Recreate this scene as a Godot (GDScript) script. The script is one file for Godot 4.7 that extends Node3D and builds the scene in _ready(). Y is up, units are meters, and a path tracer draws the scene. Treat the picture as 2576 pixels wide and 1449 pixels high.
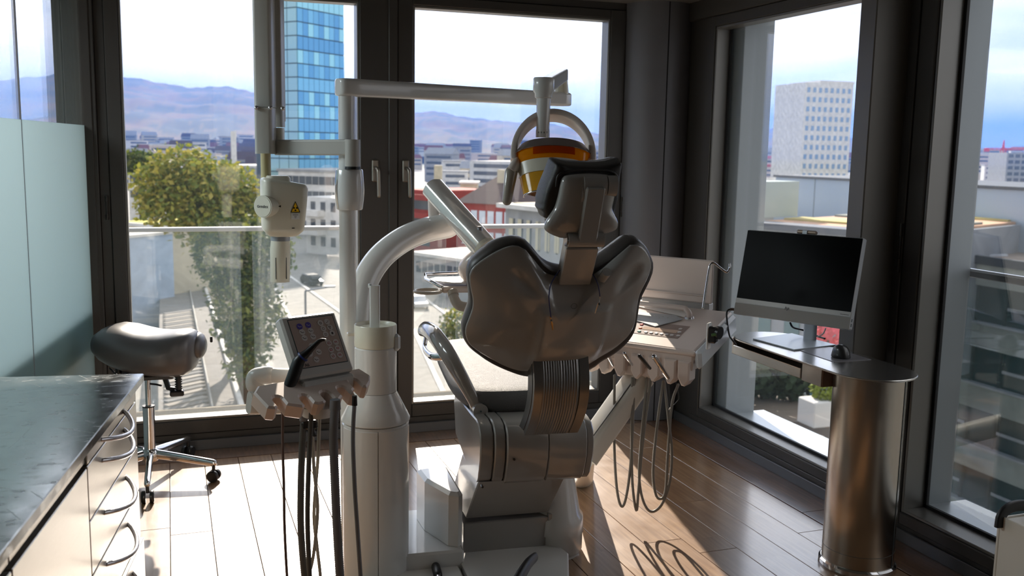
extends Node3D
# A dental treatment room with a glazed corner high above a city; y up, metres, floor at 0.
# Wall A of the room (windows 1, 2 and 5) lies along z = -4.95, wall B (windows 3 and 4) along x = 2.75.

const F := 2424.73                       # focal length in pixels of the 2576 x 1449 frame
const EYE := Vector3(0, 1.5, 0)
var cam_b := Basis.from_euler(Vector3(-0.1418015, -0.34320806, 0.01837509))
var origin := {}
var used := {}
var mats := {}
var tex := {}
var rng := RandomNumberGenerator.new()

# ---- from pixels of the frame to places -------------------------------------------------
func ray(x: float, y: float) -> Vector3:
	return cam_b * Vector3((x - 1288.0) / F, -(y - 724.5) / F, -1.0)
func px(x: float, y: float, t: float) -> Vector3:       # at depth t
	return EYE + ray(x, y) * t
func pxz(x: float, y: float, z: float) -> Vector3:      # on the plane z
	var d := ray(x, y)
	return EYE + d * (z / d.z)
func pxx(x: float, y: float, wx: float) -> Vector3:     # on the plane x
	var d := ray(x, y)
	return EYE + d * (wx / d.x)
func pxy(x: float, y: float, h: float) -> Vector3:      # on the level h
	var d := ray(x, y)
	return EYE + d * ((h - EYE.y) / d.y)
func pxp(x: float, y: float, p: Vector3, n: Vector3) -> Vector3:  # on a plane through p with normal n
	var d := ray(x, y)
	return EYE + d * ((p - EYE).dot(n) / d.dot(n))

# ---- shapes -----------------------------------------------------------------------------
class MB:
	var st := SurfaceTool.new()
	var T := PackedVector3Array()
	var G := PackedInt32Array()
	var U := PackedVector2Array()
	var C := PackedColorArray()
	var xf := Transform3D()
	var tint := Color.WHITE
	var use_tint := false
	var any := false
	func _init() -> void:
		st.begin(Mesh.PRIMITIVE_TRIANGLES)
	func t(a: Vector3, b: Vector3, c: Vector3, g := -1) -> void:
		T.append(a); T.append(b); T.append(c); G.append(g)
	func q(a: Vector3, b: Vector3, c: Vector3, d: Vector3, g := -1) -> void:
		t(a, b, c, g); t(a, c, d, g)
	func done(keep := false) -> MB:                      # turns the piece outwards and adds it
		var v := 0.0
		var o := Vector3.ZERO
		for p in T: o += p
		if T.size(): o /= T.size()
		for i in range(0, T.size(), 3):
			v += (T[i] - o).dot((T[i + 1] - o).cross(T[i + 2] - o))
		var flip := v > 0.0 and not keep
		if xf.basis.determinant() < 0.0: flip = not flip
		var has_uv := U.size() == T.size()
		for i in range(0, T.size(), 3):
			st.set_smooth_group(G[i / 3] if G[i / 3] >= 0 else 4294967295)
			for k in ([i, i + 2, i + 1] if flip else [i, i + 1, i + 2]):
				if use_tint: st.set_color(tint)
				if has_uv: st.set_uv(U[k])
				else: st.set_uv(Vector2.ZERO)
				st.add_vertex(xf * T[k])
		any = any or T.size() > 0
		T.clear(); G.clear(); U.clear()
		return self
	func convex() -> MB:                                 # the same for a convex piece, face by face
		var o := Vector3.ZERO
		for p in T: o += p
		o /= maxf(T.size(), 1.0)
		for i in range(0, T.size(), 3):
			if (T[i + 1] - T[i]).cross(T[i + 2] - T[i]).dot((T[i] + T[i + 1] + T[i + 2]) / 3.0 - o) < 0.0:
				var s := T[i + 1]
				T[i + 1] = T[i + 2]
				T[i + 2] = s
		return done()
	func mesh() -> ArrayMesh:
		st.generate_normals()
		return st.commit()
	func box(c: Vector3, s: Vector3, b := 0.0, turn := Basis()) -> MB:
		var h := s * 0.5
		if b <= 0.0:
			var v := []
			for k in 8:
				v.append(c + turn * Vector3(h.x * (1 if k & 1 else -1), h.y * (1 if k & 2 else -1), h.z * (1 if k & 4 else -1)))
			for f in [[0, 1, 3, 2], [4, 6, 7, 5], [0, 4, 5, 1], [2, 3, 7, 6], [0, 2, 6, 4], [1, 5, 7, 3]]:
				q(v[f[0]], v[f[1]], v[f[2]], v[f[3]])
			return convex()
		b = minf(b, minf(h.x, minf(h.y, h.z)) * 0.95)
		var w := func(ax: int, sx: int, sy: int, sz: int) -> Vector3:
			var e := h - Vector3(b, b, b)
			e[ax] = h[ax]
			return c + turn * Vector3(e.x * sx, e.y * sy, e.z * sz)
		for s1 in [-1, 1]:
			var f := 1 if s1 > 0 else 0
			qf(w.call(0, s1, -1, -1), w.call(0, s1, 1, -1), w.call(0, s1, 1, 1), w.call(0, s1, -1, 1), f)
			qf(w.call(1, -1, s1, -1), w.call(1, -1, s1, 1), w.call(1, 1, s1, 1), w.call(1, 1, s1, -1), f)
			qf(w.call(2, -1, -1, s1), w.call(2, 1, -1, s1), w.call(2, 1, 1, s1), w.call(2, -1, 1, s1), f)
			for s2 in [-1, 1]:
				var f2 := 1 if s1 * s2 > 0 else 0
				qf(w.call(0, s1, s2, -1), w.call(1, s1, s2, -1), w.call(1, s1, s2, 1), w.call(0, s1, s2, 1), f2)
				qf(w.call(1, -1, s1, s2), w.call(2, -1, s1, s2), w.call(2, 1, s1, s2), w.call(1, 1, s1, s2), f2)
				qf(w.call(0, s2, -1, s1), w.call(0, s2, 1, s1), w.call(2, s2, 1, s1), w.call(2, s2, -1, s1), f2)
				for s3 in [-1, 1]:
					var a: Vector3 = w.call(0, s1, s2, s3)
					var bb: Vector3 = w.call(1, s1, s2, s3)
					var cc: Vector3 = w.call(2, s1, s2, s3)
					if s1 * s2 * s3 > 0: t(a, bb, cc)
					else: t(a, cc, bb)
		return convex()
	func qf(a: Vector3, b: Vector3, c: Vector3, d: Vector3, f: int) -> void:
		if f: q(a, b, c, d)
		else: q(a, d, c, b)
	# rings of equal length, joined in order; caps are flat fans
	func loft(rings: Array, caps := true, closed := false, g := 1, round_ring := true) -> MB:
		var n: int = rings[0].size()
		var m: int = rings.size()
		var has := m - (0 if closed else 1)
		for i in has:
			var a: PackedVector3Array = rings[i]
			var b: PackedVector3Array = rings[(i + 1) % m]
			for j in (n if round_ring else n - 1):
				var k := (j + 1) % n
				q(a[j], a[k], b[k], b[j], g)
		if caps and not closed:
			for e in [0, m - 1]:
				var r: PackedVector3Array = rings[e]
				var c := Vector3.ZERO
				for p in r: c += p
				c /= n
				for j in n:
					var k := (j + 1) % n
					if e == 0: t(c, r[k], r[j], -1)
					else: t(c, r[j], r[k], -1)
		return done()
	func frames(pts: Array) -> Array:
		var out := []
		var up := Vector3.ZERO
		for i in pts.size():
			var d: Vector3 = (pts[mini(i + 1, pts.size() - 1)] - pts[maxi(i - 1, 0)]).normalized()
			if i == 0:
				up = Vector3.UP if absf(d.y) < 0.9 else Vector3.RIGHT
			up = (up - d * up.dot(d)).normalized()
			out.append([up, d.cross(up).normalized(), d])
		return out
	func tube(pts: Array, r, n := 12, cap := 1, squash := 1.0) -> MB:    # cap: 0 open, 1 flat, 2 round
		var fr := frames(pts)
		var rings := []
		var rad := func(i: int) -> float: return r[i] if r is Array else r
		var ring := func(p: Vector3, f: Array, rr: float) -> PackedVector3Array:
			var o := PackedVector3Array()
			for j in n:
				var a := TAU * j / n
				o.append(p + f[0] * cos(a) * rr + f[1] * sin(a) * rr * squash)
			return o
		var last := pts.size() - 1
		if cap == 2:
			for k in 4:
				var a := PI / 2 * k / 4.0
				rings.append(ring.call(pts[0] - fr[0][2] * rad.call(0) * cos(a), fr[0], maxf(rad.call(0) * sin(a), 0.0002)))
		for i in pts.size():
			rings.append(ring.call(pts[i], fr[i], rad.call(i)))
		if cap == 2:
			for k in range(3, -1, -1):
				var a := PI / 2 * k / 4.0
				rings.append(ring.call(pts[last] + fr[last][2] * rad.call(last) * cos(a), fr[last], maxf(rad.call(last) * sin(a), 0.0002)))
		return loft(rings, cap != 0)
	func sweep(pts: Array, prof: PackedVector2Array, g := -1, up0 := Vector3.UP, caps := true) -> MB:
		var rings := []
		var up := up0
		for i in pts.size():
			var d: Vector3 = (pts[mini(i + 1, pts.size() - 1)] - pts[maxi(i - 1, 0)]).normalized()
			up = (up - d * up.dot(d)).normalized()
			var s := d.cross(up)
			var o := PackedVector3Array()
			for p in prof: o.append(pts[i] + s * p.x + up * p.y)
			rings.append(o)
		return loft(rings, caps, false, g)
	func lathe(prof: Array, n := 32, at := Transform3D(), a0 := 0.0, a1 := TAU) -> MB:   # prof: Vector2(radius, height)
		var g := 1
		var full := a1 - a0 > TAU - 0.001
		for i in prof.size() - 1:
			var p: Vector2 = prof[i]
			var p2: Vector2 = prof[i + 1]
			if i > 0:
				var d0: Vector2 = (p - prof[i - 1]).normalized()
				if d0.dot((p2 - p).normalized()) < 0.8: g += 1
			for j in n:
				var u := a0 + (a1 - a0) * j / n
				var v := a0 + (a1 - a0) * (j + 1) / n
				if full and j == n - 1: v = a0
				var A := at * Vector3(p.x * cos(u), p.y, p.x * sin(u))
				var Bq := at * Vector3(p.x * cos(v), p.y, p.x * sin(v))
				var Cq := at * Vector3(p2.x * cos(v), p2.y, p2.x * sin(v))
				var D := at * Vector3(p2.x * cos(u), p2.y, p2.x * sin(u))
				if p.x > 1e-6: t(A, Bq, Cq, g)
				if p2.x > 1e-6: t(A, Cq, D, g)
		return done()
	# a 2-D outline (x, y) given depth along z from z0 to z1, edges chamfered by b
	func span(x0: float, x1: float, y0: float, y1: float, z0: float, z1: float, b := 0.0) -> MB:
		return box(Vector3(x0 + x1, y0 + y1, z0 + z1) * 0.5, Vector3(absf(x1 - x0), absf(y1 - y0), absf(z1 - z0)), b)
	func extrude(poly: PackedVector2Array, z0: float, z1: float, b := 0.0, smooth_side := false) -> MB:
		var n := poly.size()
		var area := 0.0
		for i in n:
			area += poly[i].cross(poly[(i + 1) % n])
		var P := poly
		if area < 0.0:
			P = poly.duplicate()
			P.reverse()
		var inner := PackedVector2Array()
		for i in n:
			var e0 := (P[i] - P[(i + n - 1) % n]).normalized()
			var e1 := (P[(i + 1) % n] - P[i]).normalized()
			var nn := Vector2(-e0.y, e0.x) + Vector2(-e1.y, e1.x)
			var k := maxf(nn.length_squared() * 0.5, 0.35)
			inner.append(P[i] + nn / k * b)
		var lev := [[inner, z0], [P, z0 + b], [P, z1 - b], [inner, z1]] if b > 0.0 else [[P, z0], [P, z1]]
		for l in lev.size() - 1:
			var a: PackedVector2Array = lev[l][0]
			var c: PackedVector2Array = lev[l + 1][0]
			for i in n:
				var j := (i + 1) % n
				q(Vector3(a[i].x, a[i].y, lev[l][1]), Vector3(a[j].x, a[j].y, lev[l][1]), Vector3(c[j].x, c[j].y, lev[l + 1][1]), Vector3(c[i].x, c[i].y, lev[l + 1][1]), (2 + l) if smooth_side else -1)
		var idx := Geometry2D.triangulate_polygon(inner)
		for i in range(0, idx.size(), 3):
			var a := inner[idx[i]]
			var c := inner[idx[i + 1]]
			var d := inner[idx[i + 2]]
			if (c - a).cross(d - a) < 0.0:
				var s := c
				c = d
				d = s
			t(Vector3(a.x, a.y, z1), Vector3(c.x, c.y, z1), Vector3(d.x, d.y, z1))
			t(Vector3(a.x, a.y, z0), Vector3(d.x, d.y, z0), Vector3(c.x, c.y, z0))
		return done()
	func extrude_flat(poly: PackedVector2Array, y0: float, y1: float, b := 0.0) -> MB:      # outline in (x, z), given height
		var keep_xf := xf
		xf = xf * Transform3D(Basis(Vector3(1, 0, 0), Vector3(0, 0, 1), Vector3(0, -1, 0)), Vector3.ZERO)
		extrude(poly, -y1, -y0, b)
		xf = keep_xf
		return self
	# an open sheet of points [row][column] given thickness th along -normal
	func sheet(rows: Array, th: float, g := 1) -> MB:
		var m := rows.size()
		var n: int = rows[0].size()
		var back := []
		for i in m:
			var o := PackedVector3Array()
			for j in n:
				var du: Vector3 = rows[mini(i + 1, m - 1)][j] - rows[maxi(i - 1, 0)][j]
				var dv: Vector3 = rows[i][mini(j + 1, n - 1)] - rows[i][maxi(j - 1, 0)]
				o.append(rows[i][j] + du.cross(dv).normalized() * th)
			back.append(o)
		for i in m - 1:
			for j in n - 1:
				q(rows[i][j], rows[i][j + 1], rows[i + 1][j + 1], rows[i + 1][j], g)
				q(back[i][j], back[i + 1][j], back[i + 1][j + 1], back[i][j + 1], g + 1)
		for i in m - 1:
			q(rows[i][0], rows[i + 1][0], back[i + 1][0], back[i][0], g + 2)
			q(rows[i][n - 1], back[i][n - 1], back[i + 1][n - 1], rows[i + 1][n - 1], g + 2)
		for j in n - 1:
			q(rows[0][j], back[0][j], back[0][j + 1], rows[0][j + 1], g + 3)
			q(rows[m - 1][j], rows[m - 1][j + 1], back[m - 1][j + 1], back[m - 1][j], g + 3)
		return done()
	func ball(c: Vector3, r: Vector3, n := 16, m := 10) -> MB:
		var rings := []
		for i in m + 1:
			var a := PI * i / m
			var o := PackedVector3Array()
			for j in n:
				var u := TAU * j / n
				o.append(c + Vector3(maxf(sin(a), 0.001) * cos(u) * r.x, cos(a) * r.y, maxf(sin(a), 0.001) * sin(u) * r.z))
			rings.append(o)
		return loft(rings, false)

func mb() -> MB: return MB.new()

func spline(pts: Array, per := 6, closed := false) -> Array:   # Catmull-Rom
	var out := []
	var n := pts.size()
	for i in (n if closed else n - 1):
		var a = pts[(i - 1 + n) % n] if closed else pts[maxi(i - 1, 0)]
		var b = pts[i]
		var c = pts[(i + 1) % n]
		var d = pts[(i + 2) % n] if closed else pts[mini(i + 2, n - 1)]
		for k in per:
			var s := float(k) / per
			out.append((b * 2.0 + (c - a) * s + (a * 2.0 - b * 5.0 + c * 4.0 - d) * s * s + (b * 3.0 - a - c * 3.0 + d) * s * s * s) * 0.5)
	if not closed: out.append(pts[n - 1])
	return out

func rrect(w: float, h: float, r: float, n := 5) -> PackedVector2Array:    # rounded rectangle about 0
	var o := PackedVector2Array()
	for k in 4:
		var c := Vector2((w / 2 - r) * (1 if k in [0, 3] else -1), (h / 2 - r) * (1 if k < 2 else -1))
		for i in n + 1:
			var a := PI / 2 * (k + float(i) / n)
			o.append(c + Vector2(cos(a), sin(a)) * r)
	return o

# ---- things and parts ---------------------------------------------------------------------
func numbered(called: String) -> String:
	used[called] = used.get(called, -1) + 1
	return called if used[called] == 0 else "%s_%03d" % [called, used[called]]

func tag(o: Node3D, label := "", category := "", group := "", kind := "") -> Node3D:
	if label: o.set_meta("label", label)
	if category: o.set_meta("category", category)
	if group: o.set_meta("group", group)
	if kind: o.set_meta("kind", kind)
	return o

func thing(called: String, label: String, category: String, at: Vector3, group := "", kind := "") -> Node3D:
	var o := Node3D.new()
	o.name = numbered(called)
	add_child(o)
	o.position = at
	origin[o] = at
	return tag(o, label, category, group, kind)

# one mesh, its shape given in the room's coordinates; parent null makes a thing of its own
func part(called: String, m, material: Material, parent: Node3D = null, at := Vector3.INF) -> MeshInstance3D:
	var o := MeshInstance3D.new()
	var where := Vector3.ZERO
	if parent:
		where = origin[parent]
	elif at != Vector3.INF:
		where = at
	var made: Mesh = m.mesh() if m is MB else m
	if where != Vector3.ZERO:
		var st := SurfaceTool.new()
		st.append_from(made, 0, Transform3D(Basis(), -where))
		made = st.commit()
	o.mesh = made
	o.material_override = material
	if parent:
		o.name = called
		parent.add_child(o, true)
		origin[o] = where
	else:
		o.name = numbered(called)
		add_child(o)
		o.position = where
		origin[o] = where
	return o

func struct(called: String, m, material: Material, parent: Node3D = null) -> MeshInstance3D:
	var o := part(called, m, material, parent)
	if parent == null: o.set_meta("kind", "structure")
	return o

func piece(called: String, shared: Mesh, material: Material, parent: Node3D, xf: Transform3D) -> MeshInstance3D:   # shared mesh, placed in the room's coordinates
	var o := MeshInstance3D.new()
	o.mesh = shared
	o.material_override = material
	o.name = called
	parent.add_child(o, true)
	o.transform = Transform3D(xf.basis, xf.origin - origin[parent])
	origin[o] = xf.origin
	return o

# ---- materials ----------------------------------------------------------------------------
func noise_tex(key: String, freq: float, seed_: int, as_normal := false, bump := 1.0, size := 256, lo := 0.0, hi := 1.0, octaves := 4, stretch := Vector2.ONE) -> Texture2D:
	if tex.has(key): return tex[key]
	var f := FastNoiseLite.new()
	f.noise_type = FastNoiseLite.TYPE_SIMPLEX_SMOOTH
	f.seed = seed_
	f.frequency = 1.0
	f.fractal_octaves = octaves
	var im := Image.create(size, size, false, Image.FORMAT_RGB8)
	for y in size:
		for x in size:
			# wraps on a torus so that repeats do not show a seam
			var u := TAU * x / size
			var v := TAU * y / size
			var k := freq * size / TAU
			var s := f.get_noise_3d(cos(u) * k * stretch.x + 7.0, sin(u) * k * stretch.x + cos(v) * k * stretch.y, sin(v) * k * stretch.y)
			var g := lo + (hi - lo) * clampf(0.5 + s * 0.7, 0.0, 1.0)
			im.set_pixel(x, y, Color(g, g, g))
	if as_normal:
		im.bump_map_to_normal_map(bump)
	tex[key] = ImageTexture.create_from_image(im)
	return tex[key]

func M(key: String, col := Color.WHITE, rough := 0.5, metal := 0.0, more := {}) -> StandardMaterial3D:
	if mats.has(key): return mats[key]
	var m := StandardMaterial3D.new()
	m.resource_name = key
	m.albedo_color = col
	m.roughness = rough
	m.metallic = metal
	for k in more: m.set(k, more[k])
	mats[key] = m
	return m

func tri_uv(m: StandardMaterial3D, scale: float, world := true) -> StandardMaterial3D:
	m.uv1_triplanar = true
	m.uv1_world_triplanar = world
	m.uv1_scale = Vector3(scale, scale, scale)
	return m

# ==========================================================================================
func _ready() -> void:
	rng.seed = 11
	view_and_light()
	room()
	partition_and_counter()
	outside()
	chair()
	water_unit()
	lamp()
	xray()
	delivery()
	stool()
	desk()
	small_things()

# ---- camera, sky, sun, exposure ------------------------------------------------------------
const SUN_DIR := Vector3(-0.2, -0.55, 1.0)      # the way the sunlight travels
func view_and_light() -> void:
	var cam := Camera3D.new()
	cam.name = "camera"
	add_child(cam)
	var lens := CameraAttributesPhysical.new()      # a little depth of field: the city is soft, the chair sharp
	lens.frustum_focal_length = 40.15
	lens.frustum_focus_distance = 3.1
	lens.exposure_aperture = 6.3
	cam.attributes = lens
	cam.transform = Transform3D(cam_b, EYE)
	cam.fov = rad_to_deg(2.0 * atan(724.5 / F))
	cam.near = 0.05
	cam.far = 20000.0
	cam.current = true

	var sun := DirectionalLight3D.new()
	sun.name = "sun"
	add_child(sun)
	sun.look_at_from_position(Vector3.ZERO, SUN_DIR, Vector3.UP)
	sun.light_color = Color(1.0, 0.95, 0.88)
	sun.light_energy = 3.6
	sun.light_angular_distance = 0.6
	sun.shadow_enabled = true
	sun.sky_mode = DirectionalLight3D.SKY_MODE_LIGHT_ONLY

	var env := Environment.new()
	env.background_mode = Environment.BG_SKY
	env.tonemap_mode = Environment.TONE_MAPPER_LINEAR
	env.tonemap_exposure = 1.0
	env.sdfgi_enabled = true
	env.ssao_enabled = true
	env.ssil_enabled = true
	env.volumetric_fog_enabled = true
	env.volumetric_fog_density = 0.0
	env.sky = Sky.new()
	var pan := PanoramaSkyMaterial.new()
	pan.panorama = sky_picture()
	pan.energy_multiplier = 1.0
	env.sky.sky_material = pan
	var we := WorldEnvironment.new()
	we.name = "environment"
	we.environment = env
	add_child(we)

func sky_picture() -> ImageTexture:
	# high thin cloud over pale blue, drawn on a flat layer above the city; brighter round the sun
	var w := 1024
	var h := 512
	var f := FastNoiseLite.new()
	f.noise_type = FastNoiseLite.TYPE_SIMPLEX_SMOOTH
	f.seed = 5
	f.frequency = 1.0
	f.fractal_octaves = 5
	f.fractal_gain = 0.5
	var to_sun := -SUN_DIR.normalized()
	var im := Image.create(w, h, false, Image.FORMAT_RGBF)
	for j in h:
		var el := PI * (0.5 - (j + 0.5) / h)
		for i in w:
			var az := TAU * (float(i) / w - 0.25)
			var d := Vector3(cos(az) * cos(el), sin(el), sin(az) * cos(el))
			if el < -0.02:
				im.set_pixel(i, j, Color(0.42, 0.44, 0.45))
				continue
			var k := 1.0 / (maxf(d.y, 0.0) + 0.12)
			var n := f.get_noise_3d(d.x * k * 0.55 + 3.0, d.z * k * 0.55, 0.0) * 0.75 + f.get_noise_3d(d.x * k * 1.9, d.z * k * 1.9, 9.0) * 0.35
			var cover := smoothstep(-0.36, 0.14, n)
			var blue := Color(0.72, 0.90, 1.16).lerp(Color(0.26, 0.46, 0.85), clampf(d.y * 1.3, 0.0, 1.0))
			var white := Color(1.36, 1.37, 1.40)
			var c := blue.lerp(white, 0.22 + 0.78 * cover)
			c = c.lerp(Color(1.50, 1.51, 1.54), 0.7 * exp(-maxf(d.y, 0.0) / 0.10))   # whiter towards the horizon
			var a := acos(clampf(d.dot(to_sun), -1.0, 1.0))
			c *= 1.0 + 1.7 * exp(-a * a / 0.32)
			im.set_pixel(i, j, c)
	return ImageTexture.create_from_image(im)

# ---- the room ------------------------------------------------------------------------------
func frame_mat() -> StandardMaterial3D:
	return M("bronze_grey_frame", Color8(66, 63, 60), 0.42, 0.35, {"normal_enabled": true, "normal_scale": 0.12, "normal_texture": noise_tex("fine_n", 0.25, 3, true, 3.0), "uv1_triplanar": true, "uv1_world_triplanar": true, "uv1_scale": Vector3(6, 6, 6)})
func glass_mat() -> StandardMaterial3D:
	return M("window_glass", Color(0.78, 0.86, 0.9, 0.035), 0.0, 0.0, {"transparency": BaseMaterial3D.TRANSPARENCY_ALPHA})

func wood_tex(key: String, seed_: int, light: Color, dark: Color) -> Texture2D:
	if tex.has(key): return tex[key]
	var f := FastNoiseLite.new()
	f.seed = seed_
	f.frequency = 1.0
	f.fractal_octaves = 5
	var g := FastNoiseLite.new()
	g.seed = seed_ + 9
	g.frequency = 1.0
	g.noise_type = FastNoiseLite.TYPE_SIMPLEX
	var n := 512
	var im := Image.create(n, n, false, Image.FORMAT_RGB8)
	for y in n:
		for x in n:
			var u := float(x) / n
			var v := float(y) / n
			var grain := f.get_noise_2d(u * 60.0, v * 3.2)
			var broad := f.get_noise_2d(u * 5.0 + 40.0, v * 1.4 + grain * 0.4)
			var c := dark.lerp(light, clampf(0.58 + grain * 0.45 + broad * 0.28, 0.0, 1.0))
			var speck := g.get_noise_2d(u * 120.0, v * 46.0)
			var clump := f.get_noise_2d(u * 3.0 + 9.0, v * 2.0 + 5.0)
			if speck > 0.80 - clump * 0.35: c = c.lerp(dark * 0.35, clampf((speck - 0.80 + clump * 0.35) * 5.0, 0.0, 0.85))
			im.set_pixel(x, y, c)
	tex[key] = ImageTexture.create_from_image(im)
	return tex[key]

func wood(key: String, seed_: int, light: Color, dark: Color, offset: Vector3, rough := 0.3) -> StandardMaterial3D:
	var m := M(key, Color.WHITE, rough, 0.0)
	if m.albedo_texture == null:
		m.albedo_texture = wood_tex(key.left(5), seed_, light, dark)
		m.uv1_triplanar = true
		m.uv1_world_triplanar = true
		m.uv1_scale = Vector3(0.9, 0.9, 0.9)
		m.uv1_offset = offset
		m.roughness_texture = noise_tex("rough_patch", 0.03, 21, false, 1.0, 256, 0.82, 1.0)
		m.roughness_texture_channel = BaseMaterial3D.TEXTURE_CHANNEL_RED
		m.metallic_specular = 0.7
		m.clearcoat_enabled = true
		m.clearcoat = 1.0
		m.clearcoat_roughness = 0.16
	return m

func room() -> void:
	var fm := frame_mat()
	var gl := glass_mat()
	var plaster := M("pale_plaster", Color8(150, 148, 145), 0.85, 0.0, {"normal_enabled": true, "normal_scale": 0.2, "normal_texture": noise_tex("fine_n", 0.25, 3, true, 3.0), "uv1_triplanar": true, "uv1_world_triplanar": true, "uv1_scale": Vector3(2, 2, 2)})
	var ceil_m := M("grey_ceiling", Color8(96, 94, 90), 0.8)
	# floor: a screed with boards of its own on top
	var floor_o := struct("floor", mb().span(-3.5, 2.98, -0.3, -0.022, -5.08, 3.2), M("screed", Color8(70, 60, 50), 0.9))
	var shades := []
	for k in 5:
		shades.append(wood("plank%d" % k, 4, Color8(166, 132, 98), Color8(112, 78, 50), Vector3(0.37 * k, 0.0, 0.21 * k), 0.36))
	var gaps := [2.492, 2.341, 2.187, 2.024, 1.861, 1.698, 1.535, 1.372]
	while gaps[-1] > -3.2: gaps.append(gaps[-1] - 0.156)
	var lens := [1.85, 2.3, 1.6]
	for i in gaps.size() - 1:
		var x1: float = gaps[i] - 0.0012
		var x0: float = gaps[i + 1] + 0.0012
		var z := -4.697
		var first := true
		while z < 3.1:
			var l: float = lens[(i * 2 + (0 if first else 1)) % 3] * (rng.randf_range(0.25, 1.0) if first else 1.0)
			var z1 := minf(z + l, 3.1)
			part("board", mb().span(x0, x1, -0.022, 0.0, z + 0.0008, z1 - 0.0008, 0.0012), shades[rng.randi() % 5], floor_o)
			z = z1
			first = false
	var dark := wood("border_", 4, Color8(128, 92, 62), Color8(62, 38, 22), Vector3(0.1, 0, 0.3), 0.4)
	for s in [[-3.2, -1.1], [-1.1, 0.62], [0.62, 2.34]]:
		part("border_board", mb().span(s[0] + 0.001, s[1] - 0.001, -0.022, 0.001, -4.86, -4.701, 0.0012), dark, floor_o)
	for s in [[-4.86, -3.27], [-3.27, -1.5], [-1.5, 0.4], [0.4, 3.1]]:
		part("border_board", mb().span(2.497, 2.68, -0.022, 0.001, s[0] + 0.001, s[1] - 0.001, 0.0012), dark, floor_o)
	part("border_board", mb().span(2.342, 2.494, -0.022, 0.001, -4.86, -4.701, 0.0012), dark, floor_o)

	struct("ceiling", mb().span(-3.5, 2.98, 2.30, 2.55, -5.08, 3.2), ceil_m)
	struct("wall_back", mb().span(-3.5, 2.98, -0.3, 2.55, 3.1, 3.3), plaster)
	struct("wall_left", mb().span(-3.7, -3.5, -0.3, 2.55, -5.08, 3.3), M("white_plaster", Color8(228, 227, 223), 0.85))
	struct("wall_right", mb().span(2.69, 2.98, -0.3, 2.55, -1.25, 3.2), plaster)

	# ---- facade A, along z = -4.95
	var wa := struct("wall_front", mb().span(-3.5, 2.98, -0.3, 0.03, -5.06, -4.865, 0.002), fm)
	part("head", mb().span(-3.5, 2.98, 2.262, 2.34, -5.06, -4.885, 0.003), fm, wa)
	part("kick_plate", mb().span(-0.30, 2.40, 0.0, 0.052, -4.872, -4.858, 0.002), M("kick_steel", Color8(98, 98, 100), 0.38, 0.6), wa)
	part("lower_frame", mb().span(-0.30, 2.52, 0.03, 0.082, -5.06, -4.882, 0.003), fm, wa)
	part("post", mb().span(-0.43, -0.30, 0.0, 2.31, -5.04, -4.86, 0.004), fm, wa)
	part("post_cover", mb().span(-0.362, -0.318, 0.0, 2.30, -4.862, -4.852, 0.002), fm, wa)
	part("side_frame", mb().span(-0.30, -0.255, 0.08, 2.27, -5.04, -4.886, 0.003), fm, wa)
	part("side_frame", mb().span(2.375, 2.44, 0.08, 2.27, -5.04, -4.886, 0.003), fm, wa)
	part("outer_sill", mb().span(-0.4, 2.5, 0.09, 0.13, -5.2, -5.0, 0.004), M("outer_sill", Color8(176, 168, 150), 0.9, 0.0, {"albedo_texture": noise_tex("grit", 0.3, 8, false, 1.0, 256, 0.55, 1.0), "uv1_triplanar": true, "uv1_world_triplanar": true, "uv1_scale": Vector3(5, 5, 5)}), wa)
	var leaf := func(n: int, x0: float, x1: float, p0: float, p1: float) -> Node3D:
		var w := thing("window_%d" % n, "", "", Vector3((x0 + x1) / 2, 0.08, -4.93), "", "structure")
		part("stile", mb().span(x0, p0 - 0.012, 0.082, 2.262, -4.985, -4.876, 0.004), fm, w)
		part("stile", mb().span(p1 + 0.012, x1, 0.082, 2.262, -4.985, -4.876, 0.004), fm, w)
		part("rail", mb().span(p0 - 0.012, p1 + 0.012, 0.082, 0.15, -4.985, -4.876, 0.004), fm, w)
		part("rail", mb().span(p0 - 0.012, p1 + 0.012, 2.215, 2.262, -4.985, -4.876, 0.004), fm, w)
		var bm := M("glazing_bead", Color8(120, 118, 114), 0.35, 0.5)
		part("bead", mb().span(p0 - 0.012, p0, 0.15, 2.215, -4.968, -4.884, 0.002), bm, w)
		part("bead", mb().span(p1, p1 + 0.012, 0.15, 2.215, -4.968, -4.884, 0.002), bm, w)
		part("bead", mb().span(p0, p1, 0.15, 0.162, -4.968, -4.884, 0.002), bm, w)
		part("bead", mb().span(p0, p1, 2.203, 2.215, -4.968, -4.884, 0.002), bm, w)
		part("pane", mb().span(p0 - 0.006, p1 + 0.006, 0.156, 2.209, -4.962, -4.956), gl, w)
		return w
	var w1: Node3D = leaf.call(1, -0.255, 1.07, -0.182, 0.905)
	part("cover_strip", mb().span(1.062, 1.108, 0.082, 2.262, -4.99, -4.868, 0.004), fm, w1)
	var w2: Node3D = leaf.call(2, 1.11, 2.375, 1.20, 2.272)
	for a in [[w1, 0.992], [w2, 1.150]]:
		window_handle(a[0], a[1], 1.385)
	for a in [[w1, -0.272, 1.2], [w2, 2.378, 1.2]]:
		hinge(a[0], Vector3(a[1], a[2], -4.868))
	# the neighbouring pane behind the glass partition
	var w5 := thing("window_5", "", "", Vector3(-1.2, 0.08, -4.93), "", "structure")
	part("stile", mb().span(-0.47, -0.43, 0.05, 2.27, -4.985, -4.886, 0.004), fm, w5)
	part("rail", mb().span(-3.5, -0.43, 0.03, 0.16, -4.985, -4.886, 0.004), fm, w5)
	part("rail", mb().span(-3.5, -0.43, 2.215, 2.27, -4.985, -4.886, 0.004), fm, w5)
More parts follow.
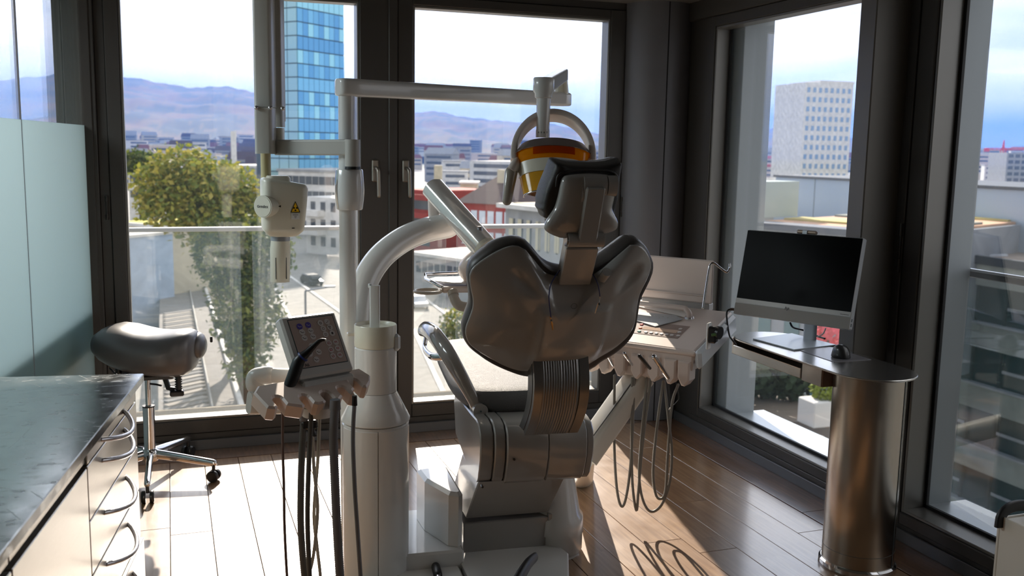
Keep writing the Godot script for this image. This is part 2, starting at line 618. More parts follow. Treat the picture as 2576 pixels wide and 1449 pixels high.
	part("pane", mb().span(-3.5, -0.46, 0.15, 2.22, -4.962, -4.956), gl, w5)

	# ---- facade B, along x = 2.75
	var wb := struct("wall_side", mb().span(2.685, 2.98, -0.3, 0.02, -5.06, -1.25, 0.002), fm)
	part("head", mb().span(2.675, 2.98, 2.205, 2.34, -5.06, -1.25, 0.003), fm, wb)
	part("kick_plate", mb().span(2.678, 2.69, 0.0, 0.05, -4.72, -3.1, 0.002), M("kick_steel"), wb)
	part("kick_plate", mb().span(2.678, 2.69, 0.0, 0.05, -3.0, -1.25, 0.002), M("kick_steel"), wb)
	part("corner_frame", mb().span(2.70, 2.98, 0.02, 2.21, -5.06, -4.56, 0.004), fm, wb)
	part("lower_frame", mb().span(2.69, 2.98, 0.02, 0.075, -4.56, -1.25, 0.003), fm, wb)
	part("pier", mb().span(2.502, 2.76, 0.0, 2.31, -3.122, -3.03, 0.004), M("pier_cladding", Color8(96, 92, 86), 0.4, 0.3), wb)
	part("fixed_frame", mb().span(2.66, 2.78, 0.05, 2.21, -3.03, -2.985, 0.003), fm, wb)
	var outer := M("outer_cladding", Color8(132, 138, 142), 0.5, 0.4)
	part("outer_jamb", mb().span(2.80, 2.98, 0.05, 2.25, -4.60, -4.375, 0.003), outer, wb)
	part("outer_jamb", mb().span(2.80, 2.98, 0.05, 2.25, -3.40, -2.955, 0.003), outer, wb)
	part("outer_sill", mb().span(2.80, 3.06, 0.06, 0.11, -4.4, -3.36, 0.003), M("outer_sill_metal", Color8(178, 184, 188), 0.35, 0.6), wb)
	part("outer_sill", mb().span(2.80, 3.06, 0.06, 0.11, -2.96, -1.25, 0.003), M("outer_sill_metal"), wb)
	var leafb := func(n: int, z0: float, z1: float, p0: float, p1: float, xi: float) -> Node3D:
		var w := thing("window_%d" % n, "", "", Vector3(2.75, 0.07, (z0 + z1) / 2), "", "structure")
		part("stile", mb().span(xi, 2.79, 0.076, 2.205, z0, p0 - 0.012, 0.004), fm, w)
		part("stile", mb().span(xi, 2.79, 0.076, 2.205, p1 + 0.012, z1, 0.004), fm, w)
		part("rail", mb().span(xi, 2.79, 0.076, 0.125, p0 - 0.012, p1 + 0.012, 0.004), fm, w)
		part("rail", mb().span(xi, 2.79, 2.152, 2.205, p0 - 0.012, p1 + 0.012, 0.004), fm, w)
		var bm := M("glazing_bead")
		part("bead", mb().span(xi + 0.008, 2.775, 0.125, 2.152, p0 - 0.012, p0, 0.002), bm, w)
		part("bead", mb().span(xi + 0.008, 2.775, 0.125, 2.152, p1, p1 + 0.012, 0.002), bm, w)
		part("bead", mb().span(xi + 0.008, 2.775, 0.125, 0.137, p0, p1, 0.002), bm, w)
		part("bead", mb().span(xi + 0.008, 2.775, 2.14, 2.152, p0, p1, 0.002), bm, w)
		part("gasket", mb().span(2.772, 2.785, 0.13, 2.15, p0, p0 + 0.014), M("black_rubber", Color8(18, 18, 20), 0.7), w)
		part("gasket", mb().span(2.772, 2.785, 0.137, 0.15, p0, p1), M("black_rubber"), w)
		part("pane", mb().span(2.776, 2.782, 0.131, 2.146, p0 - 0.006, p1 + 0.006), gl, w)
		return w
	leafb.call(3, -4.56, -3.13, -4.47, -3.22, 2.69)
	var w4: Node3D = leafb.call(4, -2.982, -1.27, -2.885, -1.36, 2.665)
	var hb := mb()
	for k in [[1.06, 1.11], [1.20, 1.25]]:
		hb.tube([Vector3(2.655, k[0], -2.99), Vector3(2.655, k[1], -2.99)], 0.008, 10)
	hb.tube([Vector3(2.655, 1.11, -2.99), Vector3(2.655, 1.20, -2.99)], 0.005, 8)
	part("hinge", hb, M("dark_hinge", Color8(48, 46, 44), 0.35, 0.8), w4)

	# round corner column, clad in two shells with a groove between
	var col := struct("wall_corner_column", mb().lathe([Vector2(0.196, -0.02), Vector2(0.196, 2.31)], 40, Transform3D(Basis(), Vector3(2.578, 0, -4.905))), M("black_rubber"))
	var cm := M("column_cladding", Color8(104, 104, 108), 0.5, 0.25)
	for a in [[deg_to_rad(-10), deg_to_rad(98.6)], [deg_to_rad(100.4), deg_to_rad(200)]]:
		part("cladding_shell", mb().lathe([Vector2(0.197, 0.0), Vector2(0.202, 0.004), Vector2(0.202, 2.3), Vector2(0.197, 2.302)], 28, Transform3D(Basis(), Vector3(2.578, 0, -4.905)), a[0], a[1]), cm, col)

func window_handle(w: Node3D, x: float, y: float) -> void:
	var nick := M("brushed_nickel", Color8(150, 142, 132), 0.38, 0.9)
	var h := part("handle_plate", mb().box(Vector3(x, y, -4.869), Vector3(0.034, 0.112, 0.014), 0.005), nick, w)
	part("lever", mb().tube(spline([Vector3(x, y + 0.012, -4.865), Vector3(x, y + 0.012, -4.83), Vector3(x + 0.004, y + 0.004, -4.815), Vector3(x + 0.006, y - 0.03, -4.812), Vector3(x + 0.008, y - 0.125, -4.812)], 5), 0.0095, 12, 2), nick, h)

func hinge(w: Node3D, p: Vector3) -> void:
	var m := mb()
	for k in [-0.055, 0.03]:
		m.tube([p + Vector3(0, k, 0), p + Vector3(0, k + 0.025, 0)], 0.007, 10)
	m.tube([p + Vector3(0, -0.05, 0), p + Vector3(0, 0.05, 0)], 0.0045, 8)
	part("hinge", m, M("dark_hinge", Color8(60, 57, 54), 0.35, 0.8), w)

# ---- glass partition and steel counter, both turned 8.6 degrees from the room ---------------
func steel(key := "brushed_steel", col := Color8(196, 193, 187), rough := 0.34) -> StandardMaterial3D:
	var m := M(key, col, rough, 0.95)
	if m.roughness_texture == null:
		m.roughness_texture = noise_tex("brush", 0.12, 31, false, 1.0, 256, 0.75, 1.0, 3, Vector2(0.25, 3.0))
		m.roughness_texture_channel = BaseMaterial3D.TEXTURE_CHANNEL_RED
		tri_uv(m, 4.0)
	return m

func partition_and_counter() -> void:
	var a := deg_to_rad(8.6)
	var d := Vector3(sin(a), 0, -cos(a))          # away from the camera, along counter and partition
	var n := Vector3(cos(a), 0, sin(a))           # to the room side
	var B := Basis(n, Vector3.UP, -d)             # local x: room side, local z: towards the camera
	# partition: clear glass to the ceiling, frosted up to 1.58 m
	var p0 := Vector3(-0.357, 0, -4.858)
	var clear := M("partition_glass", Color(0.80, 0.93, 0.92, 0.05), 0.0, 0.0, {"transparency": BaseMaterial3D.TRANSPARENCY_ALPHA})
	var frost := M("frosted_film", Color8(112, 146, 148), 0.75, 0.0, {"backlight_enabled": true, "backlight": Color(0.97, 1, 1)})
	var w := thing("wall_partition", "", "", p0, "", "structure")
	for s in [[0.004, 0.945], [0.949, 1.95], [1.954, 3.0]]:
		var m := mb()
		m.xf = Transform3D(B, p0)
		part("pane", m.span(-0.006, 0.004, 0.0, 2.30, s[0], s[1]), clear, w)
		m = mb()
		m.xf = Transform3D(B, p0)
		part("frosted_film", m.span(0.0045, 0.0065, 0.0, 1.578, s[0], s[1]), frost, w)
	for s in [0.947, 1.952]:
		var m := mb()
		m.xf = Transform3D(B, p0)
		part("seam", m.span(-0.006, 0.0068, 0.0, 2.30, s - 0.0025, s + 0.0025), M("seam_silicone", Color8(96, 92, 96), 0.6), w)
	# low worktop on the other side of the partition
	var k := thing("worktop", "dark worktop of the next room showing through the frosted glass", "worktop", p0 + B * Vector3(-0.3, 0, 1.4))
	var mm := mb()
	mm.xf = Transform3D(B, p0)
	part("top", mm.span(-0.55, -0.012, 0.54, 0.735, 0.02, 2.9, 0.006), M("worktop_teal", Color8(58, 78, 82), 0.6), k)
	for z in [0.2, 2.8]:
		mm = mb()
		mm.xf = Transform3D(B, p0)
		part("leg", mm.span(-0.52, -0.47, 0.0, 0.54, z, z + 0.05, 0.004), M("worktop_teal"), k)

	# added panel lamp, out of view, to brighten the frosted film from behind
	var lp := Vector3(-1.75, 2.30, -3.6)
	var lo := thing("added_backlight_lamp", "added unseen panel lamp that brightens the frosted glass from behind", "added lamp", lp)
	part("frame", mb().box(lp + Vector3(0, -0.012, 0), Vector3(1.26, 0.024, 1.26), 0.003), M("added_lamp_frame", Color8(220, 220, 220), 0.5), lo)
	part("panel", mb().box(lp + Vector3(0, -0.026, 0), Vector3(1.2, 0.006, 1.2)), M("added_lamp_panel", Color8(240, 244, 248), 0.6, 0.0, {"emission_enabled": true, "emission": Color(0.94, 0.98, 1.0), "emission_energy_multiplier": 1.5}), lo)
	var al := AreaLight3D.new()
	al.name = "film_backlight"
	al.area_size = Vector2(1.2, 1.2)
	al.light_color = Color(0.92, 0.98, 1.0)
	al.light_energy = 8.0
	al.shadow_enabled = true
	lo.add_child(al)
	al.position = Vector3(0, -0.034, 0)
	al.rotation = Vector3(-PI / 2, 0, 0)

	# counter with drawers
	var c0 := Vector3(-0.077, 0, -2.651)          # far corner of the front edge
	var xf := Transform3D(B, c0)
	var st := steel("drawer_steel", Color8(206, 203, 196), 0.36)
	var cab := thing("drawer_cabinet", "brushed steel drawer cabinet under the far end of the counter", "cabinet", c0 + B * Vector3(-0.3, 0, 0.27))
	var side := M("cabinet_side", Color8(168, 166, 162), 0.4, 0.6)
	mm = mb(); mm.xf = xf
	part("body", mm.span(-0.60, -0.042, 0.08, 0.877, 0.004, 0.536, 0.002), side, cab)
	mm = mb(); mm.xf = xf
	part("plinth", mm.span(-0.56, -0.07, 0.0, 0.08, 0.02, 0.52), M("plinth_dark", Color8(48, 46, 44), 0.6), cab)
	var lev := [0.876, 0.830, 0.708, 0.586, 0.456, 0.327, 0.2, 0.085]
	for i in lev.size() - 1:
		mm = mb(); mm.xf = xf
		var out := -0.012 if i == 4 else -0.02
		var dr := part("drawer", mm.span(-0.041, out, lev[i + 1] + 0.002, lev[i] - 0.002, 0.002, 0.534, 0.0015), st, cab)
		var h: float = lev[i] - 0.032 if i else lev[0] - 0.030
		var bow := []
		for j in 13:
			var u := PI * j / 12.0
			bow.append(xf * Vector3(out - 0.002 + 0.042 * sin(u) ** 0.8, h - 0.018 * sin(u), 0.155 + 0.245 * j / 12.0))
		part("handle", mb().tube(bow, 0.0058, 10, 2), M("satin_handle", Color8(205, 202, 205), 0.25, 0.85), dr)
	mm = mb(); mm.xf = xf
	part("corner_bumper", mm.box(Vector3(-0.05, 0.846, -0.008), Vector3(0.05, 0.044, 0.03), 0.012), M("white_plastic", Color8(226, 224, 219), 0.35), cab)

	var cab2 := thing("base_cabinet", "brushed steel cabinet door under the counter next to the drawers", "cabinet", c0 + B * Vector3(-0.3, 0, 0.79))
	mm = mb(); mm.xf = xf
	part("body", mm.span(-0.60, -0.042, 0.08, 0.877, 0.54, 1.036, 0.002), side, cab2)
	mm = mb(); mm.xf = xf
	part("fascia", mm.span(-0.041, -0.024, 0.838, 0.876, 0.54, 1.034, 0.001), st, cab2)
	mm = mb(); mm.xf = xf
	part("door", mm.span(-0.041, -0.02, 0.085, 0.826, 0.54, 1.034, 0.0015), st, cab2)
	mm = mb(); mm.xf = xf
	part("plinth", mm.span(-0.56, -0.07, 0.0, 0.08, 0.54, 1.03), M("plinth_dark"), cab2)
	var cab3 := thing("base_cabinet", "brushed steel cabinet at the near end of the counter", "cabinet", c0 + B * Vector3(-0.3, 0, 1.29))
	mm = mb(); mm.xf = xf
	part("body", mm.span(-0.60, -0.042, 0.08, 0.877, 1.04, 1.536, 0.002), side, cab3)
	mm = mb(); mm.xf = xf
	part("fascia", mm.span(-0.041, -0.024, 0.838, 0.876, 1.04, 1.534, 0.001), st, cab3)
	mm = mb(); mm.xf = xf
	part("door", mm.span(-0.041, -0.02, 0.085, 0.826, 1.04, 1.534, 0.0015), st, cab3)
	mm = mb(); mm.xf = xf
	part("plinth", mm.span(-0.56, -0.07, 0.0, 0.08, 1.04, 1.53), M("plinth_dark"), cab3)

	var top_m := M("counter_steel", Color8(150, 154, 155), 0.3, 0.96)
	top_m.roughness_texture = counter_marks()
	top_m.roughness_texture_channel = BaseMaterial3D.TEXTURE_CHANNEL_RED
	tri_uv(top_m, 1.1, true)
	mm = mb(); mm.xf = xf
	tag(part("countertop", mm.span(-0.62, 0.0, 0.878, 0.9, -0.012, 1.55, 0.002), top_m, null, c0 + B * Vector3(-0.3, 0.878, 0.75)), "dark reflective steel countertop with scratches over the drawer cabinets", "countertop")

func counter_marks() -> Texture2D:       # scratches and smears: the worn finish of the steel
	var im := Image.create(512, 512, false, Image.FORMAT_RGB8)
	var f := FastNoiseLite.new()
	f.seed = 77
	f.frequency = 0.02
	f.fractal_octaves = 4
	for y in 512:
		for x in 512:
			var s := 0.62 + 0.25 * f.get_noise_2d(x, y)
			if f.get_noise_2d(x * 1.3 + 300, y * 3.0) > 0.34: s += 0.28
			im.set_pixel(x, y, Color(s, s, s))
	var r := RandomNumberGenerator.new()
	r.seed = 3
	for k in 70:
		var p := Vector2(r.randf() * 512, r.randf() * 512)
		var v := Vector2.from_angle(r.randf() * TAU)
		for i in r.randi_range(20, 120):
			im.set_pixel(posmod(int(p.x), 512), posmod(int(p.y), 512), Color(1, 1, 1))
			p += v
			v = v.rotated(r.randf_range(-0.03, 0.03))
	return ImageTexture.create_from_image(im)

# ---- the city outside -----------------------------------------------------------------------
const GROUND := -17.0
var win_mesh: Mesh

func wall_paint(key: String, col := Color.WHITE) -> StandardMaterial3D:
	var m := M(key, col, 0.85, 0.0)
	if m.albedo_texture == null:
		m.albedo_texture = noise_tex("render_patch", 0.05, 41, false, 1.0, 128, 0.82, 1.0)
		tri_uv(m, 0.11)
	return m

# front face from pixel (x0, ytop) at depth t0 to pixel x1 at depth t1; stands on y0
func block(called: String, label: String, x0: float, x1: float, ytop: float, t0: float, t1: float, deep: float, wall: Material, group := "", y0 := GROUND, category := "building", part_name := "wall") -> Node3D:
	var a := px(x0, ytop, t0)
	var b := px(x1, ytop, t1)
	b.y = a.y
	var ax := (b - a).normalized()
	var bk := Vector3.UP.cross(ax)                       # away from the camera
	if bk.dot(a - EYE) < 0.0: bk = -bk
	var n := thing(called, label, category, Vector3((a.x + b.x) / 2, y0, (a.z + b.z) / 2) + bk * deep / 2, group)
	var B := Basis(ax, Vector3.UP, -bk)
	var m := mb()
	m.xf = Transform3D(B, a)
	var w := a.distance_to(b)
	m.span(0, w, y0 - a.y, 0, -deep, 0)
	part(part_name, m, wall, n)
	n.set_meta("w", w)
	n.set_meta("xf", Transform3D(B, a))
	n.set_meta("h", a.y - y0)
	n.set_meta("deep", deep)
	return n

# a grid of windows on the front face; sizes in metres, measured down from the roof edge
func windows(n: Node3D, cols: int, rows: int, top: float, pitch: float, ww: float, wh: float, glass: Material, x_in := 0.5, frame: Material = null) -> void:
	var xf: Transform3D = n.get_meta("xf")
	var w: float = n.get_meta("w")
	if win_mesh == null:
		win_mesh = mb().span(-0.5, 0.5, -0.5, 0.5, -0.5, 0.5).mesh()
	for r in rows:
		for c in cols:
			var p := Vector3(x_in + (w - 2.0 * x_in) * (c + 0.5) / cols, -top - pitch * r - wh / 2, 0.0)
			var o := piece("window", win_mesh, glass, n, xf * Transform3D(Basis.from_scale(Vector3(ww, wh, 0.16)), p))
			if frame and ww > 0.8:
				piece("window_sill", win_mesh, frame, o, xf * Transform3D(Basis.from_scale(Vector3(ww * 1.1, 0.12, 0.5)), p + Vector3(0, -wh / 2 - 0.05, 0)))
				o.get_child(0).transform = Transform3D(Basis.from_scale(Vector3(1.1, 0.12 / wh, 3.0)), Vector3(0, -0.5 - 0.05 / wh, 0))

func slab(n: Node3D, called: String, x0: float, x1: float, y0: float, y1: float, z0: float, z1: float, m: Material) -> MeshInstance3D:   # in the block's own frame: x along the front, y up from the roof edge, z to the viewer
	var s := mb()
	s.xf = n.get_meta("xf")
	return part(called, s.span(x0, x1, y0, y1, z0, z1), m, n)

func outside() -> void:
	var dark_glass := M("far_window_glass", Color8(52, 64, 78), 0.12, 0.0, {"metallic_specular": 0.7})
	var pale := wall_paint("render_white", Color8(232, 230, 224))
	var grey := wall_paint("render_grey", Color8(168, 170, 172))
	var beige := wall_paint("render_beige", Color8(214, 202, 176))
	var brick := wall_paint("red_brick_wall", Color8(172, 62, 56))
	var roof_red := wall_paint("tile_roof", Color8(128, 74, 62))
	var roof_dark := wall_paint("slate_roof", Color8(84, 66, 68))
	var metal := M("far_metal", Color8(190, 194, 198), 0.4, 0.7)
	ground_and_hills()
	balustrades()

	# -- blue glass tower
	var tower := block("glass_tower", "tall blue glass office tower rising beyond the window frame", 750, 866, 330, 230, 244, 14, M("tower_core", Color8(26, 58, 84), 0.5), "", GROUND, "tower", "core")
	var blue := []
	for c in [Color8(96, 164, 214), Color8(108, 176, 222), Color8(84, 152, 208), Color8(140, 202, 228)]:
		blue.append(M("tower_glass%d" % blue.size(), c, 0.1, 0.55))
	var pm := mb().span(0, 1, 0, 1, -0.12, 0.12).mesh()
	var xf: Transform3D = tower.get_meta("xf")
	var w: float = tower.get_meta("w")
	slab(tower, "core", 0, w, 0.0, 42.0, -14, 0, M("tower_core"))
	for r in range(-6, 13):
		for c in 9:
			piece("glass_panel", pm, blue[posmod(r * 7 + (r * c) % 3 + (2 if r < 0 else 0), 4)], tower, xf * Transform3D(Basis.from_scale(Vector3(w / 9 - 0.12, 2.95, 1)), Vector3(w / 9 * c + 0.06, r * 3.2, 0.05)))
	var sea := M("tower_side_glass", Color8(158, 196, 200), 0.14, 0.5)
	for r in range(-6, 13):
		for c in 4:
			piece("side_panel", pm, sea, tower, xf * Transform3D(Basis(Vector3(0, 0, -1) * 2.9, Vector3(0, 2.95, 0), Vector3(-1, 0, 0)), Vector3(-0.05, r * 3.2, -3.1 * c)))

	# -- beyond window 1
	var b := block("office_block", "white office block with a grid of windows below the glass tower", 700, 856, 430, 205, 198, 26, pale)
	windows(b, 9, 6, 0.9, 3.1, 1.5, 1.7, dark_glass, 0.4)
	slab(b, "roof_edge", -0.3, b.get_meta("w") + 0.3, 0.0, 0.5, -26, 0.3, grey)
	b = block("terrace_house", "white stepped terrace house in front of the gridded office block", 770, 856, 494, 168, 163, 16, pale)
	windows(b, 3, 3, 0.8, 3.0, 1.1, 1.6, dark_glass)
	slab(b, "balcony", -0.6, 4.6, -3.2, -2.2, 0, 1.6, pale)
	slab(b, "balcony", -0.2, 5.0, -6.4, -5.4, 0, 2.0, pale)
	b = block("moss_roof_building", "low flat building with a yellow green mossy roof", 250, 392, 562, 96, 92, 15, beige)
	slab(b, "moss_roof", 0.4, b.get_meta("w") - 0.5, 0.0, 0.12, -14.5, -0.4, M("moss", Color8(196, 190, 74), 0.95, 0.0, {"albedo_texture": noise_tex("render_patch", 0.05, 41, false, 1.0, 128, 0.82, 1.0), "uv1_triplanar": true, "uv1_world_triplanar": true, "uv1_scale": Vector3(0.2, 0.2, 0.2)}))
	slab(b, "parapet", b.get_meta("w") - 0.6, b.get_meta("w"), 0.0, 0.4, -15, 0.0, pale)
	slab(b, "parapet", 0, b.get_meta("w"), 0.0, 0.3, -0.3, 0.0, pale)
	windows(b, 4, 3, 1.0, 3.2, 1.2, 1.6, dark_glass)
	var rx: float = b.get_meta("w")
	for v in [[rx - 2.5, -3.2, 0.5], [rx - 4.6, -9.0, 0.9]]:
		var vs := slab(b, "roof_vent", v[0], v[0] + v[2] * 1.6, 0.1, 0.9, v[1] - v[2], v[1], grey)
		slab(b, "vent_cap", v[0] - 0.15, v[0] + v[2] * 1.6 + 0.15, 0.9, 1.1, v[1] - v[2] - 0.1, v[1] + 0.1, metal)
	slab(b, "roof_box", rx - 2.6, rx - 0.9, 0.1, 1.9, -13.5, -11.5, pale)
	b = block("yard_shed", "low pale blue shed in the yard under the mossy roof", 262, 312, 596, 88, 87, 6, wall_paint("shed_blue", Color8(176, 196, 222)))
	slab(b, "roof", -0.2, b.get_meta("w") + 0.2, 0.0, 0.25, -6.2, 0.2, pale)
	b = block("hall", "long white hall with a flat roof behind the tree", 322, 420, 428, 210, 210, 30, pale)
	windows(b, 6, 2, 1.0, 3.4, 1.5, 1.5, dark_glass)
	b = block("warehouse", "wide grey warehouse roof between tree and glass tower", 540, 640, 418, 300, 292, 40, grey)
	slab(b, "roof_edge", 0, b.get_meta("w"), 0.0, 0.6, -40, 0.3, pale)
	b = block("chimney", "slender pale chimney standing behind the tree", 580, 591, 330, 330, 330, 1.5, pale, "", GROUND, "chimney", "shaft")

	# -- the railway viaduct that runs away below window 1
	viaduct()
	# -- street with a car and a lamp
	street_things()

	# -- beyond window 2
	b = block("ribbon_office", "white office building with dark ribbon windows under the hill", 1182, 1310, 404, 420, 410, 40, pale)
	for r in 6:
		slab(b, "ribbon_window", 2.0, b.get_meta("w") - 0.5, -3.2 * r - 2.9, -3.2 * r - 1.3, -0.2, 0.15, dark_glass)
	b = block("brick_house", "red brick apartment house with ribbon balconies beside the frame", 1000, 1084, 474, 165, 158, 14, brick)
	for r in 5:
		slab(b, "balcony", -0.2, b.get_meta("w") + 0.1, -3.0 * r - 1.6, -3.0 * r - 0.7, 0, 1.0, brick)
		slab(b, "window_band", 0.2, b.get_meta("w") - 0.2, -3.0 * r - 3.2, -3.0 * r - 1.7, -0.1, 0.1, dark_glass)
	b = block("mansard_house", "red brick house with white windows and a dark mansard roof", 1152, 1300, 509, 152, 146, 14, brick)
	windows(b, 6, 4, 1.1, 3.3, 1.15, 1.9, M("white_blind", Color8(214, 222, 230), 0.6), 0.8, pale)
	gable(b, 4.6, roof_dark, true)
	slab(b, "chimney", 4.3, 5.6, 0.0, 5.2, -6.0, -4.6, beige)
	b = block("beige_block", "small beige rooftop block above the mansard roof", 1158, 1200, 462, 186, 186, 9, beige)
	slab(b, "roof_edge", -0.3, b.get_meta("w") + 0.3, 0.0, 0.35, -9, 0.3, pale)
	windows(b, 2, 2, 0.9, 3.0, 0.7, 1.4, dark_glass)
	b = block("stair_tower", "pale concrete stair tower beyond the red brick houses", 1092, 1110, 416, 260, 260, 5, beige)
	b = block("slot_office", "pale grey office with tall window slots and a white roof slab", 1272, 1560, 522, 78, 66, 16, grey)
	windows(b, 11, 5, 0.8, 3.1, 0.55, 2.2, M("blind_yellow", Color8(196, 188, 160), 0.6), 0.3)
	windows(b, 11, 5, 0.8, 3.1, 0.12, 2.3, dark_glass, 0.75)
	slab(b, "roof_slab", -0.5, b.get_meta("w") + 0.5, 0.0, 0.35, -16, 0.6, pale)
	slab(b, "roof_gravel", 0.5, b.get_meta("w") - 0.5, 0.35, 0.42, -15.5, -0.4, beige)
	b = block("hall", "flat white market hall roof beside the bright street", 1040, 1180, 640, 126, 118, 12, grey)
	slab(b, "roof_edge", -0.4, b.get_meta("w") + 0.4, 0.0, 0.4, -18, 0.4, pale)
	windows(b, 8, 1, 0.8, 3.0, 0.9, 1.4, dark_glass)

	# -- beyond window 3
	b = block("white_tower", "white high-rise tower with a regular grid of square windows", 2026, 2148, 207, 330, 336, 18, pale, "", GROUND, "tower")
	windows(b, 8, 13, 1.6, 3.25, 1.15, 1.7, M("tower_window", Color8(120, 150, 182), 0.15, 0.2), 0.4)
	slab(b, "roof_box", 6.0, b.get_meta("w") + 0.2, 0.0, 0.9, -18, 0.1, pale)
	b = block("dark_tower", "slim dark tower with lit windows at the frame edge", 1838, 1876, 268, 420, 420, 14, wall_paint("tower_brown", Color8(120, 122, 122)), "", GROUND, "tower")
	windows(b, 5, 12, 1.2, 3.0, 0.85, 1.5, dark_glass, 0.2)
	for r in 12:
		slab(b, "balcony", b.get_meta("w") - 1.2, b.get_meta("w") + 0.6, -3.0 * r - 3.0, -3.0 * r - 2.2, 0, 0.6, beige)
	b = block("long_hall", "long white hall with a row of small windows below the white tower", 1896, 2200, 470, 190, 190, 40, pale)
	windows(b, 16, 1, 3.8, 3.0, 0.7, 1.5, dark_glass)
	slab(b, "parapet", 0, b.get_meta("w"), -0.1, 0.9, -40, -39.6, pale)
	b = block("gravel_roof_building", "grey apartment block with a gravel roof across the courtyard", 1816, 2230, 566, 46, 40, 30, wall_paint("render_blue_grey", Color8(150, 156, 164)), "", -9.0)
	slab(b, "roof_edge", -0.4, b.get_meta("w") + 0.4, 0.0, 0.28, -1.0, 0.4, M("roof_edge_steel", Color8(74, 80, 92), 0.5, 0.4))
	slab(b, "gravel", 0.3, b.get_meta("w") - 0.3, 0.0, 0.12, -29.0, -1.0, wall_paint("gravel_tan", Color8(206, 160, 128)))
	for c in 5:
		slab(b, "planted_strip", 0.5, b.get_meta("w") - 0.6, 0.1, 0.22, -5.0 * c - 6.4, -5.0 * c - 4.6, [wall_paint("sedum_yellow", Color8(190, 176, 104)), wall_paint("sedum_grey", Color8(120, 126, 120))][c % 2])
	windows(b, 5, 3, 0.7, 2.9, 0.75, 1.9, M("teal_glass_far", Color8(70, 104, 112), 0.12, 0.2), 0.4, beige)
	var bush := M("roof_bush", Color8(66, 72, 48), 0.95)
	for c in [[3.0, -9.0], [6.2, -10.5]]:
		var s := mb()
		s.xf = b.get_meta("xf")
		part("roof_bush", s.ball(Vector3(c[0], 0.4, c[1]), Vector3(0.6, 0.42, 0.5), 10, 6), bush, b)
	b = block("plant_room", "pale green metal plant room standing on the gravel roof", 1838, 1894, 455, 48, 47, 4, M("plant_room_metal", Color8(150, 168, 168), 0.5, 0.3), "", -1.6, "plant room", "body")
	for c in 3:
		slab(b, "panel_joint", 0.32 * c + 0.1, 0.32 * c + 0.13, -1.9, 0.0, 0.0, 0.02, M("joint_dark", Color8(70, 80, 82), 0.6))
	terrace()

	# -- beyond window 4: the wing across the yard, parallel to facade B, at x = 37
	opposite_wing()
	for c in [[2526, 352, 470, 640.0, "red tower crane over the distant building shell"], [1902, 372, 444, 620.0, "small red tower crane in front of the blue hills"], [1886, 392, 444, 600.0, "tower crane mast beside the slim dark tower"]]:
		crane(c[0], c[1], c[2], c[3], c[4])
	b = block("building_shell", "grey high-rise shell with open floors behind the red crane", 2534, 2620, 384, 520, 520, 20, grey, "", GROUND)
	for r in 6:
		for c in 5:
			slab(b, "floor_opening", 1.0 + 3.6 * c, 3.6 + 3.6 * c, -3.2 * r - 2.6, -3.2 * r - 0.8, -0.1, 0.1, dark_glass)
	houses([pale, grey, beige, wall_paint("render_rose", Color8(222, 206, 194))], [roof_red, roof_dark, grey])
	trees()

func gable(n: Node3D, high: float, m: Material, hip := false) -> void:
	var s := mb()
	s.xf = n.get_meta("xf")
	var w: float = n.get_meta("w")
	var dp: float = n.get_meta("deep")
	var k := high * 0.8 if hip else 0.0
	var a := Vector3(-0.4, 0, 0.4)
	var b := Vector3(w + 0.4, 0, 0.4)
	var c := Vector3(w + 0.4, 0, -dp - 0.4)
	var d := Vector3(-0.4, 0, -dp - 0.4)
	var e := Vector3(k, high, -dp / 2)
	var f := Vector3(w - k, high, -dp / 2)
	s.q(a, b, f, e); s.q(c, d, e, f); s.t(b, c, f); s.t(d, a, e); s.q(a, d, c, b)
	part("roof", s.convex(), m, n)

func terrain(az: float, r: float) -> float:
	var rise := maxf(0.0, r - 650.0) * 0.022
	return GROUND + rise

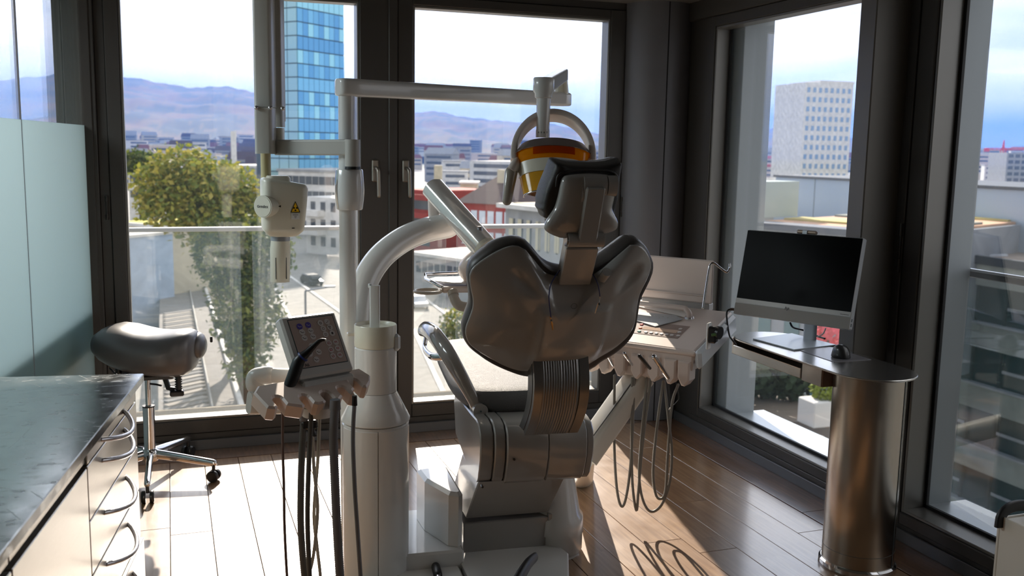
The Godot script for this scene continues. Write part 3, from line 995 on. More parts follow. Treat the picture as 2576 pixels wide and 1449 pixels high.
func ground_and_hills() -> void:
	var asphalt := wall_paint("street_surface", Color8(150, 148, 142))
	struct("ground", mb().span(-900, 1600, GROUND - 1.0, GROUND, -900, 60), asphalt)
	# hills: ridge heights read off the frame
	var ridge := [[-500, 190], [0, 203], [70, 196], [150, 184], [200, 182], [310, 193], [360, 199], [420, 212], [470, 219], [520, 219], [570, 219], [640, 232], [760, 250], [880, 268], [1037, 283], [1095, 279], [1150, 291], [1200, 299], [1290, 306], [1400, 314], [1515, 338], [1700, 336], [1870, 330], [1950, 323], [2020, 332], [2150, 348], [2300, 366], [2390, 374], [2470, 380], [2576, 384], [3200, 392]]
	var f := FastNoiseLite.new()
	f.seed = 12
	f.frequency = 0.006
	f.fractal_octaves = 5
	var rows := []
	var n := 420
	var nr := 26
	for k in n + 1:
		var x := lerpf(-500.0, 3200.0, float(k) / n)
		var i := 0
		while i < ridge.size() - 2 and ridge[i + 1][0] < x: i += 1
		var y: float = lerpf(ridge[i][1], ridge[i + 1][1], clampf((x - ridge[i][0]) / (ridge[i + 1][0] - ridge[i][0]), 0.0, 1.0))
		var dir := ray(x, y)
		var flat := Vector2(dir.x, dir.z).length()
		var far := lerpf(3000.0, 3700.0, smoothstep(1500.0, 1900.0, x))
		var top := EYE.y + dir.y / flat * far
		var col := PackedVector3Array()
		for j in nr + 1:
			var u := float(j) / nr
			var r := lerpf(1250.0, far, u)
			var base := GROUND + 12.0
			var hgt := lerpf(base, top, pow(u, 1.25)) if top > base else lerpf(base, top, u)
			var p := Vector3(dir.x / flat * r, 0, dir.z / flat * r)
			hgt += f.get_noise_2d(p.x * 0.35, p.z * 0.35) * 46.0 * u * (1.0 - u) * 2.0 + f.get_noise_2d(p.x * 3.0, p.z * 3.0) * 6.0
			p.y = hgt
			col.append(p)
		rows.append(col)
	var st := SurfaceTool.new()
	st.begin(Mesh.PRIMITIVE_TRIANGLES)
	st.set_smooth_group(1)
	var paint := func(p: Vector3) -> Color:
		var g := f.get_noise_2d(p.x * 0.8 + 500, p.z * 0.8)
		var g2 := f.get_noise_2d(p.x * 2.6, p.z * 2.6 + 90)
		var c := Color(0.03, 0.045, 0.028)
		if g > 0.02: c = c.lerp(Color(0.13, 0.075, 0.03), clampf(g * 4.0, 0, 1))
		if g2 > 0.22: c = c.lerp(Color(0.14, 0.10, 0.035), 0.7)
		return c
	for k in n:
		for j in nr:
			for v in [rows[k][j], rows[k + 1][j + 1], rows[k + 1][j], rows[k][j], rows[k][j + 1], rows[k + 1][j + 1]]:
				st.set_color(paint.call(v))
				st.add_vertex(v)
	st.generate_normals()
	var hm := M("autumn_forest", Color.WHITE, 0.95, 0.0, {"vertex_color_use_as_albedo": true})
	struct("hills", st.commit(), hm)
	# flat country between ground and hills
	struct("ground_far", mb().span(-2600, 5200, GROUND - 1.4, GROUND - 0.2, -5200, -880), wall_paint("far_ground", Color8(120, 126, 104)))
	struct("ground_right", mb().span(1590, 5200, GROUND - 1.4, GROUND - 0.2, -900, 60), wall_paint("far_ground"))
	# haze over the city
	var fog := FogVolume.new()
	fog.name = "haze"
	fog.shape = RenderingServer.FOG_VOLUME_SHAPE_BOX
	fog.size = Vector3(8200, 290, 5200)
	fog.position = Vector3(1300, 95, -2860)
	var fmat := FogMaterial.new()
	fmat.density = 0.00028
	fmat.albedo = Color(0.24, 0.56, 1.0)
	fog.material = fmat
	fog.set_meta("kind", "stuff")
	add_child(fog)

func balustrades() -> void:
	var steel_m := M("rail_steel", Color8(196, 198, 200), 0.32, 0.85)
	var bg := M("balustrade_glass", Color(0.72, 0.80, 0.82, 0.09), 0.0, 0.0, {"transparency": BaseMaterial3D.TRANSPARENCY_ALPHA})
	# the balcony floor lies a step lower and is out of sight below the sill
	struct("balcony_slab", mb().span(-3.0, 3.4, -0.62, -0.42, -6.72, -5.07), M("outer_sill"))
	var r := thing("glass_balustrade", "clear glass balustrade with a steel handrail outside the double window", "balustrade", Vector3(1.05, -0.42, -6.62))
	var ry := pxz(600, 576, -6.62).y
	part("handrail", mb().span(-0.9, 3.3, ry - 0.014, ry + 0.014, -6.65, -6.60, 0.004), steel_m, r)
	for x in [-0.9, 0.52, 1.94]:
		part("pane", mb().span(x, x + 1.34, -0.42, ry - 0.012, -6.629, -6.621), bg, r)
		part("clamp", mb().span(x + 0.6, x + 0.7, -0.42, -0.36, -6.64, -6.60, 0.004), steel_m, r)
	var tg := M("teal_balustrade_glass", Color(0.10, 0.34, 0.34, 0.30), 0.0, 0.0, {"transparency": BaseMaterial3D.TRANSPARENCY_ALPHA})
	var black := M("black_rail", Color8(34, 38, 42), 0.3, 0.6)
	var s := thing("glass_balustrade", "teal tinted glass balustrade with a black rail outside the side window", "balustrade", Vector3(3.0, 0.0, -2.1))
	part("handrail", mb().span(2.985, 3.02, 1.035, 1.068, -3.05, -1.2, 0.004), black, s)
	part("rail_trim", mb().span(2.98, 2.988, 1.06, 1.07, -3.05, -1.2), steel_m, s)
	part("pane", mb().span(2.998, 3.006, -0.1, 1.037, -3.05, -1.2), tg, s)
	for z in [-3.0, -1.3]:
		part("bracket", mb().span(2.90, 3.02, -0.08, 0.02, z - 0.03, z + 0.03, 0.004), black, s)

func viaduct() -> void:
	var y := -13.0
	var a := pxy(398, 1040, y)
	var b := pxy(612, 1040, y)
	var dir := (pxy(462, 545, y) - b)
	dir.y = 0
	var l := dir.length() - 30.0
	dir = dir.normalized()
	var right := Vector3(-dir.z, 0, dir.x)
	if right.dot(b - a) < 0: right = -right
	var w := (b - a).dot(right)
	var B := Basis(right, Vector3.UP, -dir)
	var o := b - dir * 14.0
	var n := thing("railway_viaduct", "long railway viaduct with a white coping running away past the tree", "viaduct", o + dir * l / 2 + Vector3(0, GROUND - y, 0))
	var stone := wall_paint("viaduct_stone", Color8(126, 122, 118))
	var m := mb()
	m.xf = Transform3D(B, o)
	part("deck", m.span(-w, 0, GROUND - y, -0.1, -l - 14, 0), stone, n)
	m = mb()
	m.xf = Transform3D(B, o)
	part("coping", m.span(-0.12, 0.14, -0.1, 0.22, -l - 14, 0), wall_paint("render_white", Color8(232, 230, 224)), n)
	m = mb()
	m.xf = Transform3D(B, o)
	part("kerb", m.span(-w * 0.36, -w * 0.34, -0.1, 0.16, -l - 14, 0), wall_paint("coping_pale", Color8(186, 184, 178)), n)
	var pl := [wall_paint("deck_plank", Color8(160, 152, 142)), wall_paint("deck_plank2", Color8(110, 108, 108))]
	for k in 44:
		m = mb()
		m.xf = Transform3D(B, o)
		var z := -8.0 - 0.95 * k
		var turn := Basis(Vector3.UP, 0.6)
		part("deck_plank", m.box(Vector3(-w * 0.66, -0.02, z), Vector3(w * 0.6, 0.12, 0.5), 0.0, turn), pl[k % 2], n)

func street_things() -> void:
	# car
	var p := pxy(784, 716, GROUND)
	var n := thing("car", "dark parked car on the bright street below the balustrade", "car", p)
	var paint := M("car_paint", Color8(26, 30, 38), 0.2, 0.4)
	var yaw := Basis(Vector3.UP, 0.25)
	var body := [Vector2(-2.1, 0.3), Vector2(2.1, 0.3), Vector2(2.15, 0.75), Vector2(1.3, 0.9), Vector2(0.7, 1.42), Vector2(-1.2, 1.46), Vector2(-2.0, 0.95), Vector2(-2.15, 0.7)]
	var m := mb()
	m.xf = Transform3D(yaw * Basis(Vector3(0, 0, 1), Vector3.UP, Vector3(-1, 0, 0)), p)
	part("body", m.extrude(PackedVector2Array(body), -0.85, 0.85, 0.1), paint, n)
	m = mb()
	m.xf = Transform3D(yaw, p)
	part("rear_window", m.span(-0.62, 0.62, 1.0, 1.36, 1.2, 1.75), M("far_window_glass"), n)
	for s in [[-0.8, 1.35], [0.8, 1.35], [-0.8, -1.35], [0.8, -1.35]]:
		m = mb()
		m.xf = Transform3D(yaw, p)
		part("wheel", m.tube([Vector3(s[0] - 0.1, 0.33, s[1]), Vector3(s[0] + 0.1, 0.33, s[1])], 0.33, 12), M("black_rubber"), n)
	# second car
	p = pxy(1050, 772, GROUND)
	n = thing("car", "small silver car in the street below the red brick house", "car", p)
	m = mb()
	m.xf = Transform3D(Basis(Vector3(0, 0, 1), Vector3.UP, Vector3(-1, 0, 0)), p)
	part("body", m.extrude(PackedVector2Array(body), -0.85, 0.85, 0.1), M("car_silver", Color8(186, 190, 196), 0.25, 0.6), n)
	for s in [[-0.8, 1.35], [0.8, 1.35], [-0.8, -1.35], [0.8, -1.35]]:
		m = mb()
		m.xf = Transform3D(Basis(), p)
		part("wheel", m.tube([Vector3(s[0] - 0.1, 0.33, s[1]), Vector3(s[0] + 0.1, 0.33, s[1])], 0.33, 12), M("black_rubber"), n)
	# street lamp
	var q := px(768, 732, 76)
	n = thing("street_lamp", "grey street lamp with a long straight arm over the street", "street lamp", Vector3(q.x, GROUND, q.z))
	var grey := M("lamp_post_grey", Color8(128, 132, 138), 0.45, 0.6)
	part("post", mb().tube([Vector3(q.x, GROUND, q.z), q], 0.085, 10), grey, n)
	var e := px(830, 721, 74)
	part("arm", mb().tube([q, e], 0.07, 10), grey, n)
	part("lamp_head", mb().box(e, Vector3(0.8, 0.14, 0.3), 0.03), grey, n)
	# kerb lines and lane marks of the street
	var line := wall_paint("render_white", Color8(232, 230, 224))
	for s in [[650, 640, 860, 790, 0.4], [690, 720, 830, 1010, 0.35], [1040, 730, 1170, 830, 0.35], [1040, 830, 1120, 1000, 0.4], [640, 800, 700, 1020, 0.3]]:
		var a := pxy(s[0], s[1], GROUND)
		var b := pxy(s[2], s[3], GROUND)
		var d := (b - a).normalized()
		m = mb()
		m.xf = Transform3D(Basis(d.cross(Vector3.UP), Vector3.UP, -d), (a + b) / 2)
		tag(part("street_kerb", m.box(Vector3(0, 0.07, 0), Vector3(s[4], 0.16, a.distance_to(b)), 0.02), line, null, (a + b) / 2), "pale stone kerb line running along the street below", "kerb", "kerb lines in the street")

func terrace() -> void:
	var y := -3.4
	var p := pxy(2060, 1066, y)
	var paving := wall_paint("terrace_paving", Color8(104, 94, 82))
	struct("terrace_slab", mb().span(9.0, 11.8, -9.0, y, -17.5, -14.6), paving)
	struct("terrace_slab_near", mb().span(9.0, 10.2, -9.0, y, -14.6, -12.3), paving)
	var n := thing("planter", "white square planter with a round green bush on the terrace", "planter", p)
	part("tub", mb().box(p + Vector3(0, 0.24, 0), Vector3(0.62, 0.48, 0.5), 0.02), wall_paint("render_white", Color8(232, 230, 224)), n)
	var leaf := M("box_leaf", Color8(116, 128, 40), 0.9)
	part("bush", leaf_ball(p + Vector3(0.08, 0.64, 0), Vector3(0.26, 0.24, 0.26), 500, 0.05, 4), leaf, n)
	var q := pxy(2079, 930, y) + Vector3(0, 0.0, 0)
	n = thing("flower_shrub", "shrub with pink red flowers seen under the monitor", "shrub", q)
	part("stem", mb().tube([q, q + Vector3(0, 0.7, 0)], 0.03, 8), M("stem_brown", Color8(86, 70, 52), 0.9), n)
	part("flowers", leaf_ball(q + Vector3(0, 1.0, 0), Vector3(0.4, 0.5, 0.4), 220, 0.12, 6), M("pink_flower", Color8(222, 76, 92), 0.8), n)
	for s in [[1850, 1012, 0.9], [1918, 1000, 0.7], [1990, 1006, 0.8]]:
		q = pxy(s[0], s[1], y)
		n = thing("terrace_hedge", "dark green hedge plant at the back of the terrace", "hedge", q, "hedge plants along the terrace")
		part("stem", mb().tube([q, q + Vector3(0, 0.5, 0)], 0.04, 8), M("stem_brown"), n)
		part("foliage", leaf_ball(q + Vector3(0, s[2] * 0.7, 0), Vector3(0.42, s[2] * 0.7, 0.4), 420, 0.12, 9), M("hedge_leaf", Color8(44, 62, 38), 0.9), n)
	q = pxy(2052, 1120, y)
	n = thing("boulder", "small pale stone lying on the terrace paving", "stone", q)
	part("stone", mb().ball(q + Vector3(0, 0.08, 0), Vector3(0.2, 0.1, 0.16), 12, 7), wall_paint("render_white"), n)

func leaf_ball(c: Vector3, r: Vector3, count: int, size: float, seed_: int) -> ArrayMesh:
	var g := RandomNumberGenerator.new()
	g.seed = seed_
	var st := SurfaceTool.new()
	st.begin(Mesh.PRIMITIVE_TRIANGLES)
	st.set_smooth_group(4294967295)
	for k in count:
		var d := Vector3(g.randfn(), g.randfn(), g.randfn()).normalized()
		var p := c + d * r * (0.75 + 0.3 * g.randf())
		var u := Vector3(g.randfn(), g.randfn(), g.randfn()).normalized() * size
		var v := u.cross(d).normalized() * size * 0.6
		for q in [p - u, p + v, p + u, p - u, p + u, p - v]: st.add_vertex(q)
	st.generate_normals()
	return st.commit()

func opposite_wing() -> void:
	var X := 37.0
	var y_top := -3.4
	var n := thing("opposite_wing", "long office wing with pale bands and dark ribbon windows across the yard", "building", Vector3(X + 6, GROUND, -35))
	var band := wall_paint("spandrel_concrete", Color8(176, 184, 178))
	var frame := wall_paint("frame_pale", Color8(190, 196, 204))
	var panel := M("blue_panel", Color8(70, 86, 128), 0.4, 0.2)
	var glass := M("wing_glass", Color8(40, 56, 62), 0.08, 0.0, {"metallic_specular": 0.8})
	part("core", mb().span(X + 0.5, X + 14, GROUND - 6, y_top - 0.05, -52, -12), M("wing_core", Color8(40, 48, 52), 0.8), n)
	var fl := 3.02
	for r in 7:
		var y := y_top - fl * r
		part("spandrel", mb().span(X - 0.1, X + 0.5, y - 1.15, y, -52, -12), band, n)
		part("sill_rail", mb().span(X - 0.18, X + 0.2, y - fl, y - fl + 0.1, -52, -12), frame, n)
		if r > 4: continue
		var z := -52.0
		var k := 0
		while z < -16.0:
			var w: float = [2.3, 1.7, 0.35, 2.1, 1.6][k % 5]
			if k % 5 == 1:
				part("blue_panel", mb().span(X + 0.08, X + 0.3, y - fl + 0.1, y - 1.15, z, z + w), panel, n)
			elif k % 5 == 2:
				part("mullion", mb().span(X, X + 0.35, y - fl + 0.1, y - 1.15, z, z + w), frame, n)
			else:
				part("window", mb().span(X + 0.25, X + 0.34, y - fl + 0.1, y - 1.15, z, z + w), glass, n)
				part("window_post", mb().span(X + 0.1, X + 0.36, y - fl + 0.1, y - 1.15, z + w, z + w + 0.14), M("post_dark", Color8(44, 50, 54), 0.5), n)
			if k % 5 in [0, 3]:
				part("blind", mb().span(X + 0.2, X + 0.26, y - 2.2, y - 2.05, z, z + w), frame, n)
			z += w + 0.14
			k += 1
	# roof deck and the blank wall on it
	part("roof_deck", mb().span(X - 0.3, X + 14, y_top, y_top + 0.12, -52, -12), wall_paint("deck_brown", Color8(142, 128, 118)), n)
	part("roof_rim", mb().span(X - 0.4, X - 0.1, y_top - 0.1, y_top + 0.3, -52, -12), M("rim_dark", Color8(52, 60, 68), 0.5, 0.3), n)
	for k in 9:
		part("skylight_bar", mb().span(X + 0.6, X + 2.4, y_top + 0.12, y_top + 0.22, -54.0 + 3.4 * k, -53.8 + 3.4 * k), frame, n)
	var w2 := thing("blank_wall", "long blue grey metal wall with joints standing on the opposite roof", "wall", Vector3(X + 9.5, y_top + 0.12, -40))
	var wall := M("metal_wall", Color8(150, 168, 184), 0.35, 0.35)
	var z0 := -60.0
	for k in 10:
		part("wall_panel", mb().span(X + 4.6, X + 14, y_top + 0.12, -0.05, z0 + 4.6 * k + 0.04, z0 + 4.6 * k + 4.56, 0.03), wall, w2)
	part("coping", mb().span(X + 4.4, X + 14, -0.05, 0.1, -60, -14), M("rim_dark"), w2)
	var vb := px(2384, 442, 74)
	n = thing("roof_plant", "white rooftop plant box with two dark louvres above the metal wall", "roof plant", Vector3(vb.x + 1.5, -0.6, vb.z))
	var c := px(2418, 478, 74)
	var e := px(2452, 478, 74)
	var ax := Vector3(e.x - c.x, 0, e.z - c.z).normalized()
	var B := Basis(ax, Vector3.UP, ax.cross(Vector3.UP))
	var m := mb()
	m.xf = Transform3D(B, c)
	part("body", m.span(-1.1, 1.1, -2.2, 1.12, -2.0, 0.0, 0.03), wall_paint("render_white", Color8(232, 230, 224)), n)
	for s in [-1, 1]:
		m = mb()
		m.xf = Transform3D(B, c)
		part("louvre", m.span(0.5 * s - 0.44, 0.5 * s + 0.44, 0.38, 1.04, -0.1, 0.06), M("louvre_brown", Color8(82, 72, 64), 0.7), n)
	m = mb()
	m.xf = Transform3D(B, c)
	tag(part("white_roof", m.span(0.8, 40.0, -2.4, 0.1, -16.0, -3.0), wall_paint("render_white", Color8(232, 230, 224)), null, c), "flat white roof edge beyond the blue metal wall", "roof")

func crane(x: float, ytop: float, ybot: float, t: float, label: String) -> void:
	var red := M("crane_red", Color8(206, 48, 66), 0.5)
	var top := px(x, ytop, t)
	var n := thing("tower_crane", label, "crane", Vector3(top.x, GROUND, top.z))
	var s := 2.2 if t > 610 else 1.6
	var mast := mb()
	var h := top.y - GROUND
	for c in [[-1, -1], [1, -1], [1, 1], [-1, 1]]:
		mast.span(top.x + c[0] * s * 0.5 - 0.2, top.x + c[0] * s * 0.5 + 0.2, GROUND, top.y - 6, top.z + c[1] * s * 0.5 - 0.2, top.z + c[1] * s * 0.5 + 0.2)
	var k := GROUND
	while k < top.y - 8:
		mast.tube([Vector3(top.x - s / 2, k, top.z + s / 2), Vector3(top.x + s / 2, k + 3, top.z + s / 2)], 0.2, 5)
		mast.tube([Vector3(top.x + s / 2, k + 3, top.z + s / 2), Vector3(top.x - s / 2, k + 6, top.z + s / 2)], 0.2, 5)
		k += 6
	part("mast", mast, red, n)
	part("peak", mb().tube([top + Vector3(0, -7, 0), top], [1.2, 0.3], 5), red, n)
	var jib := mb()
	var d := cam_b.x
	var j0 := top + Vector3(0, -6.5, 0)
	for o in [0.0, 1.6]:
		jib.tube([j0 - d * 12.0 + Vector3(0, o * 0.6, 0), j0 + d * 40.0 + Vector3(0, o * 0.6, 0)], 0.3, 5)
	for i in 17:
		jib.tube([j0 + d * (i * 3.0 - 11.0), j0 + d * (i * 3.0 - 9.5) + Vector3(0, 1.0, 0)], 0.16, 4)
	part("jib", jib, red, n)
	part("counterweight", mb().box(j0 - d * 11.0, Vector3(3.0, 2.4, 2.0), 0.1), red, n)

func houses(walls: Array, roofs: Array) -> void:
	var g := RandomNumberGenerator.new()
	g.seed = 42
	var kinds := ["white rendered house among the roofs of the distant city", "grey rendered house among the roofs of the distant city", "beige rendered house among the roofs of the distant city", "rose rendered house among the roofs of the distant city"]
	var glass: Material = M("far_window_glass")
	var taken := []
	for k in 420:
		var x: float
		if k < 190: x = g.randf_range(315, 720)
		elif k < 300: x = g.randf_range(1035, 1520)
		elif k < 360: x = g.randf_range(1860, 2140)
		else: x = g.randf_range(2380, 2580)
		var r := g.randf_range(430, 1300) if x < 1800 else g.randf_range(700, 1500)
		var dir := ray(x, 400)
		var p := Vector3(dir.x, 0, dir.z).normalized() * r
		var base := terrain(0, r) - 3.0
		var w := g.randf_range(8, 17) * (1.0 + r / 3000.0)
		var free := true
		for o in taken: free = free and Vector2(p.x, p.z).distance_to(o) > 21.0
		if not free: continue
		taken.append(Vector2(p.x, p.z))
		var hh := g.randf_range(7, 13) + (6.0 if g.randf() < 0.15 else 0.0)
		var dp := g.randf_range(7, 11)
		var kind := g.randi() % 4
		var n := thing("house", kinds[kind], "house", Vector3(p.x, base, p.z), "houses of the distant city")
		var yaw := atan2(-p.x, -p.z) + g.randf_range(-0.5, 0.5)
		var B := Basis(Vector3.UP, yaw)
		var m := mb()
		m.xf = Transform3D(B, Vector3(p.x, base, p.z))
		part("wall", m.span(-w / 2, w / 2, 0, hh + 3, -dp, 0), walls[kind], n)
		n.set_meta("xf", Transform3D(B, Vector3(p.x, base + hh + 3, p.z) - B.x * w / 2))
		n.set_meta("w", w)
		n.set_meta("deep", dp)
		if g.randf() < 0.55: gable(n, g.randf_range(3, 5), roofs[g.randi() % 3])
		else: slab(n, "roof", -0.3, w + 0.3, 0.0, 0.5, -dp - 0.3, 0.3, walls[(kind + 1) % 4])
		for f in int(hh / 3.4):
			slab(n, "window_row", 1.2, w - 1.2, -3.2 * f - 2.5, -3.2 * f - 1.2, -0.1, 0.12, glass)

func tree(called: String, label: String, c: Vector3, blobs: Array, count: int, size: float, cols: Array, group := "") -> void:
	var n := thing(called, label, "tree", Vector3(c.x, GROUND, c.z), group)
	var bark := M("bark", Color8(84, 72, 60), 0.95)
	var tr := mb()
	tr.tube(spline([Vector3(c.x, GROUND, c.z), Vector3(c.x + 0.2, GROUND + 5, c.z), c + Vector3(0, -1, 0)], 4), [0.42, 0.4, 0.38, 0.36, 0.34, 0.3, 0.26, 0.22, 0.16], 10)
	for bl in blobs:
		tr.tube([Vector3(c.x, lerpf(GROUND, c.y, 0.55), c.z), c + bl[0]], [0.16, 0.05], 6)
	part("trunk", tr, bark, n)
	var g := RandomNumberGenerator.new()
	g.seed = int(c.x * 13 + c.z * 7) + 5
	var leaf := mb()
	leaf.q(Vector3(-0.5, 0, 0), Vector3(0, 0.08, -0.3), Vector3(0.5, 0, 0), Vector3(0, 0.08, 0.3))
	leaf.done(true)
	var mm := MultiMesh.new()
	mm.transform_format = MultiMesh.TRANSFORM_3D
	mm.use_colors = true
	mm.mesh = leaf.mesh()
	mm.instance_count = count
	var total := 0.0
	for bl in blobs: total += bl[1].x * bl[1].y
	for i in count:
		var pick := g.randf() * total
		var bl: Array = blobs[0]
		for b2 in blobs:
			pick -= b2[1].x * b2[1].y
			if pick <= 0.0:
				bl = b2
				break
		var d := Vector3(g.randfn(), g.randfn(), g.randfn()).normalized()
		var p: Vector3 = bl[0] + d * bl[1] * (0.55 + 0.45 * sqrt(g.randf()))
		p += Vector3(g.randfn(), g.randfn(), g.randfn()) * size * 0.6
		var bas := Basis(Vector3(g.randfn(), g.randfn(), g.randfn()).normalized(), g.randf() * TAU).scaled(Vector3.ONE * size * g.randf_range(0.6, 1.3))
		mm.set_instance_transform(i, Transform3D(bas, p))
		mm.set_instance_color(i, cols[g.randi() % cols.size()])
	var o := MultiMeshInstance3D.new()
	o.name = "foliage"
	o.multimesh = mm
	o.material_override = M("tree_leaf", Color.WHITE, 0.7, 0.0, {"vertex_color_use_as_albedo": true, "backlight_enabled": true, "backlight": Color(0.7, 0.7, 0.5)})
	n.add_child(o)
	o.position = c - n.position
	o.set_meta("kind", "stuff")

func trees() -> void:
	var yellow := [Color(0.30, 0.30, 0.04), Color(0.38, 0.34, 0.05), Color(0.20, 0.24, 0.04), Color(0.46, 0.38, 0.08), Color(0.14, 0.18, 0.03)]
	var green := [Color(0.05, 0.09, 0.02), Color(0.10, 0.14, 0.03), Color(0.16, 0.18, 0.04), Color(0.03, 0.06, 0.02)]
	var s := func(x: float, y: float, t: float, c: Vector3, rx: float, ry: float) -> Array:
		return [px(x, y, t) - c, Vector3(rx, ry, rx)]
	var c := px(592, 520, 66)
	tree("autumn_tree", "large yellow green autumn tree rising behind the balustrade", c, [s.call(455, 430, 62, c, 2.0, 1.5), s.call(395, 470, 62, c, 1.5, 1.5), s.call(500, 480, 62, c, 2.8, 2.2), s.call(575, 480, 62, c, 1.9, 1.7), s.call(440, 520, 62, c, 2.2, 1.6), s.call(610, 540, 62, c, 1.5, 1.8), s.call(540, 560, 62, c, 2.2, 2.0)], 9000, 0.42, yellow)
	c = px(610, 700, 58)
	tree("street_tree", "dark green tree growing between the viaduct and the street", c, [s.call(560, 640, 58, c, 1.7, 2.4), s.call(640, 640, 58, c, 1.9, 2.2), s.call(600, 760, 58, c, 1.6, 2.8), s.call(650, 780, 57, c, 1.4, 2.4), s.call(690, 640, 57, c, 1.1, 1.5), s.call(620, 880, 57, c, 1.2, 2.0)], 8000, 0.36, green + [Color(0.22, 0.24, 0.05)])
	c = px(1150, 820, 60)
	tree("young_tree", "small green tree in the street behind the chair", c, [s.call(1150, 815, 60, c, 0.9, 0.9), s.call(1135, 850, 60, c, 0.6, 0.8)], 900, 0.3, green + yellow)
	c = px(348, 410, 190)
	tree("park_tree", "round dark tree in front of the long white hall", c, [s.call(345, 408, 190, c, 3.2, 2.2), s.call(372, 414, 190, c, 2.4, 1.8)], 1500, 0.9, green)

# ---- the treatment chair ------------------------------------------------------------------
const CHAIR_AT := Vector3(1.146, 0, -2.783)
var chair_b := Basis(Vector3.UP, -deg_to_rad(5.0))        # local x: chair's right, local -z: towards its foot end
func gloss() -> StandardMaterial3D:
	return M("grey_gloss_plastic", Color8(158, 155, 151), 0.2, 0.0, {"clearcoat_enabled": true, "clearcoat": 0.6, "clearcoat_roughness": 0.06})
func white_gloss() -> StandardMaterial3D:
	return M("white_gloss_plastic", Color8(224, 224, 222), 0.22, 0.0, {"clearcoat_enabled": true, "clearcoat": 0.5, "clearcoat_roughness": 0.08})
func chrome() -> StandardMaterial3D:
	return M("chrome", Color8(214, 214, 216), 0.08, 1.0)
func black_leather() -> StandardMaterial3D:
	return M("black_leather", Color8(40, 37, 36), 0.38, 0.0, {"normal_enabled": true, "normal_scale": 0.5, "normal_texture": noise_tex("leather_n", 0.2, 17, true, 6.0), "uv1_triplanar": true, "uv1_world_triplanar": true, "uv1_scale": Vector3(14, 14, 14), "rim_enabled": true, "rim": 0.3})

# radius of an outline round c at angle a
func polar(poly: PackedVector2Array, a: float) -> float:
	var d := Vector2.from_angle(a)
	var best := 0.0
	for i in poly.size():
		var p := poly[i]
		var e := poly[(i + 1) % poly.size()] - p
		var den := d.cross(e)
		if absf(den) < 1e-9: continue
		var t := p.cross(e) / den
		var u := p.cross(d) / den
		if t > 0.0 and u >= -1e-6 and u <= 1.0 + 1e-6: best = maxf(best, t)
	return best

func outline(pts: Array, o: Vector3, right: Vector3, up: Vector3, smooth := true) -> PackedVector2Array:   # pixels -> the plane through o
	var n := right.cross(up)
	var out := []
	for p in pts:
		var q := pxp(p[0], p[1], o, n) - o
		out.append(Vector2(q.dot(right), q.dot(up)))
	if smooth: out = spline(out, 3, true)
	return PackedVector2Array(out)

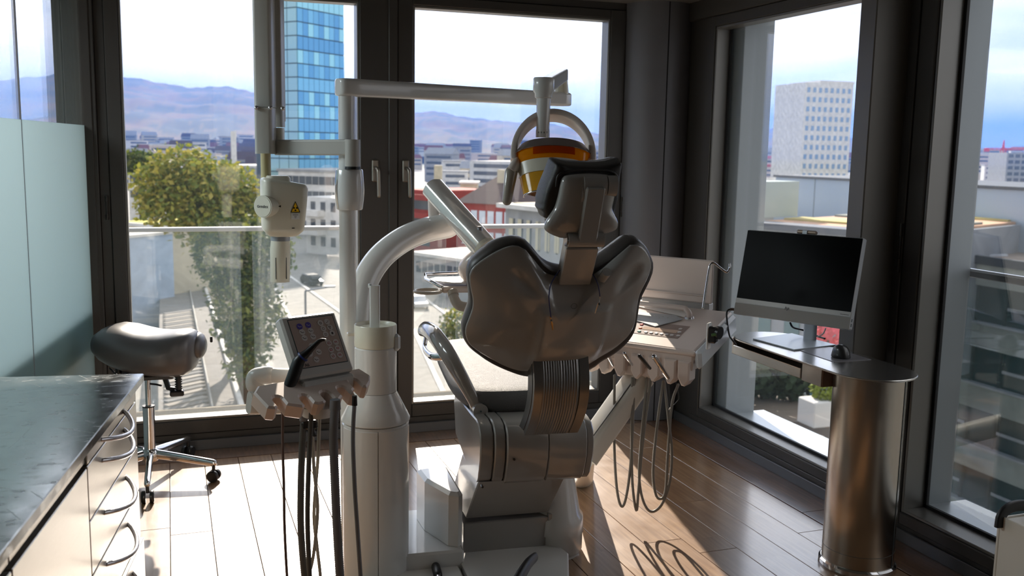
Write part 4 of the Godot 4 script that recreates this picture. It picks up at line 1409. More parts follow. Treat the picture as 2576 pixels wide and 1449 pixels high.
func chair() -> void:
	var fw := -chair_b.z
	var rt := chair_b.x
	var xf := Transform3D(chair_b, CHAIR_AT)
	var n := thing("treatment_chair", "grey dental treatment chair seen from behind with winged backrest", "dental chair", CHAIR_AT + chair_b * Vector3(0, 0, -0.4))
	var pl := gloss()
	var L := func(r: float, y: float, f: float) -> Vector3: return xf * Vector3(r, y, -f)

	# backrest: winged shell over a cushion
	var th := deg_to_rad(20.0)
	var ub := Vector3.UP * cos(th) - fw * sin(th)
	var nb := -fw * cos(th) - Vector3.UP * sin(th)       # to the back of the chair
	var o := px(1400, 800, 3.05)
	var shell_px := [[1183, 685], [1194.6, 669], [1223, 648], [1255, 630], [1281, 620], [1302, 619], [1320.5, 627], [1339, 648], [1360, 674], [1375.5, 687.5], [1398, 694], [1445, 697], [1493, 693], [1527, 666.5], [1548, 648], [1569, 627], [1587, 617], [1603, 615.4], [1619, 624.6], [1632, 643], [1638, 661], [1636, 682], [1624, 711], [1611, 737], [1605, 758], [1602, 779], [1596, 816], [1585, 839], [1567, 859], [1541, 880], [1510, 898], [1480, 917], [1440, 928], [1390, 932], [1336, 934], [1302, 932], [1268, 920], [1234, 902], [1202, 883], [1179, 863], [1170.5, 842], [1171, 824], [1179, 803], [1188, 776.7], [1189, 750.5], [1184, 727], [1180, 700.6]]
	var sp := outline(shell_px, o, rt, ub)
	var NA := 128
	var NR := 26
	var seg := func(p: Vector2, a: Vector2, b: Vector2) -> Vector2:   # along, across
		var e := (b - a)
		return Vector2((p - a).dot(e) / e.length_squared(), (p - a).cross(e.normalized()))
	var at2 := func(x: float, y: float) -> Vector2:
		var q := pxp(x, y, o, nb) - o
		return Vector2(q.dot(rt), q.dot(ub))
	var la: Vector2 = at2.call(1352, 725); var lb: Vector2 = at2.call(1320, 935)
	var ra: Vector2 = at2.call(1538, 718); var rb: Vector2 = at2.call(1490, 925)
	var d1: Vector2 = at2.call(1285, 672); var d2: Vector2 = at2.call(1345, 718)
	var d3: Vector2 = at2.call(1545, 718); var d4: Vector2 = at2.call(1608, 660)
	var lift := func(p: Vector2, s: float) -> float:
		var d := 0.055 * (1.0 - pow(s, 2.4))
		var l: Vector2 = seg.call(p, la, lb)
		var r: Vector2 = seg.call(p, ra, rb)
		var inside := smoothstep(-0.006, 0.012, -l.y) * smoothstep(-0.006, 0.012, r.y) * smoothstep(0.075, 0.05, p.y)
		d += 0.012 * inside * (1.0 - pow(s, 6.0))
		for e in [[d1, d2, 1.0], [d3, d4, -1.0]]:
			var m: Vector2 = seg.call(p, e[0], e[1])
			if m.x > -0.15 and m.x < 1.15:
				var w := 0.020 * sin(PI * clampf((m.x + 0.15) / 1.3, 0.0, 1.0))
				if w > 0.0: d -= 0.014 * exp(-pow((m.y * 1.0 - 0.004) / maxf(w, 0.003), 2.0)) * sin(PI * clampf((m.x + 0.15) / 1.3, 0.0, 1.0))
		return d
	var m := mb()
	var rings := []
	for i in NR + 1:
		var s := 1.0 - pow(float(i) / NR, 1.3)
		var ring := PackedVector3Array()
		for j in NA:
			var a := TAU * j / NA
			var p := Vector2.from_angle(a) * polar(sp, a) * maxf(s, 0.002)
			ring.append(o + rt * p.x + ub * p.y + nb * lift.call(p, s))
		rings.append(ring)
	var under := PackedVector3Array()
	var under2 := PackedVector3Array()
	for p in rings[0]:
		under.append(p - nb * 0.006 - (p - o) * 0.004)
		under2.append(o + (p - o) * 0.1 - nb * 0.004)
	rings.push_front(under)
	rings.push_front(under2)
	var back := part("back_shell", m.loft(rings), pl, n)
	# cushion
	var cush_px := [[1252, 606], [1289, 598.4], [1318, 603.6], [1339, 622], [1357, 645.6], [1375.5, 661.3], [1402, 670.5], [1450, 674], [1495, 657], [1527, 639], [1553, 614], [1574, 599.7], [1590, 596], [1605.5, 601], [1624, 619], [1637, 645.6], [1640, 661], [1637, 682], [1624, 711], [1611, 737], [1605, 758], [1602, 779], [1596, 816], [1585, 840], [1567, 861], [1541, 882], [1510, 900], [1480, 921], [1420, 936], [1339, 939], [1307, 937], [1268, 923.6], [1229, 905], [1202, 887], [1176, 866], [1163, 845], [1160.5, 821], [1166, 800], [1173.6, 779], [1179, 758], [1177.5, 732], [1174, 703], [1173.6, 682], [1181.5, 658.7], [1197, 643], [1223, 622]]
	var oc := o - nb * 0.04
	var cp := outline(cush_px, oc, rt, ub)
	rings = []
	for e in [[0.2, -0.034], [0.93, -0.034], [0.972, -0.030], [0.992, -0.020], [1.0, -0.002], [0.995, 0.018], [0.98, 0.032], [0.93, 0.046], [0.82, 0.055], [0.5, 0.060], [0.02, 0.062]]:
		var ring := PackedVector3Array()
		for j in NA:
			var a := TAU * j / NA
			var p: Vector2 = Vector2.from_angle(a) * polar(cp, a) * e[0]
			ring.append(oc + rt * p.x + ub * p.y - nb * e[1])
		rings.append(ring)
	part("back_cushion", mb().loft(rings), M("dark_upholstery", Color8(62, 57, 54), 0.4, 0.0, {"rim_enabled": true, "rim": 0.35}), n)
	# ring button and release knob on the shell
	var bq := pxp(1444, 770, o + nb * 0.066, nb)
	var ringp := []
	for k in 25: ringp.append(bq + (rt * cos(TAU * k / 24.0) + ub * sin(TAU * k / 24.0)) * 0.0095)
	part("button_ring", mb().tube(ringp, 0.0006, 6, 0), M("joint_grey", Color8(70, 68, 66), 0.5), back)
	var k0 := pxp(1516, 700, o + nb * 0.03, nb)
	part("release_knob", mb().tube([k0, k0 + (ub * 0.8 + nb * 0.6).normalized() * 0.045], 0.0145, 20), pl, back)

	# neck bracket, joint and headrest arm
	var b0 := px(1445, 708, 2.985)
	var b1 := px(1463, 622, 2.86)
	var bu := (b1 - b0).normalized()
	var bn := rt.cross(bu).normalized()
	m = mb()
	m.xf = Transform3D(Basis(rt, bu, bn), b0)
	part("neck_bracket", m.span(-0.051, 0.051, -0.004, b0.distance_to(b1) + 0.006, -0.03, 0.012, 0.003), pl, n)
	var j0 := px(1470, 603, 2.84)
	part("neck_joint", mb().tube([j0 - rt * 0.054, j0 + rt * 0.057], 0.0225, 28, 1), pl, n)
	part("joint_cap", mb().tube([j0 - rt * 0.059, j0 - rt * 0.053], [0.019, 0.0205], 24, 1), chrome(), n)
	var ho := px(1480, 512, 2.82)                           # headrest plane
	var h_th := deg_to_rad(12.0)
	var hu := Vector3.UP * cos(h_th) - fw * sin(h_th)
	var hn := -fw * cos(h_th) - Vector3.UP * sin(h_th)
	var a0 := px(1474, 610, 2.835)
	var a1 := px(1497, 470, 2.775)
	var au := (a1 - a0).normalized()
	var an := rt.cross(au).normalized()
	m = mb()
	m.xf = Transform3D(Basis(rt, au, an), a0)
	part("headrest_arm", m.span(-0.028, 0.029, 0.0, a0.distance_to(a1), -0.045, 0.014, 0.004), pl, n)
	var kc := px(1497, 468, 2.80)
	m = mb()
	var prof := rrect(0.052, 0.062, 0.024, 6)
	var body := []
	for x in [-0.040, 0.030]:
		var r := PackedVector3Array()
		for q in prof: r.append(kc + rt * x + hn * q.x + hu * q.y)
		body.append(r)
	part("headrest_knuckle", m.loft(body, true, false, 1), pl, n)
	m = mb()
	body = []
	for x in [0.033, 0.062]:
		var r := PackedVector3Array()
		for q in prof: r.append(kc + rt * x + hn * q.x * 0.98 + hu * (q.y + 0.001))
		body.append(r)
	part("locking_knob", m.loft(body, true, false, 1), pl, n)
	var dc := px(1466, 484, 2.812)
	part("knuckle_disc", mb().tube([dc - rt * 0.014, dc + rt * 0.008], [0.040, 0.041], 28, 1), pl, n)
	# headrest shell and its black leather cushion
	var hs := outline([[1412.5, 454], [1417.6, 445], [1430, 440], [1461, 437], [1495, 436.6], [1530, 440], [1547, 447], [1551, 455.6], [1549.6, 467.6], [1543.6, 500], [1539, 521], [1543.6, 536.7], [1552, 552], [1554.5, 564], [1550.5, 576], [1538, 583], [1521, 587.5], [1470, 596], [1417.6, 599], [1398.7, 595], [1383, 588], [1372.8, 581.5], [1369, 573], [1372.8, 559], [1383, 542], [1395, 523], [1404, 493.5], [1409, 467.6]], ho, rt, hu)
	rings = []
	for e in [[0.1, -0.010], [0.985, -0.010], [1.0, -0.004], [0.992, 0.004], [0.965, 0.010], [0.9, 0.016], [0.75, 0.022], [0.5, 0.026], [0.02, 0.028]]:
		var ring := PackedVector3Array()
		for j in 96:
			var a := TAU * j / 96
			var p: Vector2 = Vector2.from_angle(a) * polar(hs, a) * e[0]
			ring.append(ho + rt * p.x + hu * p.y + hn * e[1])
		rings.append(ring)
	part("headrest_shell", mb().loft(rings), pl, n)
	var hc := ho - hn * 0.055
	var hp := outline([[1392, 400], [1425, 406], [1478, 409], [1520, 406], [1557, 399], [1555, 425], [1552, 450], [1549, 490], [1540, 525], [1545, 560], [1520, 580], [1450, 590], [1390, 575], [1372, 552], [1357, 537], [1352, 521], [1353, 502], [1360, 473], [1374, 438], [1384, 412]], hc, rt, hu)
	rings = []
	var lv := [[0.1, -0.046], [0.86, -0.046], [0.93, -0.040], [0.965, -0.028], [0.985, -0.012], [1.0, 0.006], [0.99, 0.03], [0.95, 0.05], [0.85, 0.064], [0.5, 0.072], [0.02, 0.074]]
	for e in lv.size():
		var ring := PackedVector3Array()
		for j in 192:
			var a := TAU * j / 192
			var p: Vector2 = Vector2.from_angle(a) * polar(hp, a) * lv[e][0]
			var fold := 0.0
			if e > 2 and e < 8 and p.x < -0.03:           # gathered leather on the side of the cushion
				fold = 0.0022 * sin(p.y * 260.0 + e * 0.5) * smoothstep(0.03, -0.06, p.y)
			p *= 1.0 + fold / maxf(p.length(), 0.02)
			ring.append(hc + rt * p.x + hu * p.y - hn * lv[e][1])
		rings.append(ring)
	part("headrest_cushion", mb().loft(rings), black_leather(), n)
	# piping arc on the cushion
	var arc := []
	for q in [[1400, 470], [1403, 445], [1418, 434], [1450, 430], [1495, 428], [1535, 431], [1551, 442], [1553, 456]]:
		arc.append(pxp(q[0], q[1], ho - hn * 0.008, hn))
	part("piping", mb().tube(spline(arc, 6), 0.004, 8), black_leather(), n)

	# ribbed metal spine, bowed towards the back
	var path := []
	for k in 25:
		var u := k / 24.0
		path.append(Vector2(lerpf(0.845, 0.585, u), lerpf(0.03, 0.115, u) - 0.062 * sin(PI * clampf(u * 0.92 + 0.02, 0.0, 1.0))))   # y, f
	var cols := 181
	var rows := []
	for p in path:
		var r := PackedVector3Array()
		for c in cols:
			var u := float(c) / (cols - 1)
			var rr := lerpf(-0.072, 0.112, u)
			var rib := 0.0011 * sin((u - 0.15) / 0.65 * 44.0 * TAU) if u > 0.15 and u < 0.80 else 0.0
			if absf(u - 0.815) < 0.006: rib = -0.004
			r.append(L.call(rr, p.x, p.y - 0.0 + rib))
		rows.append(r)
	m = mb()
	m.sheet(rows, 0.02)
	part("ribbed_spine", m, M("spine_aluminium", Color8(150, 146, 142), 0.33, 0.85), n)
	for s in [[-0.074, -0.068], [0.108, 0.114]]:
		var side := PackedVector2Array()
		for p in path: side.append(Vector2(p.y - 0.001, p.x))
		for k in range(path.size() - 1, -1, -1): side.append(Vector2(path[k].y + 0.05, path[k].x))
		m = mb()
		m.xf = xf * Transform3D(Basis(Vector3(0, 0, -1), Vector3(0, 1, 0), Vector3(1, 0, 0)), Vector3.ZERO)
		part("spine_flank", m.extrude(side, s[0], s[1], 0.001), M("spine_dark", Color8(92, 90, 88), 0.4, 0.5), n)

	# seat
	var sm := M("seat_fabric", Color8(84, 83, 82), 0.55, 0.0, {"normal_enabled": true, "normal_scale": 1.2, "normal_texture": noise_tex("mesh_n", 0.6, 23, true, 8.0), "uv1_triplanar": true, "uv1_world_triplanar": true, "uv1_scale": Vector3(9, 9, 9), "rim_enabled": true, "rim": 0.25})
	rings = []
	var sprof := func(f0: float, f1: float, hw: float, y: float, grow: float) -> PackedVector3Array:
		var r := PackedVector3Array()
		for j in 96:
			var a := TAU * j / 96
			var c := cos(a)
			var s := sin(a)
			var ex := signf(c) * pow(absf(c), 0.55) * (hw + grow)
			var ez := signf(s) * pow(absf(s), 0.45)
			var f := lerpf(f0 - grow, f1 + grow, 0.5 + 0.5 * ez)
			ex *= lerpf(1.0, 0.82, smoothstep(0.4, 1.2, f))
			r.append(L.call(ex, y, f))
		return r
	for e in [[0.58, -0.10], [0.58, -0.03], [0.585, -0.012], [0.60, -0.002], [0.622, 0.0], [0.642, -0.006], [0.656, -0.022], [0.663, -0.05], [0.664, -0.10], [0.664, -0.18]]:
		rings.append(sprof.call(0.28, 1.27, 0.235, e[0] + 0.012, e[1]))
	part("seat_cushion", mb().loft(rings), sm, n)
	m = mb()
	m.xf = xf
	part("seat_plate", m.span(-0.15, 0.15, 0.56, 0.594, -1.2, -0.34, 0.006), pl, n)

	# lift cover, link and base
	var side := [Vector2(0.30, 0.595), Vector2(0.22, 0.597), Vector2(0.172, 0.585), Vector2(0.148, 0.558), Vector2(0.140, 0.52), Vector2(0.142, 0.468), Vector2(0.150, 0.447), Vector2(0.152, 0.440), Vector2(0.158, 0.425), Vector2(0.165, 0.408), Vector2(0.167, 0.400), Vector2(0.178, 0.386), Vector2(0.195, 0.373), Vector2(0.30, 0.372), Vector2(0.58, 0.44), Vector2(0.62, 0.56), Vector2(0.60, 0.595)]
	var sxf := xf * Transform3D(Basis(Vector3(0, 0, -1), Vector3(0, 1, 0), Vector3(1, 0, 0)), Vector3.ZERO)
	var set_in := func(k: float, down: float) -> PackedVector2Array:       # the same profile set back from the rear
		var o2 := PackedVector2Array()
		for p in side: o2.append(p + Vector2(k * smoothstep(0.45, 0.14, p.x), down * smoothstep(0.5, 0.6, p.y)))
		return o2
	for e in [[-0.205, -0.158, 0.020, -0.004], [-0.156, -0.118, 0.012, 0.0], [-0.116, 0.0292, 0.0, 0.0], [0.0308, 0.166, 0.0, 0.0], [0.168, 0.193, 0.010, -0.006]]:
		m = mb(); m.xf = sxf
		part("lift_cover", m.extrude(set_in.call(e[2], e[3]), e[0], e[1], 0.004, true), pl, n)
	var inner := PackedVector2Array()
	for p in side: inner.append(Vector2(0.38, 0.48) + (p - Vector2(0.38, 0.48)) * 0.88)
	m = mb(); m.xf = sxf
	part("cover_core", m.extrude(inner, -0.19, 0.18), pl, n)
	for s in [[1213, 1224], [1293, 1155]]:
		var q := xf.affine_inverse() * pxp(s[0], s[1], L.call(0, 0, 0.142), fw)
		part("screw", mb().tube([xf * (q + Vector3(0, 0, -0.012)), xf * (q + Vector3(0, 0, 0.006))], 0.004, 10), M("screw_dark", Color8(60, 60, 60), 0.4, 0.6), n)
	# sloping link below the cover
	m = mb()
	m.xf = sxf
	part("lift_link", m.extrude(PackedVector2Array([Vector2(0.19, 0.385), Vector2(0.385, 0.182), Vector2(0.66, 0.182), Vector2(0.46, 0.40)]), -0.203, 0.108, 0.004), pl, n)
	m = mb()
	m.xf = xf
	part("base_riser", m.span(-0.212, 0.108, 0.052, 0.166, -0.70, -0.38, 0.004), pl, n)
	m = mb()
	m.xf = xf
	part("riser_side", m.extrude(PackedVector2Array([Vector2(0.112, 0.05), Vector2(0.15, 0.05), Vector2(0.122, 0.178), Vector2(0.104, 0.178)]), -0.70, -0.375, 0.003), pl, n)
	m = mb()
	m.xf = xf
	var wg := white_gloss()
	var plate := [Vector2(-0.208, -0.385), Vector2(0.148, -0.385), Vector2(0.162, -0.30), Vector2(0.10, -0.10), Vector2(0.06, 0.16), Vector2(-0.20, 0.16), Vector2(-0.232, 0.06), Vector2(-0.236, -0.30)]
	m.xf = xf * Transform3D(Basis(Vector3(1, 0, 0), Vector3(0, 0, 1), Vector3(0, -1, 0)), Vector3.ZERO)
	part("floor_plate", m.extrude(PackedVector2Array(plate), -0.055, -0.002, 0.006), wg, n)
	# left arm of the base that carries the water unit
	m = mb()
	m.xf = xf
	part("base_arm", m.span(-0.62, -0.225, 0.0, 0.10, -0.72, -0.30, 0.008), wg, n)
	m = mb()
	m.xf = xf
	part("base_skirt", m.span(-0.62, -0.245, 0.0, 0.045, -0.30, 0.10, 0.006), wg, n)
	m = mb()
	m.xf = xf * Transform3D(Basis(Vector3(1, 0, 0), Vector3(0, 0, 1), Vector3(0, -1, 0)), Vector3.ZERO)
	part("base_fin", m.extrude(PackedVector2Array([Vector2(-0.345, -0.62), Vector2(-0.225, -0.64), Vector2(-0.225, -0.345), Vector2(-0.243, -0.325), Vector2(-0.275, -0.345), Vector2(-0.335, -0.50)]), -0.30, -0.09, 0.012), wg, n)
	# round foot on the right
	m = mb()
	var foot := L.call(0.165, 0.0, 0.475)
	var fr := []
	for e in [[0.0, 0.088, 0.12], [0.018, 0.094, 0.125], [0.02, 0.099, 0.13], [0.085, 0.099, 0.13], [0.088, 0.103, 0.135], [0.145, 0.100, 0.13], [0.158, 0.088, 0.118], [0.36, 0.07, 0.10]]:
		var r := PackedVector3Array()
		for j in 48:
			var a := TAU * j / 48
			var back_side := 1.0 if sin(a) < 0.0 else 1.4
			r.append(foot + rt * (cos(a) * e[1] - (0.02 if e[0] > 0.16 else 0.0)) + fw * sin(a) * e[2] * back_side + Vector3.UP * e[0])
		fr.append(r)
	part("base_foot", m.loft(fr), wg, n)

	# left armrest with a chrome release lever
	var ap := [L.call(-0.178, 0.605, 0.335), L.call(-0.198, 0.648, 0.35), L.call(-0.232, 0.715, 0.385), L.call(-0.268, 0.785, 0.45), L.call(-0.292, 0.825, 0.54), L.call(-0.30, 0.828, 0.64), L.call(-0.30, 0.815, 0.74)]
	var sw := spline(ap, 6)
	var rad := []
	for k in sw.size(): rad.append(lerpf(0.021, 0.031, smoothstep(0.0, 0.55, float(k) / sw.size())))
	part("armrest", mb().tube(sw, rad, 24, 2, 0.72), M("armrest_plastic", Color8(150, 147, 143), 0.16, 0.0, {"clearcoat_enabled": true, "clearcoat": 1.0, "clearcoat_roughness": 0.05}), n)
	var av := L.call(-0.172, 0.60, 0.325)
	part("arm_pivot", mb().tube([av - fw * 0.022, av + fw * 0.05], 0.026, 24, 1), pl, n)
	part("pivot_pin", mb().tube([av - fw * 0.024, av - fw * 0.02], 0.0035, 10, 1), M("joint_dark"), n)
	part("release_lever", mb().tube(spline([L.call(-0.27, 0.755, 0.50), L.call(-0.30, 0.745, 0.56), L.call(-0.31, 0.752, 0.66), L.call(-0.30, 0.785, 0.70)], 6), [0.012] + range(18).map(func(_i): return 0.014), 14, 2, 0.6), chrome(), n)

	# bib clips on their blue cord, hung over the neck bracket
	var cl := thing("bib_clip_cord", "thin blue bib cord with metal clips hanging over the backrest", "bib clips", px(1445, 700, 2.96))
	var blue := M("blue_cord", Color8(32, 38, 92), 0.5)
	var pc := func(x: float, y: float, h: float) -> Vector3: return pxp(x, y, o + nb * h, nb)
	part("cord", mb().tube(spline([pc.call(1408, 680, 0.03), pc.call(1398, 693, 0.042), pc.call(1386, 715, 0.056), pc.call(1381, 745, 0.07), pc.call(1383, 775, 0.072), pc.call(1386, 798, 0.072)], 6), 0.0017, 8), blue, cl)
	part("cord", mb().tube(spline([pc.call(1484, 682, 0.03), pc.call(1493, 693, 0.042), pc.call(1503, 712, 0.056), pc.call(1508, 735, 0.066), pc.call(1509, 748, 0.066)], 6), 0.0017, 8), blue, cl)
	var gold := M("brass_clip", Color8(206, 148, 82), 0.3, 0.9)
	var c1 := part("clip", mb().tube([pc.call(1384, 797, 0.072), pc.call(1387, 806, 0.073), pc.call(1389, 814, 0.074), pc.call(1391, 830, 0.074)], [0.0025, 0.0022, 0.0042, 0.0022], 8, 1, 0.5), gold, cl)
	part("clip_spring", mb().box(pc.call(1387, 806, 0.076), Vector3(0.004, 0.006, 0.004), 0.001), M("joint_dark"), c1)
	var c2 := part("clip", mb().tube([pc.call(1510, 746, 0.067), pc.call(1507, 756, 0.068), pc.call(1504, 766, 0.07), pc.call(1497, 788, 0.07)], [0.0025, 0.0022, 0.0044, 0.002], 8, 1, 0.5), chrome(), cl)
	part("clip_spring", mb().box(pc.call(1508, 765, 0.072), Vector3(0.004, 0.007, 0.004), 0.001), M("joint_dark"), c2)

# ---- water unit with the assistant's panel --------------------------------------------------
const UNIT_AT := Vector3(0.65, 0, -3.19)
func at_unit(x: float, y: float) -> Vector3:             # on the upright plane through the unit that faces the camera
	return pxp(x, y, UNIT_AT, Vector3(cam_b.z.x, 0, cam_b.z.z).normalized())

func hose(parent: Node3D, called: String, pts: Array, t: float, r: float, m: Material, ribs := 0.0) -> MeshInstance3D:
	var p := []
	for q in pts: p.append(px(q[0], q[1], q[2] if q.size() > 2 else t))
	var s := spline(p, 10)
	if ribs <= 0.0:
		return part(called, mb().tube(s, r, 10, 2), m, parent)
	# corrugated: resample evenly, swell and shrink
	var len_ := 0.0
	for i in s.size() - 1: len_ += s[i].distance_to(s[i + 1])
	var n := int(len_ / ribs) * 2
	var out := []
	var rad := []
	var acc := 0.0
	var k := 0
	for i in n + 1:
		var want := len_ * i / n
		while k < s.size() - 2 and acc + s[k].distance_to(s[k + 1]) < want:
			acc += s[k].distance_to(s[k + 1])
			k += 1
		var d: float = s[k].distance_to(s[k + 1])
		out.append(s[k].lerp(s[k + 1], clampf((want - acc) / maxf(d, 1e-5), 0.0, 1.0)))
		rad.append(r * (1.0 if i % 2 else 0.91))
	return part(called, mb().tube(out, rad, 12, 1), m, parent)

func word(t: String, size: float, depth := 0.0006) -> Mesh:
	var tm := TextMesh.new()
	tm.text = t
	var f := SystemFont.new()
	f.font_names = PackedStringArray(["Droid Sans"])
	f.font_weight = 700
	tm.font = f
	tm.font_size = 32
	tm.pixel_size = size / 32.0
	tm.depth = depth
	return tm

func lettering(called: String, t: String, size: float, m: Material, parent: Node3D, xf: Transform3D, depth := 0.0006) -> void:
	piece(called, word(t, size, depth), m, parent, xf)

func water_unit() -> void:
	var wg := white_gloss()
	var pg := M("warm_grey_plastic", Color8(206, 200, 190), 0.25, 0.0, {"clearcoat_enabled": true, "clearcoat": 0.4})
	var n := thing("water_unit", "white column water unit with cuspidor bowl beside the chair", "dental unit", UNIT_AT)
	var T := Transform3D(Basis(), UNIT_AT)
	part("cabinet", mb().lathe([Vector2(0, 0.0), Vector2(0.112, 0.0), Vector2(0.114, 0.01), Vector2(0.114, 0.566), Vector2(0.110, 0.570), Vector2(0, 0.570)], 56, T), wg, n)
	# two doors with a gap facing the camera
	var face := atan2(-UNIT_AT.z, -UNIT_AT.x) - 0.07
	for a in [[face - 1.25, face - 0.012], [face + 0.012, face + 1.25]]:
		part("cabinet_door", mb().lathe([Vector2(0.1142, 0.02), Vector2(0.1168, 0.022), Vector2(0.1168, 0.560), Vector2(0.1142, 0.562)], 24, T, a[0], a[1]), wg, n)
	part("cone", mb().lathe([Vector2(0.0, 0.573), Vector2(0.113, 0.573), Vector2(0.1175, 0.577), Vector2(0.117, 0.584), Vector2(0.095, 0.628), Vector2(0.073, 0.672), Vector2(0.0715, 0.676)], 56, T), wg, n)
	part("neck", mb().lathe([Vector2(0.0712, 0.677), Vector2(0.0712, 0.828), Vector2(0.068, 0.832)], 56, T), wg, n)
	part("bowl", mb().lathe([Vector2(0.0, 0.86), Vector2(0.062, 0.868), Vector2(0.066, 0.904), Vector2(0.0695, 0.908), Vector2(0.0715, 0.905), Vector2(0.0715, 0.835), Vector2(0.069, 0.832), Vector2(0, 0.832)], 56, T), M("cream_plastic", Color8(224, 219, 200), 0.25, 0.0, {"clearcoat_enabled": true, "clearcoat": 0.4}), n)
	var st := mb()
	for k in 10:
		var a := TAU * k / 10.0
		st.box(UNIT_AT + Vector3(cos(a) * 0.038, 0.893, sin(a) * 0.038), Vector3(0.034, 0.003, 0.006), 0.001, Basis(Vector3.UP, -a))
		T = T
	part("bowl_grille", mb().lathe([Vector2(0.0, 0.888), Vector2(0.058, 0.892), Vector2(0.060, 0.897), Vector2(0.0, 0.895)], 40, Transform3D(Basis(), UNIT_AT)), M("cream_plastic"), n)
	# rinsing spout: a flat upright with a hooked top
	var s0 := at_unit(940, 826) + Vector3(0.0, 0.0, 0.02)
	var hgt := at_unit(940, 713).y - s0.y
	var rightv := Vector3(-cam_b.z.z, 0, cam_b.z.x).normalized()
	rightv = cam_b.x * Vector3(1, 0, 1)
	rightv = rightv.normalized()
	var frontv := Vector3(-rightv.z, 0, rightv.x)
	if frontv.dot(EYE - s0) < 0: frontv = -frontv
	var path := [s0, s0 + Vector3(0, hgt * 0.5, 0), s0 + Vector3(0, hgt - 0.016, 0), s0 + Vector3(0, hgt - 0.005, 0) - rightv * 0.003, s0 + Vector3(0, hgt, 0) - rightv * 0.010, s0 + Vector3(0, hgt - 0.003, 0) - rightv * 0.019]
	part("rinse_spout", mb().sweep([s0, s0 + Vector3(0, hgt - 0.004, 0)], rrect(0.034, 0.02, 0.006, 4), 1, frontv), wg, n)
	part("spout_nozzle", mb().box(s0 + Vector3(0, hgt - 0.006, 0) - rightv * 0.016, Vector3(0.012, 0.016, 0.012), 0.003), wg, n)
	var cup := at_unit(994, 858)
	part("cup_holder", mb().box(cup + Vector3(0, -0.002, 0), Vector3(0.030, 0.060, 0.05), 0.010), M("pale_cup", Color8(216, 222, 224), 0.2), n)
	part("side_bracket", mb().box(at_unit(884, 840), Vector3(0.03, 0.012, 0.02), 0.003), pg, n)

	# delivery tube: the thick white swan neck that rises beside the unit
	var dt := []
	for q in [[896, 1010, 3.42], [900, 900, 3.44], [904, 800, 3.46], [917, 715, 3.5], [953, 652, 3.55], [1010, 605, 3.62], [1068, 580, 3.68], [1126, 568, 3.74]]: dt.append(px(q[0], q[1], q[2]))
	part("swan_neck", mb().tube(spline(dt, 8), 0.048, 28, 2), wg, n)

	# assistant's arm, holder tray and key panel
	var ap := thing("assistant_element", "grey assistant element with key panel and suction holders on an arm", "dental unit panel", px(790, 1010, 2.95))
	var am := M("arm_enamel", Color8(206, 204, 200), 0.25, 0.0, {"clearcoat_enabled": true, "clearcoat": 0.5})
	part("lower_arm", mb().sweep([px(626, 1014, 2.98), px(700, 1014, 3.03), px(830, 1012, 3.12)], rrect(0.055, 0.066, 0.018, 4), 1), am, ap)
	part("arm_joint", mb().tube([px(642, 990, 3.0), px(642, 966, 3.0)], 0.021, 20, 1), am, ap)
	part("elbow", mb().tube(spline([px(642, 968, 3.0), px(641, 958, 3.0), px(645, 949, 3.0), px(662, 945, 3.0), px(676, 945, 3.0)], 5), 0.0285, 24, 2), am, ap)
	part("upper_arm", mb().tube([px(674, 945, 3.0), px(790, 948, 3.0)], 0.0245, 28, 1), am, ap)
	# key panel
	var R := Vector3(0.910, 0, -0.415)
	var Nh := Vector3(0.415, 0, 0.910)
	var tau := deg_to_rad(32.0)
	var U := Vector3.UP * cos(tau) - Nh * sin(tau)
	var N := R.cross(U).normalized()
	var tl := px(703, 798, 2.95)
	var K := Transform3D(Basis(R, U, N), tl)            # x right, y up, z out; origin at the top left corner
	var m := mb()
	m.xf = K
	var shell := part("panel_shell", m.box(Vector3(0.1, -0.1025, -0.021), Vector3(0.2, 0.205, 0.042), 0.007), am, ap)
	m = mb()
	m.xf = K
	var scr := part("key_panel", m.box(Vector3(0.104, -0.094, 0.0), Vector3(0.160, 0.158, 0.0024), 0.001), M("key_film", Color8(188, 168, 158), 0.3), ap)
	m = mb()
	m.xf = K
	part("panel_rim", m.box(Vector3(0.104, -0.094, -0.0005), Vector3(0.166, 0.164, 0.0022), 0.001), M("joint_dark", Color8(40, 40, 40), 0.6), ap)
	var inv := func(x: float, y: float) -> Vector2:
		var q := K.affine_inverse() * pxp(x, y, tl, N)
		return Vector2(q.x, q.y)
	var key_m := M("key_white", Color8(214, 208, 206), 0.4)
	var purple := M("key_purple", Color8(84, 72, 168), 0.4)
	var ink := M("key_ink", Color8(60, 56, 58), 0.5)
	var red := M("key_red", Color8(178, 34, 48), 0.5)
	var disc := mb().lathe([Vector2(0, 0.0), Vector2(0.0096, 0.0), Vector2(0.0102, 0.0006), Vector2(0.0096, 0.0012), Vector2(0, 0.0012)], 20).mesh()
	var flat := Basis(R, N, -U)                          # the disc's axis along N
	var z1 := func(x: float, y: float) -> Array: return [600.0 + x / 2.824, 770.0 + y / 2.824]
	var keys := [[432, 147, 1, "chair"], [493, 136, 1, "chair"], [450, 187, 0, "chair"], [510, 177, 0, "chair"], [467, 229, 0, "chair"], [528, 218, 0, "chair"], [518, 284, 0, "chair"], [568, 327, 0, "chair"], [551, 381, 0, "chair"], [505, 340, 0, "chair"], [580, 122, 0, "box"], [627, 113, 0, "bar"], [600, 161, 0, "box"], [647, 153, 0, "tri"], [617, 202, 0, "box"], [664, 194, 0, "dot"], [640, 264, 0, "rbox"], [689, 257, 0, "F1"], [655, 311, 0, "rsq"], [703, 301, 0, "F2"], [669, 356, 0, "rring"], [718, 348, 0, "F3"]]
